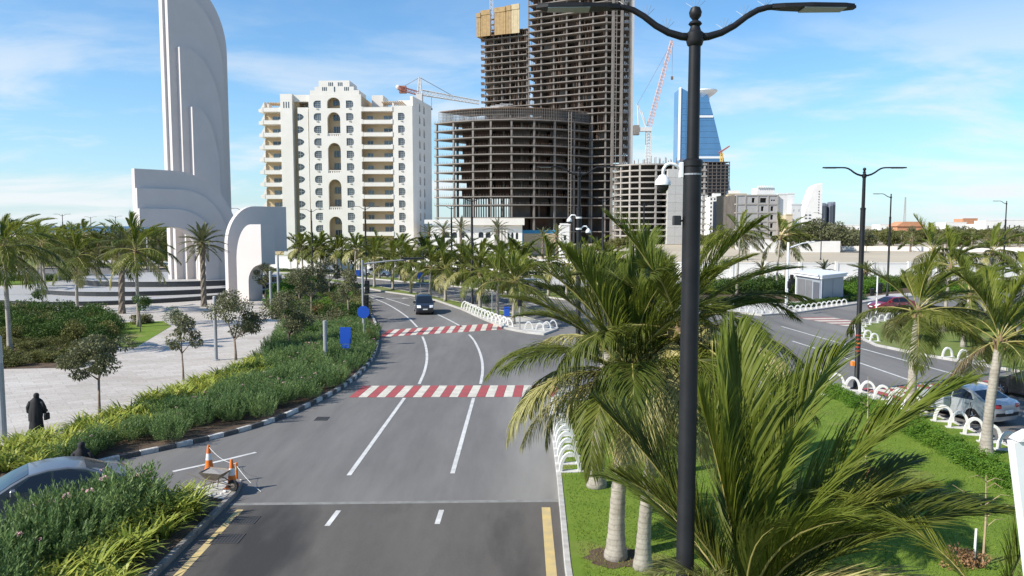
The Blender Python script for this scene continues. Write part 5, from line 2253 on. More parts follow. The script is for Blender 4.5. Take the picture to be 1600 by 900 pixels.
def lamp(loc, label, twin=True, h=10.85, rz=0, spikes=False, group=None, far=False, sleeve=9.2):
    t = thing('street_lamp', label, 'street lamp', loc, rz, group)
    sd_ = 16 if not far else 8
    mb = MB()
    mb.lathe([(.30, 0), (.30, .05), (.17, .08), (.16, .4), (.125, .45), (.122, sleeve - .05), (.135, sleeve - .04), (.135, sleeve + .03), (.09, sleeve + .06)], sd_)
    mb.build('lower_pole', M['lamp_black'], t, angle=40)
    mb = MB()
    mb.lathe([(.085, sleeve), (.078, h - .12), (.1, h - .1), (.115, h - .05), (.115, h + .05), (.08, h + .08), (.06, h + .14), (.09, h + .17), (.07, h + .2), (.035, h + .22), (.075, h + .27), (.085, h + .32), (.06, h + .38), (.01, h + .4)], sd_)
    mb.build('upper_pole', M['lamp_black'], t, angle=40)
    for s_ in ((-1, 1) if twin else (-1,)):
        arm = [(s_ * x, 0, h + z) for x, z in ((.05, 0), (.18, .01), (.35, .06), (.52, .15), (.68, .27), (.82, .35), (.95, .385), (1.12, .395))]
        mb = MB()
        mb.tube(arm, [.055, .05, .046, .043, .041, .04, .038, .036], 10 if not far else 6)
        a = mb.build('arm', M['lamp_black'], t, smooth=True)
        mb = MB()
        top = [(1.0, -.05), (1.15, -.10), (1.5, -.15), (1.95, -.12), (2.1, -.05), (2.1, .05), (1.95, .12), (1.5, .15), (1.15, .10), (1.0, .05)]
        pts = [(s_ * x, y) for x, y in top]
        if s_ < 0:
            pts = pts[::-1]
        mb.slab(pts, h + .365, h + .40)
        mb.slab([(x * .985 + s_ * .02, y * .7) for x, y in pts], h + .40, h + .425)
        hd = mb.build('lamp_head', M['lamp_black'], t)
        mb = MB()
        mb.slab([(s_ * 1.4, -.13), (s_ * 1.95, -.11), (s_ * 1.95, .11), (s_ * 1.4, .13)][::s_], h + .35, h + .362)
        mb.build('lens', M['lamp_lens'], hd)
        if spikes:
            for k, (x, z) in enumerate(((.38, .12), (.64, .29), (.92, .42))):
                mb = MB()
                for q in range(5):
                    an = R(30 + q * 30)
                    mb.tube([(s_ * x, 0, h + z - .02), (s_ * x + .10 * math.cos(an), .05 * (q - 2) * .6, h + z + .13 * math.sin(an))], .0028, 3)
                mb.build('bird_spike', M['galvanised'], a)
    if spikes:
        mb = MB()
        for q in range(5):
            an = R(30 + q * 30)
            mb.tube([(0, 0, h + .36), (.13 * math.cos(an), .05 * (q - 2) * .6, h + .38 + .15 * math.sin(an))], .0028, 3)
        mb.build('bird_spike', M['galvanised'], t)
    return t


NLD = 10.4
nl = lamp((XD(1078, NLD) + .02, NLD, .13), 'tall black twin arm street lamp carrying a white dome camera', spikes=True)
l2p = P(1338, 612)
lamp((l2p.x, l2p.y, .13), 'black twin arm street lamp at the lawn corner with orange reflective bands', spikes=False)
t2 = thing('pole_reflector', 'red and orange reflective bands wrapped round the corner lamp post', 'reflector', (l2p.x, l2p.y, .13))
for k in range(5):
    mb = MB()
    mb.lathe([(.128, 1.95 + k * .2), (.131, 1.96 + k * .2), (.131, 2.02 + k * .2), (.128, 2.03 + k * .2)], 14)
    mb.build('band', M['signal_red'] if k != 2 else M['signal_orange'], t2)
mb = MB()
mb.cbox(-.32, -.14, -.1, .1, 1.22, 1.45, .02)
tag(mb.build('push_button_box', M['signal_orange'], loc=(l2p.x, l2p.y, .13)), 'small orange push button box on the corner lamp post', 'button box')
p3_ = P(905, 622)
lamp((p3_.x, 38.2, .13), 'black twin arm lamp carrying two white cameras behind the near palms')
lamp((P(738, 480).x, P(738, 480).y, .13), 'black twin arm lamp on the far median beside the hoop row', far=True)
lamp((XD(942, 80), 80, .13), 'black twin arm lamp showing beside the tower columns', far=True)
lamp((P(706, 441).x, P(706, 441).y, .13), 'thin black lamp post among the palms by the villa', far=True)
lamp((P(1386, 466).x, P(1386, 466).y, .13), 'black single arm street lamp behind the grass island palms', twin=False, h=11.6, far=True, sleeve=9.3)
lamp((XD(1571, 118), 118, 0), 'black single arm street lamp in front of the sandy lot', twin=False, h=11.8, far=True, sleeve=9.3)
lamp((XD(1284, 190), 190, 0), 'dark lamp post before the olive trees by the twin towers', twin=False, h=11.2, far=True)
lamp((XD(1006, 100), 100, .13), 'dark twin lamp before the small round concrete shell', far=True)
for px, D, lb in ((98, 190, 'distant twin lamp above the palms left of the monument'), (181, 230, 'distant twin lamp seen just above the sea line'), (142, 250, 'far faint twin lamp between the two distant lamps'),
                  (380, 125, 'distant twin lamp peeping over the grey arch'), (487, 132, 'twin lamp in front of the left half of the apartment block'), (571, 112, 'twin lamp before the balconies of the apartment block')):
    lamp((XD(px, D), D, 0), lb, far=True)

# dome camera on the near lamp
cam_t = thing('security_camera', 'white dome security camera on curved arm strapped to black lamp post', 'camera', (nl.location.x, nl.location.y - .0, CAM_H + .70))
mb = MB()
for z in (-.02, .10):
    mb.lathe([(.1235, z - .012), (.127, z - .01), (.127, z + .01), (.1235, z + .012)], 18)
mb.build('strap', M['galvanised'], cam_t)
mb = MB()
mb.cbox(-.175, -.125, -.055, .055, -.06, .14, .01)
mb.build('bracket', M['plastic_white'], cam_t)
mb = MB()
mb.tube([(-.17, 0, .06), (-.24, 0, .115), (-.30, 0, .125), (-.355, 0, .105), (-.39, 0, .05), (-.395, 0, -.03)], .022, 10)
mb.build('arm', M['plastic_white'], cam_t, smooth=True)
mb = MB()
mb.lathe([(.02, -.02), (.045, -.03), (.075, -.07), (.105, -.115), (.108, -.16), (.085, -.165)], 20, 0, (-.395, 0, 0))
mb.build('housing', M['plastic_white'], cam_t, angle=40)
mb = MB()
mb.lathe([(.085, -.16)] + [(.082 * math.cos(R(a)), -.17 - .095 * math.sin(R(a))) for a in range(0, 91, 15)], 20, 0, (-.395, 0, 0))
mb.build('dome', M['plastic_black'], cam_t, smooth=True)
sp_t = thing('speaker_box', 'small black box bracketed to the near lamp post below the camera', 'speaker', (nl.location.x, nl.location.y, CAM_H + .06))
mb = MB()
mb.cbox(-.25, -.15, -.06, .06, -.06, .07, .012)
mb.build('case', M['plastic_black'], sp_t)
mb = MB()
mb.tube([(-.16, 0, 0), (-.1, 0, 0)], .015, 6)
mb.build('bracket', M['plastic_black'], sp_t)
for sx_, dz in ((-1, 0), (1, -.55)):
    c2 = thing('security_camera', 'small white camera on the lamp behind the palms, ' + ('facing the road' if sx_ < 0 else 'facing the lawn'), 'camera', (p3_.x, 38.2, 8.85 + dz))
    c2.scale = (.6, .6, .6)
    mb = MB()
    mb.lathe([(.24, -.03), (.25, -.02), (.25, .1), (.24, .11)], 12)
    mb.build('strap', M['plastic_white'], c2)
    mb = MB()
    mb.tube([(sx_ * .14, 0, .05), (sx_ * .35, 0, .25), (sx_ * .6, 0, .26), (sx_ * .78, 0, .05)], .06, 8)
    mb.lathe([(.05, .08), (.2, -.1), (.24, -.28), (.18, -.3)], 14, 0, (sx_ * .78, 0, 0))
    mb.build('housing', M['plastic_white'], c2, smooth=True)
    mb = MB()
    mb.lathe([(.18, -.29), (.16, -.38), (.1, -.45), (.01, -.48)], 12, 0, (sx_ * .78, 0, 0))
    mb.build('dome', M['plastic_black'], c2, smooth=True)

# ================================================================== WHITE HOOP BARRIERS
mb = MB()
na = 14
oo = [(.36 * math.cos(math.pi * i / na), .62 * math.sin(math.pi * i / na)) for i in range(na + 1)]
ii = [(.265 * math.cos(math.pi * i / na), .52 * math.sin(math.pi * i / na)) for i in range(na + 1)]
vs, fs = [], []
for i in range(na + 1):
    for y in (-.055, .055):
        vs.append((oo[i][0], y, oo[i][1]))
        vs.append((ii[i][0], y, ii[i][1]))
for i in range(na):
    a, b = i * 4, (i + 1) * 4
    fs += [(a, b, b + 1, a + 1), (a + 2, a + 3, b + 3, b + 2), (a, a + 2, b + 2, b), (a + 1, b + 1, b + 3, a + 3)]
mb.add(vs, fs)
hoop_me = mb.mesh('hoop', M['hoop_white'])
mb = MB()
mb.cbox(-.44, .44, -.13, .13, -.03, .035, .015)
foot_me = mb.mesh('footing', mat('hoop_footing', (0.5, 0.49, 0.46), .9, var=.15))


def hoops(pts, n, label, group, z=.13, ang=0.0, sc_=1.0):
    tot = sum((Vector(b) - Vector(a)).length for a, b in zip(pts[:-1], pts[1:]))
    pth = resample(pts, .05)
    for i in range(n):
        p = pth[int(i * (len(pth) - 1) / (n - 1))]
        t = thing('hoop_barrier', label, 'barrier', (p.x, p.y, z), ang + random.uniform(-.06, .06), group)
        t.scale = (sc_,) * 3
        link('hoop', hoop_me, t, (0, 0, .02))
        link('footing', foot_me, t)


hoops([(1.98, 25.6, 0), (2.05, 29, 0), (2.12, 34.5, 0)], 11, 'white arched hoop barrier in the row along the lawn kerb by the main road', 'hoop barriers along the lawn kerb', ang=R(8), sc_=1.06)
e = [(p.x + .25, p.y + .55, 0) for p in pp([(722, 484), (755, 500), (790, 514)])]
hoops(e, 14, 'white arched hoop barrier in the row along the palm median kerb', 'hoop barriers on the palm median', ang=R(-14), sc_=1.12)
hoops([(16.4, 40.35, 0), (17.1, 39.1, 0), (17.7, 37.2, 0), (18.2, 34.8, 0), (18.5, 32, 0), (18.55, 28.6, 0), (18.5, 26, 0)], 15, 'white arched hoop barrier in the row beside the silver car', 'hoop barriers beside the silver car', ang=R(-12), sc_=1.12)
e = [(p.x, p.y + .5, 0) for p in pp([(1150, 488), (1192, 493.5), (1245, 489.5), (1322, 478.5)])]
hoops(e, 18, 'white arched hoop barrier in the row below the kiosk hedge', 'hoop barriers below the kiosk', sc_=.95)
e = [(P(x, y).x, P(x, y).y, 0) for x, y in ((1366, 536), (1343, 524), (1340, 517), (1352, 510), (1400, 499))]
hoops(e, 11, 'white arched hoop barrier round the tip of the grass island', 'hoop barriers on the grass island tip', sc_=.95)
e = [(P(x, y).x, P(x, y).y, 0) for x, y in ((826, 517), (845, 519), (864, 514))]
hoops(e, 4, 'white arched hoop barrier across the paved end of the palm median', 'hoop barriers on the median end')
e = [(P(x, y).x, P(x, y).y, 0) for x, y in ((1480, 561), (1530, 568))]
hoops(e, 3, 'white arched hoop barrier behind the silver car on the grass island', 'hoop barriers on the grass island edge')


# ================================================================== SIGNS, POSTS, SIGNALS
def post_thing(name, label, cat, px, py, hgt, rad=.05, m='galvanised', z=.13):
    p = P(px, py)
    t = thing(name, label, cat, (p.x, p.y, z))
    mb = MB()
    mb.lathe([(rad * 2.2, 0), (rad * 2.2, .03), (rad, .05), (rad, hgt - .02), (rad * .6, hgt)], 10)
    mb.build('pole', M[m], t)
    return t


def disc(t, r, z, m='sign_blue', y=-.07):
    mb = MB()
    mb.lathe([(r * .96, -.012), (r, -.008), (r, .012)], 28, 0, (0, y, z), 'y')
    s_ = mb.build('sign_face', M[m], t)
    mb = MB()
    mb.lathe([(r * .98, .013), (r * .5, .02)], 20, 0, (0, y, z), 'y')
    mb.build('sign_back', M['galvanised'], s_)


t = post_thing('round_sign', 'round blue sign on a grey pole in the oleander bed', 'sign', 569, 541, 2.75, .04)
disc(t, .44, 2.3)
t = post_thing('round_sign', 'small round blue sign on the palm median behind the van', 'sign', 657, 466, 2.9, .035)
disc(t, .40, 2.55)
t = post_thing('blue_sign', 'tall blank blue sign board with small plate below in the shrubs', 'sign', 541, 572, 2.2, .035)
mb = MB()
mb.cbox(-.33, .33, -.075, -.05, 1.25, 2.25, .008)
mb.build('board', M['sign_blue'], t)
mb = MB()
mb.cbox(-.27, .27, -.075, -.05, .98, 1.2, .008)
mb.build('plate', M['sign_blue'], t)
post_thing('grey_post', 'plain grey post standing in the shrubs left of the blue board', 'post', 509, 576, 2.75, .12, 'grey_post')
for px, py, hh, r_, lb in ((338, 566, 4.0, .11, 'slim grey light column beside the bushy grey tree'), (6, 692, 4.1, .13, 'grey light column by the walking person on the plaza'), (424, 494, 4.1, .13, 'shorter grey light column of the pair near the white arch'), (436, 492, 5.6, .12, 'taller grey light column of the pair near the white arch'), (232, 437, 6.5, .1, 'thin grey post behind the stepped platform')):
    t = post_thing('light_column', lb, 'light column', px, py, hh * .74, r_, 'grey_post')
    mb = MB()
    mb.lathe([(r_ * .93, hh * .74 - .01), (r_ * .93, hh - .04), (r_ * .7, hh)], 10)
    mb.build('lantern', mat('lantern_grey', (0.42, 0.42, 0.42), .4, var=.05), t)


def signal_head(t, x, y, z, n=3, fac=0):
    mb = MB()
    mb.cbox(x - .17, x + .17, y - .12, y + .12, z, z + .34 * n, .03)
    hd = mb.build('signal_head', M['plastic_black'], t)
    for k in range(n):
        mb = MB()
        mb.lathe([(.11, -.16), (.125, -.16), (.125, .02), (.1, .02)], 12, 0, (x, y - .12, z + .17 + .34 * k), 'y')
        mb.build('visor', M['plastic_black'], hd)


t = post_thing('traffic_signal_mast', 'grey traffic signal mast with long arm over the main road', 'traffic light', 568, 524, 5.7, .09, 'grey_post')
mb = MB()
mb.tube([(0, 0, 5.4), (1.8, .4, 5.6), (4.0, 1.0, 5.75)], [.07, .055, .04], 8)
mb.build('arm', M['grey_post'], t)
mb = MB()
mb.cbox(3.0, 4.5, .7, 1.2, 5.72, 5.86, .02)
mb.build('arm_panel', M['lamp_black'], t)
signal_head(t, .28, 0, 2.0)
signal_head(t, .30, .25, 3.1)
t = post_thing('traffic_signal_mast', 'pale tapered signal mast with arm beside the kiosk', 'traffic light', 1229, 479, 6.6, .13, 'plastic_white')
mb = MB()
mb.tube([(0, 0, 6.0), (1.5, .1, 6.5), (3.6, .3, 6.75)], [.07, .06, .045], 8)
mb.build('arm', M['plastic_white'], t)
mb = MB()
mb.cbox(2.8, 4.4, .1, .5, 6.72, 6.84, .02)
mb.build('arm_panel', M['lamp_black'], t)
signal_head(t, .45, 0, 2.2)
t = post_thing('traffic_signal_mast', 'pale tapered mast at the near corner of the kiosk hedge', 'traffic light', 1227, 492, 4.2, .07, 'plastic_white')
signal_head(t, .3, 0, 2.4, 2)
t = post_thing('traffic_signal_mast', 'white post with dark signal boxes beside the red car', 'traffic light', 1369, 492, 3.6, .07, 'plastic_white')
signal_head(t, -.42, .1, 1.7, 2)
signal_head(t, .34, .1, 1.9, 3)
t = post_thing('traffic_signal_mast', 'short grey signal post on the paved end of the palm median', 'traffic light', 812, 517, 3.0, .06, 'grey_post')
signal_head(t, 0, -.2, 1.9, 2)
t = post_thing('steel_post', 'short grey post beside the blue litter bin', 'post', 769, 490, 2.0, .05, 'galvanised')
mb = MB()
mb.box(-.35, .35, -.03, .03, 1.85, 1.95)
mb.build('crossbar', M['galvanised'], t)
p = P(792, 497)
t = thing('litter_bin', 'blue litter bin on the grass of the palm median', 'bin', (p.x, p.y, .13))
mb = MB()
mb.cbox(-.26, .26, -.24, .24, .08, .82, .03)
mb.build('body', M['sign_blue'], t)
mb = MB()
mb.cbox(-.29, .29, -.27, .27, .82, .92, .03)
mb.build('lid', M['sign_blue'], t)
mb = MB()
mb.box(-.2, .2, -.18, .18, 0, .08)
mb.build('foot', M['iron'], t)
p = P(560, 433)
t = thing('litter_bin', 'small blue box bin by the far palm trunks', 'bin', (p.x, p.y, .13))
mb = MB()
mb.cbox(-.35, .35, -.3, .3, .05, .95, .04)
mb.build('body', M['sign_blue'], t)
mb = MB()
mb.cbox(-.38, .38, -.33, .33, .95, 1.05, .03)
mb.build('lid', M['sign_blue'], t)
# white slanted stair cheek of the footbridge at the right edge
t = thing('stair_balustrade', 'white painted steel stair cheek at the right edge of the lawn', 'balustrade', (0, 0, 0))
DSN = 9.0
q = [PD(x, y, DSN) for x, y in ((1586, 697), (1586, 690), (1603, 830), (1680, 1400), (1760, 1400), (1670, 690), (1650, 680))]
mb = MB()
poly = [(PD(1585, 692, DSN).x, PD(1585, 692, DSN).z), (PD(1604, 850, DSN).x, PD(1604, 850, DSN).z), (PD(1622, 1000, DSN).x, 3.4), (7.6, 3.4), (7.6, PD(1585, 690, DSN).z)]
mb.prism(poly, DSN, DSN + .14)
mb.build('panel', M['plastic_white'], t)
mb = MB()
z_ = PD(1585, 690, DSN).z
x_ = PD(1590, 690, DSN).x
mb.prism([(x_, z_ + .002), (7.6, z_ + .002), (7.6, z_ + .11), (x_ + .16, z_ + .11), (x_ + .05, z_ + .05)], DSN - .03, DSN + .17)
mb.build('coping', M['plastic_white'], t)
mb = MB()
mb.box(7.3, 7.55, DSN - .02 + .16, DSN + .4, .12, 3.5)
mb.build('post', M['plastic_white'], t)

# ================================================================== CONES, BARROW, ROPE
mat('cone_orange', (0.80, 0.20, 0.02), 0.5, col2=(0.62, 0.15, 0.03), scale=5)
mat('cone_white', (0.75, 0.75, 0.73), 0.45, var=.08)
mat('barrow_steel', (0.14, 0.12, 0.10), 0.7, col2=(0.24, 0.19, 0.14), scale=6)
mat('wet_cement', (0.27, 0.255, 0.235), 0.95, var=.15, scale=12, bump=.6)
mat('rubber', (0.02, 0.02, 0.021), 0.85, var=.2)


def cone(px, py, label, h=.88, z=0.0):
    p = P(px, py)
    t = thing('traffic_cone', label, 'cone', (p.x, p.y, z), random.uniform(-.4, .4))
    k = h / .9
    mb = MB()
    mb.cbox(-.2 * k, .2 * k, -.2 * k, .2 * k, 0, .05, .015)
    mb.lathe([(.185 * k, .05), (.15 * k, .09), (.138 * k, .12 * k)], 18)
    mb.build('base', M['cone_orange'], t)
    segs = [(.138, .12, .104, .40, 'cone_orange'), (.105, .40, .078, .62, 'cone_white'), (.077, .62, .045, .86, 'cone_orange')]
    for r0, z0, r1, z1, mn in segs:
        mb = MB()
        mb.lathe([(r0 * k, z0 * k), (r1 * k, z1 * k)] + ([(.03 * k, .9 * k)] if z1 > .8 else []), 18)
        mb.build('band' if mn == 'cone_white' else 'cone_body', M[mn], t, angle=40)
    return Vector((p.x, p.y, z + h))


c1 = cone(327, 736, 'orange and white traffic cone standing on the slip road lane line', .92)
c2 = cone(363, 768, 'orange and white traffic cone beside the wheelbarrow on the island tip', .92, .14)
p = P(370, 752)
t = thing('delineator_post', 'small orange delineator post behind the cone and wheelbarrow', 'post', (p.x, p.y, 0))
mb = MB()
mb.lathe([(.12, 0), (.12, .03), (.045, .05), (.04, .62), (.02, .64)], 12)
mb.build('post', M['cone_orange'], t)
mb = MB()
mb.lathe([(.0425, .4), (.0425, .5)], 12)
mb.build('band', M['yellow_paint_road'], t)
c3 = Vector((p.x, p.y, .6))
mb = MB()


def sag(a, b, s_=.12):
    return [a.lerp(b, i / 10) - Vector((0, 0, s_ * 4 * (i / 10) * (1 - i / 10))) for i in range(11)]


mb.tube(sag(c1 - Vector((0, 0, .05)), c3, .15), .006, 4)
mb.tube(sag(c3 - Vector((0, 0, .06)), P(408, 768, .02), .08), .006, 4)
tag(mb.build('rope', M['cone_white']), 'thin pale rope strung between the traffic cones', 'rope')
# wheelbarrow
p = P(338, 772)
wb = thing('wheelbarrow', 'dirty steel wheelbarrow full of cement between the traffic cones', 'wheelbarrow', (p.x, p.y, .14), R(-14))
mb = MB()
top = [(-.42, -.30), (.40, -.30), (.40, .30), (-.42, .30)]
bot = [(-.22, -.18), (.12, -.18), (.12, .18), (-.22, .18)]
vs = [(x, y, .62) for x, y in top] + [(x, y, .36) for x, y in bot] + [(x * .95, y * .94, .62) for x, y in top] + [(x * .94, y * .9, .38) for x, y in bot]
fs = [(4, 7, 6, 5)] + [(i, (i + 1) % 4, 4 + (i + 1) % 4, 4 + i)[::-1] for i in range(4)] + [(8 + i, 8 + (i + 1) % 4, 12 + (i + 1) % 4, 12 + i) for i in range(4)] + [(i, (i + 1) % 4, 8 + (i + 1) % 4, 8 + i) for i in range(4)]
mb.add(vs, fs)
mb.build('tray', M['barrow_steel'], wb)
mb = MB()
mb.add([(x * .88, y * .87, .575 + .02 * (i % 2)) for i, (x, y) in enumerate(top)] + [(0, 0, .625)], [(0, 1, 4), (1, 2, 4), (2, 3, 4), (3, 0, 4)])
mb.build('cement_load', M['wet_cement'], wb)
for s_ in (-1, 1):
    mb = MB()
    mb.tube([(.62, s_ * .05, .2), (.2, s_ * .2, .33), (-.4, s_ * .26, .42), (-.85, s_ * .28, .58)], .018, 6)
    mb.build('handle', M['barrow_steel'], wb)
    mb = MB()
    mb.tube([(-.2, s_ * .22, .38), (-.3, s_ * .24, .0), (-.12, s_ * .24, .0), (-.02, s_ * .2, .36)], .016, 6)
    mb.build('leg', M['barrow_steel'], wb)
mb = MB()
mb.lathe([(.10, -.04), (.17, -.045), (.19, 0), (.17, .045), (.10, .04)], 18, 0, (.62, 0, .19), 'y')
wh = mb.build('wheel', M['rubber'], wb)
mb = MB()
mb.lathe([(.02, -.05), (.1, -.035), (.1, .035), (.02, .05)], 12, 0, (.62, 0, .19), 'y')
mb.build('hub', M['barrow_steel'], wh)
# rubble and a paint tin near the barrow
for k, (px, py, s_) in enumerate(((352, 776, .07), (346, 779, .05), (312, 772, .09), (318, 775, .06), (376, 752, .06))):
    p = P(px, py)
    mb = MB()
    rgk = random.Random(k)
    mb.lathe([(s_ * .5, 0), (s_ * rgk.uniform(.8, 1.1), s_ * .4), (s_ * .7, s_ * .9), (s_ * .2, s_ * 1.1)], 6)
    o = mb.build('rubble_lump', M['wall_white'], loc=(p.x, p.y, .14 if k < 4 else 0), rz=k)
    tag(o, 'pale lump of rubble lying near the wheelbarrow', 'rubble', 'rubble by the wheelbarrow')

# ================================================================== CARS
mat('paint_silver', (0.56, 0.58, 0.60), 0.28, var=.02, metal=.55, coat=.6)
mat('paint_grey', (0.17, 0.18, 0.195), 0.3, var=.02, metal=.4, coat=.6)
mat('paint_navy', (0.022, 0.024, 0.032), 0.25, var=.05, metal=.2, coat=.8)
mat('paint_black', (0.012, 0.012, 0.013), 0.25, var=.05, coat=.8)
mat('paint_red', (0.20, 0.012, 0.018), 0.25, var=.05, coat=.8)
mat('paint_white', (0.74, 0.74, 0.73), 0.3, var=.02, coat=.6)
mat('car_glass', (0.012, 0.014, 0.018), 0.06, var=.0, spec=.8)
mat('car_trim', (0.02, 0.02, 0.021), 0.6, var=.1)
mat('head_lens', (0.72, 0.73, 0.74), 0.12, var=.05, spec=.8)
mat('tail_lens', (0.33, 0.012, 0.015), 0.15, var=.1, spec=.7)
mat('rim_alloy', (0.45, 0.45, 0.46), 0.35, metal=.7, var=.05)
mat('plate_white', (0.7, 0.7, 0.68), 0.5, var=.05)

CARS = {
    'sedan': dict(L=4.62, W=1.78, H=1.46, belt=.93, wb=(.93, 3.63), r=.325,
                  up=[(.02, .42), (.03, .62), (.22, .74), (.62, .86), (1.12, .945), (1.55, 1.19), (1.98, 1.385), (2.45, 1.455), (2.95, 1.45), (3.4, 1.36), (3.78, 1.19), (4.05, 1.085), (4.42, 1.05), (4.58, .93), (4.61, .62), (4.55, .36)],
                  ws=(4.05, 6.0), rw=(9.1, 11.0), side=[[(1.52, .985), (2.02, 1.335), (2.52, 1.39), (2.52, .98)], [(2.6, .98), (2.6, 1.392), (3.02, 1.385), (3.42, 1.26), (3.62, 1.02)]],
                  head=(1.1, 2.6, .52, .93), tail=(12.75, 13.35, .5, .95), grille=(0.1, 1.0, 0, .42), plate_r=(13.6, 14.1), trunk=True),
    'van': dict(L=4.58, W=1.77, H=1.75, belt=1.02, wb=(.85, 3.6), r=.34,
                up=[(.02, .45), (.03, .68), (.16, .84), (.5, .97), (.95, 1.07), (1.4, 1.37), (1.82, 1.62), (2.3, 1.735), (3.1, 1.75), (3.85, 1.72), (4.22, 1.62), (4.42, 1.28), (4.52, .98), (4.56, .7), (4.5, .38)],
                ws=(4.05, 6.0), rw=(10.1, 11.0), side=[[(1.4, 1.08), (1.9, 1.56), (2.35, 1.64), (2.35, 1.07)], [(2.43, 1.07), (2.43, 1.645), (3.3, 1.655), (3.3, 1.07)], [(3.38, 1.07), (3.38, 1.655), (3.95, 1.62), (4.2, 1.2), (4.22, 1.1)]],
                head=(1.1, 2.5, .5, .93), tail=(10.6, 12.4, .72, .95), grille=(0.3, 1.2, 0, .45), plate_r=(12.4, 12.9), trunk=False),
}


def make_car(kind, paint, label, loc, heading, group=None, name='car', parts=True):
    """heading: direction the nose points, world radians"""
    S_ = CARS[kind]
    hw = S_['W'] / 2
    up = S_['up']
    Lc = S_['L']

    def warp(x, y, z):
        b = S_['belt']
        f = 1.0
        if z > b:
            f = 1 - .27 * ((z - b) / (S_['H'] - b)) ** 1.15
        elif z < .55:
            f = 1 - .05 * (.55 - z) / .4
        fr = max(0, 1 - x / 1.0)
        re = max(0, 1 - (Lc - x) / .9)
        f *= 1 - .10 * fr ** 2 - .07 * re ** 2
        x2 = x + .20 * fr * y ** 4 - .14 * re * y ** 4
        return Vector((-(x2 - Lc / 2), y * hw * f, z))     # nose towards +x

    def sil(i):
        k = min(len(up) - 2, int(i))
        f = i - k
        return up[k][0] + (up[k + 1][0] - up[k][0]) * f, up[k][1] + (up[k + 1][1] - up[k][1]) * f

    t = thing(name, label, 'car' if kind != 'van' else 'van', loc, heading, group)
    # silhouette with wheel arches, going round
    low = []
    zb = .2
    for cxw in (S_['wb'][1], S_['wb'][0]):
        ra_ = S_['r'] + .055
        a0 = math.asin((zb - S_['r'] + .0) / ra_)
        for k in range(9):
            an = a0 + (math.pi - 2 * a0) * k / 8
            low.append((cxw + ra_ * math.cos(an), S_['r'] + ra_ * math.sin(an)))
    poly = up + [(Lc - .15, .24)] + low + [(.18, .24)]
    ys = [-1, -.965, -.85, -.45, 0, .45, .85, .965, 1]
    n = len(poly)
    vs = []
    for y in ys:
        for (x, z) in poly:
            zz = z
            xx = x
            if abs(y) == 1 and z > .5:
                zz = z - .035
                xx = x + (.03 if x < 1 else (-.03 if x > Lc - 1 else 0))
            if abs(y) < .97 and abs(y) < .9 and z > S_['H'] * .62:
                zz += .018 * (1 - y * y)
            vs.append(warp(xx, y, zz))
    fs = []
    for s_ in range(len(ys) - 1):
        for i in range(n):
            j = (i + 1) % n
            fs.append((s_ * n + i, s_ * n + j, (s_ + 1) * n + j, (s_ + 1) * n + i))
    fs.append(tuple(range(n - 1, -1, -1)))
    fs.append(tuple(range((len(ys) - 1) * n, len(ys) * n)))
    mb = MB()
    mb.add(vs, fs)
    body = mb.build('body', M[paint], t, angle=32)

    def patch(name_, i0, i1, y0, y1, m, parent, off=.012, ni=6, nj=6):
        vs, fs = [], []
        for a in range(ni + 1):
            x, z = sil(i0 + (i1 - i0) * a / ni)
            x2, z2 = sil(min(len(up) - 1.001, i0 + (i1 - i0) * a / ni + .02))
            tx, tz = x2 - x, z2 - z
            l_ = math.hypot(tx, tz) or 1
            nx, nz = -tz / l_, tx / l_
            for b in range(nj + 1):
                y = y0 + (y1 - y0) * b / nj
                cz = .018 * (1 - y * y) if abs(y) < .9 and z > S_['H'] * .62 else 0
                vs.append(warp(x + nx * off, y, z + nz * off + cz))
        for a in range(ni):
            for b in range(nj):
                q_ = a * (nj + 1) + b
                fs.append((q_, q_ + 1, q_ + nj + 2, q_ + nj + 1))
        mb = MB()
        mb.add(vs, fs)
        return mb.build(name_, m, parent, smooth=True)

    patch('windshield', S_['ws'][0], S_['ws'][1], -.88, .88, M['car_glass'], t)
    patch('rear_window', S_['rw'][0], S_['rw'][1], -.86, .86, M['car_glass'], t)

    def sidepoly(name_, pts, sgn, m, parent, off=.012):
        mb = MB()
        v1 = [warp(x, sgn, z) + Vector((0, sgn * off, .0)) for x, z in pts]
        v0 = [p - Vector((0, sgn * (off + .02), 0)) for p in v1]
        k = len(pts)
        mb.add(v1 + v0, [tuple(range(k))] + [(i, (i + 1) % k, k + (i + 1) % k, k + i) for i in range(k)])
        return mb.build(name_, m, parent)

    for sgn in (-1, 1):
        for w_ in S_['side']:
            sidepoly('side_window', w_, sgn, M['car_glass'], t)
        for xs_ in (1.45, 2.54, 3.5):
            sidepoly('door_seam', [(xs_, .3), (xs_ + .018, .3), (xs_ + .018, S_['belt'] - .02), (xs_, S_['belt'] - .02)], sgn, M['car_trim'], body, .006)
        for xs_ in (2.3, 3.25):
            sidepoly('door_handle', [(xs_, .80), (xs_ + .2, .80), (xs_ + .2, .835), (xs_, .835)], sgn, M['rim_alloy'], body, .03)
        sidepoly('sill', [(1.4, .2), (3.2, .2), (3.2, .27), (1.4, .27)], sgn, M['car_trim'], body, .012)
        mb = MB()
        c = warp(1.62, sgn, S_['belt'] + .08)
        mb.cbox(c.x - .06, c.x + .1, c.y + (0 if sgn > 0 else -.2), c.y + (.2 if sgn > 0 else 0), c.z - .06, c.z + .1, .03)
        mb.build('mirror', M[paint], t)
        a, b, y0, y1 = S_['head']
        patch('headlight', a, b, sgn * y0, sgn * y1, M['head_lens'], t, .014, 4, 4)
        a, b, y0, y1 = S_['tail']
        patch('tail_light', a, b, sgn * y0, sgn * y1, M['tail_lens'], t, .014, 4, 4)
    a, b, y0, y1 = S_['grille']
    patch('grille', a, b, -y1, y1, M['car_trim'], t, .012)
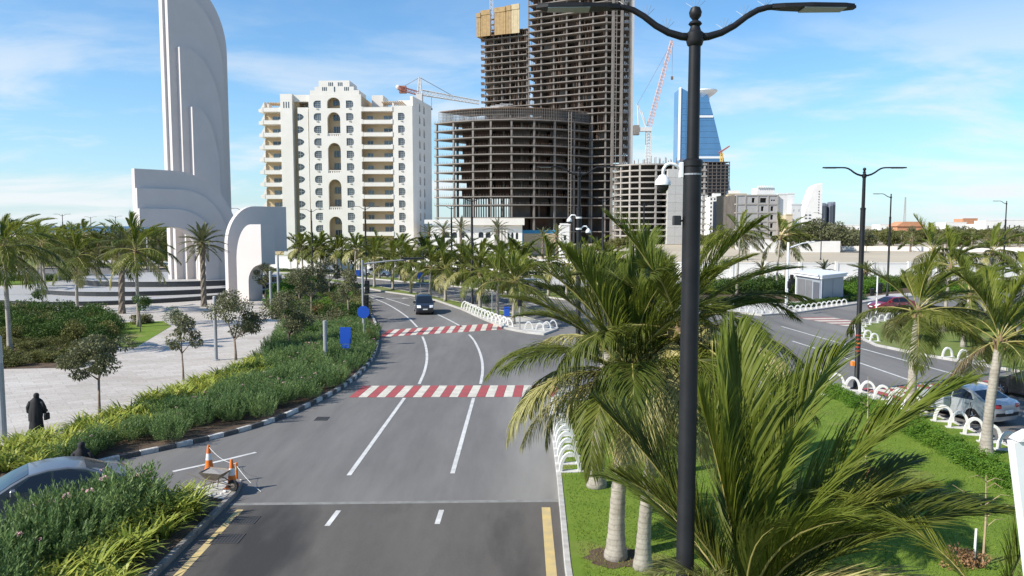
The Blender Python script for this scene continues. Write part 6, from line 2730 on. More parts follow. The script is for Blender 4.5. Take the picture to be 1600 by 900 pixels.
    patch('number_plate', *S_['plate_r'], -.28, .28, M['plate_white'], t, .02, 2, 2)
    patch('number_plate', .25, .75, -.28, .28, M['plate_white'], t, .02, 2, 2)
    patch('bumper_trim', len(up) - 2.0, len(up) - 1.4, -.8, .8, M['car_trim'], t, .01)
    for cxw in S_['wb']:
        for sgn in (-1, 1):
            r_ = S_['r']
            mb = MB()
            mb.lathe([(r_ * .62, -.1), (r_ * .93, -.105), (r_, -.07), (r_, .07), (r_ * .93, .105), (r_ * .62, .1)], 22, 0, (0, 0, 0), 'y')
            wheel = mb.build('wheel', M['rubber'], t, loc=(-(cxw - Lc / 2), sgn * (hw - .13), r_))
            mb = MB()
            mb.lathe([(r_ * .1, .0), (r_ * .62, .02), (r_ * .64, .09), (r_ * .58, .095)], 20, 0, (0, 0, 0), 'y')
            for k in range(5):
                an = 2 * math.pi * k / 5
                u2 = Vector((math.cos(an), 0, math.sin(an)))
                mb.tube([u2 * r_ * .08 + Vector((0, .085, 0)), u2 * r_ * .6 + Vector((0, .085, 0))], [.035, .025], 4)
            rim = mb.build('rim', M['rim_alloy'], wheel)
            if sgn < 0:
                rim.rotation_euler = (0, 0, math.pi)
    # dark floor pan and wheel wells
    mb = MB()
    mb.box(-Lc / 2 + .3, Lc / 2 - .3, -hw * .72, hw * .72, .19, .75)
    mb.build('underbody', M['car_trim'], t)
    return t


def head(dx, dy):
    return math.atan2(dy, dx)


p = P(657, 492)
make_car('van', 'paint_navy', 'dark minivan driving towards the crosswalk on the main road', (p.x + .1, p.y + 1.9, 0), head(.18, -1), name='minivan')
p = P(1500, 648)
make_car('sedan', 'paint_silver', 'silver sedan waiting beside the hoops with its rear towards the lawn', (p.x, p.y, 0), head(-.36, 1), name='sedan_car')
make_car('sedan', 'paint_black', 'black car cut off by the right edge beside the silver sedan', (XD(1640, 37.2), 37.2, 0), head(-.36, 1), name='sedan_car')
p = P(1392, 486)
make_car('sedan', 'paint_red', 'dark red car in the side street by the signal post', (p.x, p.y, 0), head(-1, -.22), name='sedan_car')
make_car('sedan', 'paint_grey', 'silver grey sedan on the slip road half hidden by oleanders', (XD(45, 22.15), 22.15, 0), head(-.84, -.54), name='sedan_car')
p = P(590, 431.5)
make_car('sedan', 'paint_silver', 'silver car parked on the far road behind the palm trunks', (p.x, p.y, 0), head(1, -.12), name='sedan_car')
p = P(731, 446)
make_car('sedan', 'paint_red', 'small dark red car on the far carriageway among palms', (p.x, p.y + 2.5, 0), head(1, -.2), name='sedan_car')
p = P(1530, 440)
make_car('sedan', 'paint_white', 'pale car beyond the grass island near the white wall', (p.x, p.y, 0.0), head(-1, .1), name='sedan_car')

# ================================================================== PEOPLE
mat('abaya_black', (0.008, 0.008, 0.009), 0.8, var=.3, scale=6)
mat('skin', (0.42, 0.26, 0.18), 0.6, var=.05)


def robed(loc, label, face, h=1.62, lean=0.06):
    """person in a long loose robe and head cloth: one continuous lofted body"""
    t = thing('person', label, 'person', loc, face)
    k = h / 1.62
    # z, half width (x), half depth (y), y offset
    st = [(.02, .27, .21, -.03), (.08, .275, .215, -.03), (.35, .25, .20, -.02), (.62, .235, .19, .0), (.82, .235, .175, .01), (1.0, .225, .16, .02), (1.14, .245, .155, .03), (1.24, .25, .145, .04), (1.31, .235, .13, .05),
          (1.36, .17, .115, .055), (1.395, .11, .105, .06), (1.43, .10, .11, .065), (1.49, .105, .118, .07), (1.54, .10, .112, .07), (1.585, .078, .09, .065), (1.612, .035, .04, .06)]
    sides = 28
    vs, fs = [], []
    rg = random.Random(int(loc[0] * 10))
    for i, (z, a, b, o) in enumerate(st):
        for q in range(sides):
            an = 2 * math.pi * q / sides
            fold = 1 + (.055 * math.sin(an * 7 + z * 3) + .03 * math.sin(an * 11 - z * 5)) * max(0, 1 - z / 1.15)
            arm = 1 + .13 * max(0, math.cos(an) ** 8) * (1 if .75 < z < 1.25 else 0) + .10 * max(0, math.cos(an + math.pi) ** 9) * (1 if .85 < z < 1.25 and math.cos(an) < 0 else 0)
            vs.append((a * fold * arm * math.cos(an) * k, (b * fold * math.sin(an) + o + lean * (z / h) ** 2) * k, z * k))
    n = len(st)
    for i in range(n - 1):
        for q in range(sides):
            q2 = (q + 1) % sides
            fs.append((i * sides + q, i * sides + q2, (i + 1) * sides + q2, (i + 1) * sides + q))
    fs.append(tuple(range(sides - 1, -1, -1)))
    fs.append(tuple(range((n - 1) * sides, n * sides)))
    mb = MB()
    mb.add(vs, fs)
    mb.build('robed_body', M['abaya_black'], t, smooth=True)
    # sleeves falling from the shoulders with the hands at the front
    for s_ in (-1, 1):
        mb = MB()
        mb.tube([(s_ * .2 * k, .04, 1.27 * k), (s_ * .285 * k, .03, 1.05 * k), (s_ * .29 * k, .10, .86 * k), (s_ * .25 * k, .19, .80 * k)], [.075 * k, .085 * k, .095 * k, .085 * k], 10)
        mb.build('sleeve', M['abaya_black'], t, smooth=True)
    # hem of the outer cape flaring at the back
    mb = MB()
    rows_ = [(1.42, .12, -.04), (1.25, .235, -.10), (1.0, .25, -.145), (.72, .27, -.185), (.5, .26, -.2)]
    vs, fs = [], []
    for z, a, o in rows_:
        for q in range(11):
            u = -1 + 2 * q / 10
            vs.append((a * u * k, (o + .12 * u * u + .02 * math.sin(q * 2.2) * (1.4 - z)) * k, z * k))
    for i in range(4):
        for q in range(10):
            fs.append((i * 11 + q, i * 11 + q + 1, (i + 1) * 11 + q + 1, (i + 1) * 11 + q))
    mb.add(vs, fs)
    mb.build('cape', M['abaya_black'], t, smooth=True)
    # face and shoes
    mb = MB()
    mb.lathe([(.01, .06), (.05, .05), (.07, .01), (.075, -.05)], 12, 0, (0, (.07 + lean) * k + .055, 1.5 * k), 'y')
    mb.build('face', M['skin'], t, smooth=True)
    for s_ in (-1, 1):
        mb = MB()
        mb.cbox(s_ * .1 - .045, s_ * .1 + .045, -.02, .24, .0, .07, .02)
        mb.build('shoe', M['plastic_black'], t)
    return t


p = P(58, 681)
pr1 = robed((p.x, p.y, .13), 'person in black robe and head cloth walking away across the plaza', R(12))
mb = MB()
mb.cbox(-.06, .06, -.14, .14, 0, .26, .03)
bag = mb.build('bag', M['abaya_black'], None, loc=(p.x + .36, p.y + .12, .13 + .52))
mb = MB()
mb.tube([(0, -.1, .25), (0, -.06, .40), (0, .06, .40), (0, .1, .25)], .012, 6)
mb.build('bag_strap', M['abaya_black'], bag)
tag(bag, 'black handbag hanging at the walking person\'s side', 'bag')
robed((XD(110, 24.0), 24.0, 0), 'person in black robe standing behind the grey sedan by the kerb', R(20), h=1.6)

# ================================================================== PLANTING
LATE = []
G_MED = 'coconut palms on the median beyond the junction'
seed = 1
for px, py, hh in ((614, 455, 3.6), (642, 460, 3.6), (672, 467, 3.5), (696, 472.5, 3.4), (724, 474, 3.4), (750, 484, 3.5), (777, 495, 3.3), (802, 509, 3.2), (585, 450.5, 3.7)):
    p = P(px, py)
    palm((p.x, p.y, .13), hh * random.uniform(.95, 1.08), 'coconut palm with pale trunk in the row on the palm median', G_MED, 'mid', 24, 1.0, (random.uniform(-.2, .25), .1), seed, old=4, e_lo=-14, wind=.8)
    seed += 1
G_MED2 = 'coconut palms on the second median'
for px, py in ((465, 425), (473, 425.5), (487, 427), (495, 428), (501, 428.2), (526, 431.5), (533, 431), (555, 434), (563, 431.5), (593, 436), (625, 439), (660, 442), (690, 444.5), (721, 447), (753, 451), (784, 455), (801, 457), (818, 459.5), (857, 464), (885, 468), (920, 472), (950, 475)):
    p = P(px, py)
    palm((p.x, p.y, .13), random.uniform(3.6, 4.4), 'coconut palm in the farther row on the second median', G_MED2, 'far', 21, 1.04, (random.uniform(-.2, .3), .1), seed, old=4, e_lo=-14, wind=.8)
    seed += 1
# date palms by the villa and behind
for px, D, hh in ((693, 150, 7.2), (720, 155, 7.6), (778, 140, 7.4), (870, 150, 6.2), (670, 165, 6.6), (848, 165, 5.6)):
    palm((XD(px, D), D, 0), hh, 'date palm with stiff grey fronds before the cream villa', 'date palms by the villa', 'far', 22, 1.15, (0, 0), seed, 'date', e_lo=-25, r=.2)
    seed += 1
# left plaza
for px, py, hh, st, lb, n in ((16, 557, 6.7, 'coco', 'leaning coconut palm with white trunk among the dark shrubs', 20), (71, 462, 5.9, 'coco', 'coconut palm behind the step end of the granite platform', 18), (121, 489, 5.2, 'coco', 'coconut palm rooted in the paving before the granite steps', 24),
                             (191, 492, 5.9, 'date', 'stout date palm on the plaza left of the tall monument', 40), (217, 513, 6.1, 'coco', 'coconut palm rooted in the small grass patch', 20), (319, 481, 6.3, 'date', 'stout date palm standing before the monument steps', 46),
                             (137, 438, 6.6, 'coco', 'coconut palm on the far side of the plaza by the hedge', 16), (40, 446, 6.3, 'coco', 'coconut palm behind the plaza lawn strip', 16), (108, 441, 6.0, 'coco', 'coconut palm between the plaza lawn strip and hedge', 16), (-20, 470, 7, 'coco', 'coconut palm at the left end of the granite platform', 16)):
    p = P(px, py)
    palm((p.x, p.y, .13), hh, lb, None, 'mid', n, 1.0 if st == 'coco' else 1.05, (random.uniform(-.3, .3), 0), seed, st, e_lo=-38 if st == 'coco' else -25, wind=.6, r=.13 if st == 'coco' else .22)
    seed += 1
for k, (px, D) in enumerate(((-5, 108), (25, 118), (55, 126), (88, 112), (118, 130), (150, 120), (172, 135), (205, 125), (232, 140), (60, 100), (190, 112), (245, 128))):
    palm((XD(px, D), D, .0), 5.2 + (k * 7 % 5) * .35, 'coconut palm in the grove between the plaza and the shore road', 'palms between plaza and shore road', 'mid', 20, 1.0, (.2, 0), 300 + k, wind=.6, old=4)
for px, D, s_ in ((228, 150, 1.15), (250, 160, 1.25), (268, 158, 1.0), (205, 165, 1.1), (10, 150, 1.0), (60, 160, 1.1), (110, 155, 1.0), (160, 165, 1.1)):
    LATE.append((XD(px, D), D, s_))
# right side
p = P(1422, 660)
palm((p.x, p.y, .13), 4.5, 'coconut palm on the lawn edge beside the silver sedan', None, 'near', 22, 1.0, (.15, 0), 61, old=3, r=.17, wind=1.8, e_lo=-22)
p = P(1540, 716)
palm((p.x, p.y, .13), 4.0, 'coconut palm with a bright yellow frond at the lawn edge', None, 'near', 18, 1.0, (.3, 0), 62, old=2, r=.15, e_lo=-8, wind=1.5, explicit=[(8, -4, .9, 'frond_yellow'), (150, -28, .7, 'frond_dead')])
for px, py, hh, lb in ((1448, 497, 5.9, 'coconut palm on the grass island left of the single arm lamp'), (1540, 500, 5.8, 'coconut palm on the grass island near the right edge'), (1475, 520, 5.0, 'coconut palm on the grass island behind the lawn palm'), (1590, 540, 4.4, 'coconut palm at the right end of the grass island'), (1505, 545, 3.4, 'short coconut palm leaning over the grass island kerb')):
    p = P(px, py)
    palm((p.x, p.y, .13), hh, lb, None, 'mid', 19, 1.0, (.3, 0), seed, wind=1.7, old=4)
    seed += 1
for px, py, hh, lb in ((1151, 462, 7.3, 'tall wind blown coconut palm left of the grey unfinished block'), (1213, 457, 6.7, 'tall wind blown coconut palm right of the grey unfinished block'), (1226, 452, 6.9, 'tall wind blown coconut palm close behind the signal mast')):
    p = P(px, py)
    palm((p.x, p.y, .13), hh, lb, None, 'mid', 18, 1.05, (.3, 0), seed, wind=2.4, old=3)
    seed += 1
for px, py, hh, lb in ((1115, 447, 1.6, 'short bushy palm by the white wall left of the kiosk'), (1190, 447, 2.0, 'short bushy palm between two tall palms'), (1287, 447, 1.9, 'short dark fan palm behind the kiosk'), (1352, 447, 1.8, 'short grey palm by the wall right of the kiosk')):
    p = P(px, py)
    palm((p.x, p.y, .13), hh, lb, None, 'far', 30, .72, (0, 0), seed, 'date', e_lo=-30, r=.22)
    seed += 1
for px, D, hh in ((1118, 190, 6.5), (1130, 210, 5)):
    palm((XD(px, D), D, 0), hh, 'palm in front of the white flats right of the lamp post', 'palms before the white flats', 'far', 18, 1.1, (.4, 0), seed, old=4)
    seed += 1
# near lawn palms
p = P(962, 879)
palm((p.x, p.y, .13), 4.35, 'large coconut palm with pale trunk in a ring of bare soil', None, 'near', 30, 1.08, (.35, .2), 71, old=3, r=.17, wind=.5, e_lo=2,
     explicit=[(178, 34, 1.05, 'frond_green'), (196, 16, 1.05, 'frond_old'), (172, 50, 1.0, 'frond_green'), (95, 66, 1.1, 'frond_young'), (60, 66, 1.1, 'frond_young'), (75, 82, 1.3, 'frond_young'), (120, 66, 1.1, 'frond_green'), (160, 16, 1.0, 'frond_green'), (188, -4, .92, 'frond_old'), (166, -4, .85, 'frond_green'), (292, -28, .9, 'frond_old'), (328, -28, .9, 'frond_old'), (255, -28, .72, 'frond_old'), (20, -4, .9, 'frond_green'), (300, 16, .8, 'frond_old'), (275, -4, .75, 'frond_old')])
tag(sheet('bare_soil_ring', [(p.x + (.75 + .1 * math.sin(k * 3)) * math.cos(k * math.pi / 9), p.y + (.62 + .08 * math.cos(k * 2)) * math.sin(k * math.pi / 9)) for k in range(18)], .138, M['soil']), kind='structure')
p = P(932, 766)
palm((p.x, p.y, .13), 4.5, 'coconut palm by the hoop row behind the large palm', None, 'near', 24, 1.0, (.4, .2), 72, old=3, r=.19, e_lo=5, explicit=[(320, -28, .85, 'frond_old'), (285, -28, .8, 'frond_old'), (350, -4, .8, 'frond_green'), (30, -28, .8, 'frond_green'), (300, -4, .8, 'frond_old')])
palm((XD(1012, 18.2), 18.2, .13), 5.6, 'coconut palm growing behind the tall black lamp post', None, 'near', 28, .95, (.85, .3), 73, old=7, r=.14, wind=.7, explicit=[(300, 16, .95, 'frond_old'), (330, -4, .9, 'frond_old'), (20, 34, 1, 'frond_green'), (270, -28, .9, 'frond_old'), (310, -28, .95, 'frond_old'), (240, -28, .8, 'frond_old'), (345, -28, .9, 'frond_old'), (0, -4, .95, 'frond_old'), (25, -28, .9, 'frond_green')])
N4 = PD(1160, 975, 11.2)
palm((N4.x, 11.2, .13), N4.z - .35, 'nearest coconut palm with long fronds spreading over the lawn', None, 'near', 3, 1.0, (.05, 0), 74, r=.17, wind=.1, e_lo=30, old=1,
     explicit=[(100, 82, 1.52, 'frond_young'), (35, 82, 1.5, 'frond_young'), (150, 82, 1.2, 'frond_young'), (2, 66, 1.42, 'frond_young'), (60, 66, 1.25, 'frond_green'), (5, 50, 1.2, 'frond_green'), (22, 50, 1.15, 'frond_green'), (348, 50, 1.1, 'frond_green'), (335, 66, 1.0, 'frond_green'),
               (355, 34, 1.05, 'frond_green'), (338, 34, .95, 'frond_green'), (345, 16, .85, 'frond_old'), (318, 34, .9, 'frond_old'), (178, 66, 1.15, 'frond_green'), (200, 66, .95, 'frond_green'), (130, 50, 1.0, 'frond_green'), (250, 66, .8, 'frond_green'), (290, 50, .8, 'frond_old'), (265, 34, .75, 'frond_old'),
               (85, 50, 1.0, 'frond_green'), (40, 34, 1.0, 'frond_green'), (225, 50, .75, 'frond_old'), (300, 66, .9, 'frond_young'), (325, 34, 1.05, 'frond_old'), (312, 50, .9, 'frond_old')])
N5 = PD(1560, 985, 9.6)
palm((N5.x, 9.6, .13), N5.z - .3, 'palm below the footbridge with one yellow frond arching up', None, 'near', 7, .8, (0, 0), 75, old=1, r=.15, wind=0, e_lo=-30, explicit=[(172, 16, .5, 'frond_yellow'), (10, 16, .55, 'frond_old')])

# ---- plaza trees
tree_meshes('plaza_a', 1.6, 1.1, 3800, .14, 'leaf_grey', 15, 11, 1.7, .34, .055)
tree_meshes('plaza_b', 1.2, 1.15, 2400, .13, 'leaf_grey', 10, 12, 1.6, .33, .05)
tree_meshes('plaza_c', 1.85, 1.55, 5200, .14, 'leaf_grey', 20, 13, 1.3, .33, .07)
tree_meshes('small', .75, .7, 900, .13, 'leaf_dark', 8, 14, 1.5, .42, .03)
for px, py, key, lb, s_ in ((156, 656, 'plaza_a', 'small dark leaved tree on the plaza side of the oleander bed', 1.02), (287, 599, 'plaza_b', 'small sparse tree in the strappy planting by the plaza', 1.0), (369, 566, 'plaza_c', 'bushy grey green tree beside the slim light column', 1.05),
                            (452, 556, 'plaza_c', 'broad grey green tree in the middle of the shrub bed', 1.0), (487, 504, 'plaza_b', 'small grey green tree near the orange brown shrubs', 1.35), (545, 504, 'plaza_b', 'slim grey green tree close to the signal mast', 1.25), (66, 497, 'small', 'tiny dark tree before the granite steps', 1.0),
                            (220, 521, 'small', 'tiny leaning tree beside the grass patch palm', 1.15), (515, 470, 'plaza_b', 'grey green tree at the far bend of the shrub bed', 1.3), (468, 480, 'plaza_c', 'round grey green tree behind the pair of light columns', .95), (415, 478, 'plaza_b', 'feathery green tree by the white arch', 1.2)):
    p = P(px, py)
    tree((p.x, p.y, .13), key, lb, None, random.uniform(0, 6), s_)
# bare young saplings on the lawn
for px, py, hh, lb, sdn in ((1352, 735, 3.2, 'thin bare sapling with upright stem on the lawn', 1), (1535, 892, 2.3, 'leafless forked sapling with white stake at the lawn front', 2)):
    p = P(px, py)
    rg = random.Random(sdn)
    t = thing('sapling', lb, 'sapling', (p.x, p.y, .12))
    mb = MB()
    mb.tube([(0, 0, -.05), (.02, 0, hh * .5), (-.02, .02, hh)], [.032, .024, .008], 6)
    mb.build('trunk', mat('sapling_bark', (0.42, 0.31, 0.19), .9, var=.2), t)
    for k in range(9 if sdn == 2 else 4):
        z = hh * rg.uniform(.4, .95)
        an = rg.uniform(0, 6.28)
        l_ = rg.uniform(.3, .9) * (1 if sdn == 2 else .4)
        mb = MB()
        mb.tube([(0, 0, z), (math.cos(an) * l_ * .5, math.sin(an) * l_ * .5, z + l_ * .35), (math.cos(an) * l_, math.sin(an) * l_, z + l_ * rg.uniform(.2, .6))], [.012, .008, .003], 4)
        mb.build('branch', MATS['sapling_bark'], t)
    if sdn == 2:
        mb = MB()
        mb.tube([(-.22, .0, -.05), (-.2, 0, .95)], .03, 6)
        mb.build('stake', M['white_concrete'], t)
# brown dry shrub at the sapling foot and dry patch
br_me = bush_mesh('foliage', 5, 900, .55, .3, .09, 'leaf_brown', 8)
for px, py in ((1338, 745), (1352, 752), (1510, 893)):
    p = P(px, py)
    o = link('dry_shrub', br_me, None, (p.x, p.y, .12), random.uniform(0, 6))
    tag(o, 'low dry brown shrub tuft on the lawn by a sapling', 'shrub', 'dry shrubs on the lawn')

# ---- oleander and strappy plants in the bed
G_OL = 'oleander shrubs in the bed along the kerb'
G_ST = 'strappy leaved plants along the plaza edge'
rg = random.Random(21)


def oleander(x, y, z, s_, label, group):
    k = rg.randrange(len(OLE))
    o = thing('oleander_shrub', label, 'shrub', (x, y, z), rg.uniform(0, 6.28), group)
    o.scale = (s_ * rg.uniform(.95, 1.2), s_ * rg.uniform(.95, 1.2), s_)
    link('foliage', OLE[k][0], o)
    if OLE[k][1]:
        link('flower', OLE[k][1], o)['kind'] = 'stuff'
    return o


def strap(x, y, z, s_, label, group):
    o = link('strap_leaf_plant', rg.choice(STRAP), None, (x, y, z), rg.uniform(0, 6.28), scale=s_)
    return tag(o, label, 'plant', group)


# the near strip: oleanders on the kerb side, strappy leaves on the plaza side
kp = resample([p for p in kerb_path[1:]], .5)
kp = [p for p in kp if 19 < p.y < 62]
bedin = resample(bed_in, .5)


def near_in(p):
    return min((q - p).length for q in bedin)


ns = 0
for i, p in enumerate(kp[:-1]):
    d = (kp[i + 1] - p).normalized()
    nrm = Vector((-d.y, d.x, 0))
    far = p.y > 40
    for j in range(9 if not far else 13):
        off = .38 + j * .62 + rg.uniform(-.2, .22)
        if rg.random() < (.42 if not far else .60):
            continue
        q = p + nrm * off + d * rg.uniform(-.25, .25)
        if not inside(q, bed_poly):
            continue
        di = near_in(q)
        if di < (2.7 if p.y < 40 else 2.0) and p.y < 46:
            continue
        if rg.random() < .30 and j > 6:
            continue
        if p.y < 42:
            lb = 'oleander shrub with narrow leaves in the bed beside the slip road'
            gp = G_OL
            s_ = rg.uniform(.62, .86)
        else:
            lb = 'oleander shrub in the bed between plaza and main road'
            gp = 'oleander shrubs by the main road bend'
            s_ = rg.uniform(.7, 1.0)
        if p.y > 40 and off < 1.4:
            s_ *= .8
        oleander(q.x, q.y, .14, s_, lb, gp)
        ns += 1
for i, p in enumerate(bedin[:-1]):
    if p.y > 47:
        break
    for j in range(8):
        d = (bedin[i + 1] - p).normalized()
        nrm = Vector((d.y, -d.x, 0))
        q = p + nrm * (.2 + .36 * j + rg.uniform(-.12, .12)) + d * rg.uniform(-.2, .2)
        if rg.random() < .35 or q.y < 18:
            continue
        strap(q.x, q.y, .14, rg.uniform(.9, 1.25), 'yellow green strappy plant between the plaza and the oleanders', G_ST)
# wedge island
wp2 = inset(ccw(wedge_poly), .45)
G_W = 'oleander shrubs on the traffic island'
for y in np.arange(13.5, 23.6, .58):
    for x in np.arange(-21, -9.0, .62):
        q = (x + rg.uniform(-.25, .25), y + rg.uniform(-.25, .25))
        if not inside(q, wp2):
            continue
        edge = -8.6 - q[0]
        if q[1] > 23.3:
            continue
        if edge < 2.25:
            if edge < .45 or q[1] > 22.7 - max(0, 1.6 - edge) * .6:
                continue
            for _ in range(2):
                strap(q[0] + rg.uniform(-.25, .25), q[1] + rg.uniform(-.25, .25), .13, rg.uniform(1.0, 1.35), 'strappy leaved plant on the traffic island by the main road', 'strappy plants on the traffic island')
        elif rg.random() < .72:
            oleander(q[0], q[1], .13, rg.uniform(.95, 1.2) * (1.15 if q[1] > 20.5 else 1), 'leafy oleander shrub on the traffic island before the grey sedan', G_W)

# ---- dark shrub mass and hedges on the plaza
BM = {'dark': bush_mesh('foliage', 1, 2200, 1.0, .9, .12, 'leaf_dark', 16), 'olive': bush_mesh('foliage', 2, 2000, .9, .8, .12, 'leaf_olive', 14), 'bright': bush_mesh('foliage', 3, 2200, 1.0, .9, .13, 'leaf_bright', 15), 'brown': bush_mesh('foliage', 4, 1500, .9, .55, .12, 'leaf_brown', 12),
      'clip': bush_mesh('foliage', 6, 2200, .9, 1.0, .09, 'leaf_dark', 10), 'grey': bush_mesh('foliage', 7, 1900, .9, .8, .13, 'leaf_grey', 14)}


def bush(px, py, key, s_, label, group=None, z=.13):
    p = P(px, py)
    o = link('shrub', BM[key], None, (p.x, p.y, z), rg.uniform(0, 6.28), scale=(s_ * rg.uniform(.9, 1.15), s_ * rg.uniform(.9, 1.15), s_))
    return tag(o, label, 'shrub', group)


sb = [(p.x, p.y) for p in shrub_bed]
for y in np.arange(43.6, 73, 1.35):
    for x in np.arange(-52, -22, 1.5):
        q = (x + rg.uniform(-.4, .4), y + rg.uniform(-.4, .4))
        if inside(q, sb) and rg.random() < .8:
            low = q[1] < 54
            key = 'olive' if low or rg.random() < .25 else 'dark'
            o = link('shrub', BM[key], None, (q[0], q[1], .13), rg.uniform(0, 6.28), scale=(.85, .85, .62) if low else (1.1, 1.1, rg.uniform(1.1, 1.5)))
            tag(o, 'low olive hedge shrub at the front of the plaza shrub bed' if low else 'dense dark green shrub in the plaza shrub bed', 'shrub', 'hedge shrubs of the plaza bed' if low else 'tall shrubs of the plaza bed')
for px, py, key, s_, lb in ((274, 507, 'clip', 1.0, 'rounded clipped dark shrub beside the grass patch'), (214, 509, 'olive', .8, 'loose low shrub beside the clipped round shrub'), (232, 507, 'olive', .75, 'small loose shrub left of the clipped round shrub'),
                            (455, 466, 'bright', 1.9, 'large bright green shrub behind the light columns'), (470, 462, 'bright', 1.9, 'tall bright green shrub near the far bend'), (440, 470, 'bright', 1.5, 'bright green shrub beside the white arch'),
                            (493, 496, 'brown', 1.1, 'orange brown dry shrub left of the slim tree'), (512, 494, 'brown', 1.2, 'orange brown dry shrub in the middle of the dry patch'), (528, 497, 'brown', 1.0, 'orange brown dry shrub right of the slim tree'),
                            (480, 560, 'grey', .9, 'grey green shrub near the plain grey post'), (556, 540, 'grey', .9, 'grey green shrub under the round blue sign'), (575, 536, 'olive', .8, 'olive shrub at the crosswalk end of the bed')):
    bush(px, py, key, s_, lb)
for k in range(26):
    px = rg.uniform(425, 575)
    py = rg.uniform(470, 545)
    q = P(px, py)
    if inside(q, bed_poly):
        bush(px, py, rg.choice(['grey', 'olive', 'dark', 'grey']), rg.uniform(.8, 1.15), 'mixed green shrub in the far half of the planting bed', 'shrubs in the far half of the bed')

for k in range(170):
    px = rg.uniform(425, 580)
    py = rg.uniform(442, 500)
    q = P(px, py)
    if inside(q, bed_poly):
        key = rg.choice(['grey', 'olive', 'dark', 'bright', 'grey'])
        bush(px, py, key, rg.uniform(.8, 1.2), {'grey': 'grey green shrub at the far bend of the bed', 'olive': 'olive shrub at the far bend of the bed', 'dark': 'dark green shrub at the far bend of the bed', 'bright': 'bright green shrub at the far bend of the bed'}[key], 'shrubs at the far bend of the bed')

# hedge along the lawn, made of shrubs one can count
hp = resample(smooth_path(pp([(1262, 600), (1330, 632), (1420, 674), (1510, 722), (1640, 800)]), 2), .62)
hm = bush_mesh('foliage', 8, 1500, .52, .55, .075, 'leaf_bright', 10)
for q in hp:
    for s_ in (-.28, .28):
        o = link('hedge_shrub', hm, None, (q.x + s_ + rg.uniform(-.08, .08), q.y + rg.uniform(-.1, .1), .12), rg.uniform(0, 6.28), scale=(1, 1, rg.uniform(.5, .72)))
        tag(o, 'low clipped green shrub in the hedge across the lawn', 'hedge', 'hedge shrubs across the lawn')
# hedge by the kiosk and along the far wall
hk = bush_mesh('foliage', 9, 1300, 1.0, 1.0, .16, 'leaf_dark', 12)
hb = bush_mesh('foliage', 10, 1300, 1.0, 1.0, .16, 'leaf_bright', 12)


def hedge_row(a, b, step, hgt, me, label, group, wdt=1.0):
    pth = resample(pp([a, b]) if not isinstance(a, Vector) else [a, b], step)
    for q in pth:
        o = link('hedge_shrub', me, None, (q.x + rg.uniform(-.2, .2), q.y + rg.uniform(-.2, .2), .12), rg.uniform(0, 6.28), scale=(wdt * rg.uniform(.9, 1.15), wdt, hgt * rg.uniform(.85, 1.1)))
        tag(o, label, 'hedge', group)


hedge_row((1092, 462), (1238, 459), 1.1, 1.25, hk, 'tall dark hedge shrub left of the kiosk', 'tall hedge left of the kiosk', 1.2)
hedge_row((1092, 456), (1238, 453), 1.1, 1.45, hk, 'tall dark hedge shrub left of the kiosk', 'tall hedge left of the kiosk', 1.2)
hedge_row((1100, 474), (1222, 475), .9, .5, BM['olive'], 'low olive hedge shrub before the tall kiosk hedge', 'low hedge before the kiosk', .8)
hedge_row((1240, 483), (1345, 470), .9, .5, hk, 'low hedge shrub between the hoops and the kiosk', 'low hedge under the kiosk', .7)
hedge_row((1320, 462), (1390, 456), 1.2, 1.15, hb, 'bright green hedge shrub right of the kiosk', 'bright hedge right of the kiosk', 1.2)
hedge_row((1320, 455), (1440, 449), 1.3, 1.4, hk, 'tall dark hedge shrub behind the bright hedge', 'dark hedge right of the kiosk', 1.3)
hedge_row((1440, 462), (1640, 452), 1.6, 1.0, BM['bright'], 'green shrub beyond the grass island', 'green shrubs beyond the island', 1.3)
hedge_row((1500, 520), (1640, 520), 1.2, .8, BM['bright'], 'green shrub on the grass island near the right edge', 'green shrubs on the grass island', 1.0)
hedge_row((430, 424), (640, 429), 1.9, .42, hk, 'low dark hedge shrub along the foot of the white wall', 'low hedge under the white wall', 1.1)
hedge_row((640, 429), (1000, 441), 1.9, .5, BM['olive'], 'low olive hedge shrub along the foot of the white wall', 'olive hedge under the white wall', 1.1)
hedge_row((850, 452), (960, 463), 1.3, .6, BM['olive'], 'dense olive shrub by the far palms', 'olive shrubs by the far palms', 1.3)
hedge_row((-40, 440), (140, 439.5), 2.0, .9, BM['dark'], 'dark hedge shrub on the far edge of the plaza', 'hedge on the far edge of the plaza', 1.3)

# ---- distant trees
tree_meshes('far_a', 4.6, 3.4, 3000, .62, 'leaf_olive', 18, 31, .9, .45, .22)
tree_meshes('far_b', 4.2, 3.9, 3000, .6, 'leaf_grey', 18, 32, 1.0, .45, .2)
tree_meshes('far_c', 5.0, 3.2, 3000, .65, 'leaf_olive', 18, 33, .8, .45, .25)
G_FT = 'trees beyond the sandy lot'
for k in range(120):
    D = rg.uniform(275, 470)
    px = rg.uniform(1255, 1630)
    key = rg.choice(['far_a', 'far_a', 'far_b', 'far_c'])
    lb = {'far_a': 'olive green tree in the belt beyond the sandy lot', 'far_b': 'grey green tree in the belt beyond the sandy lot', 'far_c': 'dark green tree in the belt beyond the sandy lot'}[key]
    tree((XD(px, D), D, 0), key, lb, G_FT, rg.uniform(0, 6), rg.uniform(.7, 1.05))
for px, D, s_ in ((1255, 260, 1.1), (1275, 250, 1.35), (1295, 255, 1.15), (1312, 245, 1.2), (1268, 275, 1.3), (1330, 262, 1.0)):
    tree((XD(px, D), D, 0), 'far_b', 'tall loose olive tree behind the dark lamp post near the towers', 'olive trees near the towers', rg.uniform(0, 6), s_)
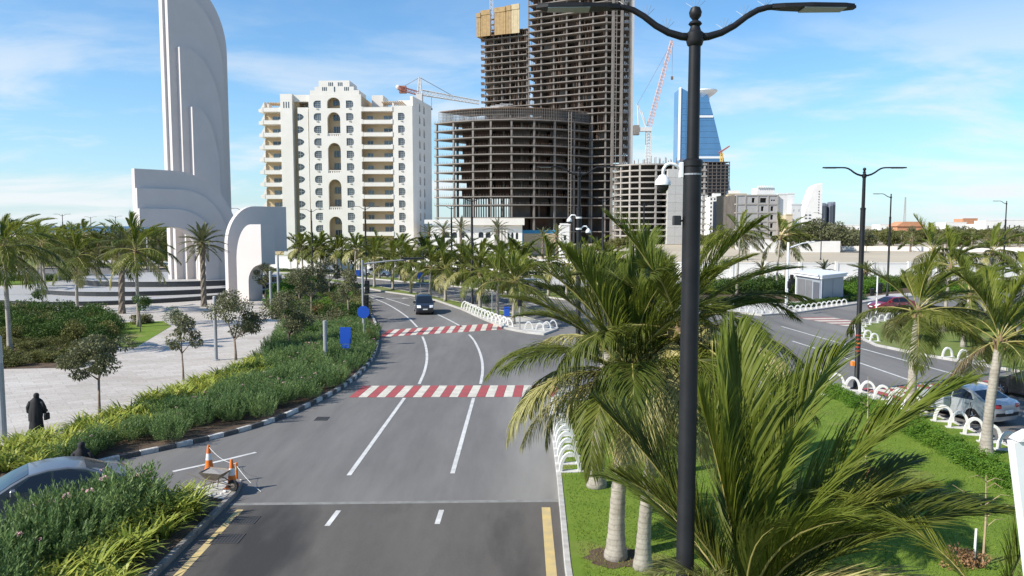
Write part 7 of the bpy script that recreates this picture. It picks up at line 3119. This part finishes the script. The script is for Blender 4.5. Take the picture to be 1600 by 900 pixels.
for k in range(16):
    D = rg.uniform(240, 300)
    px = rg.uniform(1320, 1620)
    palm((XD(px, D), D, 0), rg.uniform(3, 5), 'small distant palm before the far tree belt', 'distant palms before the tree belt', 'far', 14, 1.05, (0, 0), seed, 'date', e_lo=-30, r=.25)
    seed += 1
for k in range(44):
    D = rg.uniform(165, 330)
    px = rg.uniform(-20, 275)
    key = rg.choice(['far_a', 'far_c', 'far_b'])
    lb = {'far_a': 'olive green tree between the monument and the sea', 'far_b': 'grey green tree between the monument and the sea', 'far_c': 'dark green tree between the monument and the sea'}[key]
    tree((XD(px, D), D, 0), key, lb, 'trees towards the sea', rg.uniform(0, 6), rg.uniform(.55, .8))
for x_, D, s_ in LATE:
    tree((x_, D, 0), 'far_a', 'broad olive green tree by the shore road behind the monument', 'trees by the shore road', rg.uniform(0, 6), s_)
for px, D, s_ in ((1090, 330, .8), (1100, 300, .7), (1113, 320, .8), (1120, 280, .6), (965, 250, .7), (985, 260, .8), (940, 230, .6)):
    tree((XD(px, D), D, 0), 'far_c', 'dark tree at the foot of the white flats and shells', 'trees at the foot of the flats', rg.uniform(0, 6), s_)

# ---- grass blades on the near lawn: one mass
rng = np.random.default_rng(5)
n = 90000
x = rng.uniform(1.7, 18.3, n)
y = 15.5 + (41 - 15.5) * rng.uniform(0, 1, n) ** 1.5
lp = inset(ccw(lawn_poly), .25)
keep = np.ones(n, bool)
end = (y > 36) & ((x < 16) | (y > 37))
keep &= ~end
keep &= ~((x > 17.6) & (y > 35.5))
x, y = x[keep], y[keep]
n = len(x)
h = rng.uniform(.03, .065, n)
an = rng.uniform(0, 6.283, n)
wd_ = .012
v = np.zeros((n, 3, 3), np.float32)
v[:, 0] = np.stack([x - np.cos(an) * wd_, y - np.sin(an) * wd_, np.full(n, .128)], 1)
v[:, 1] = np.stack([x + np.cos(an) * wd_, y + np.sin(an) * wd_, np.full(n, .128)], 1)
v[:, 2] = np.stack([x + rng.normal(0, .02, n), y + rng.normal(0, .02, n), .128 + h], 1)
gm = mesh_np('lawn_grass', v.reshape(-1, 3), np.arange(3 * n).reshape(n, 3), M['lawn'])
o = link('lawn_grass', gm)
tag(o, 'short mown green grass of the lawn between the carriageways', 'grass', kind='stuff')
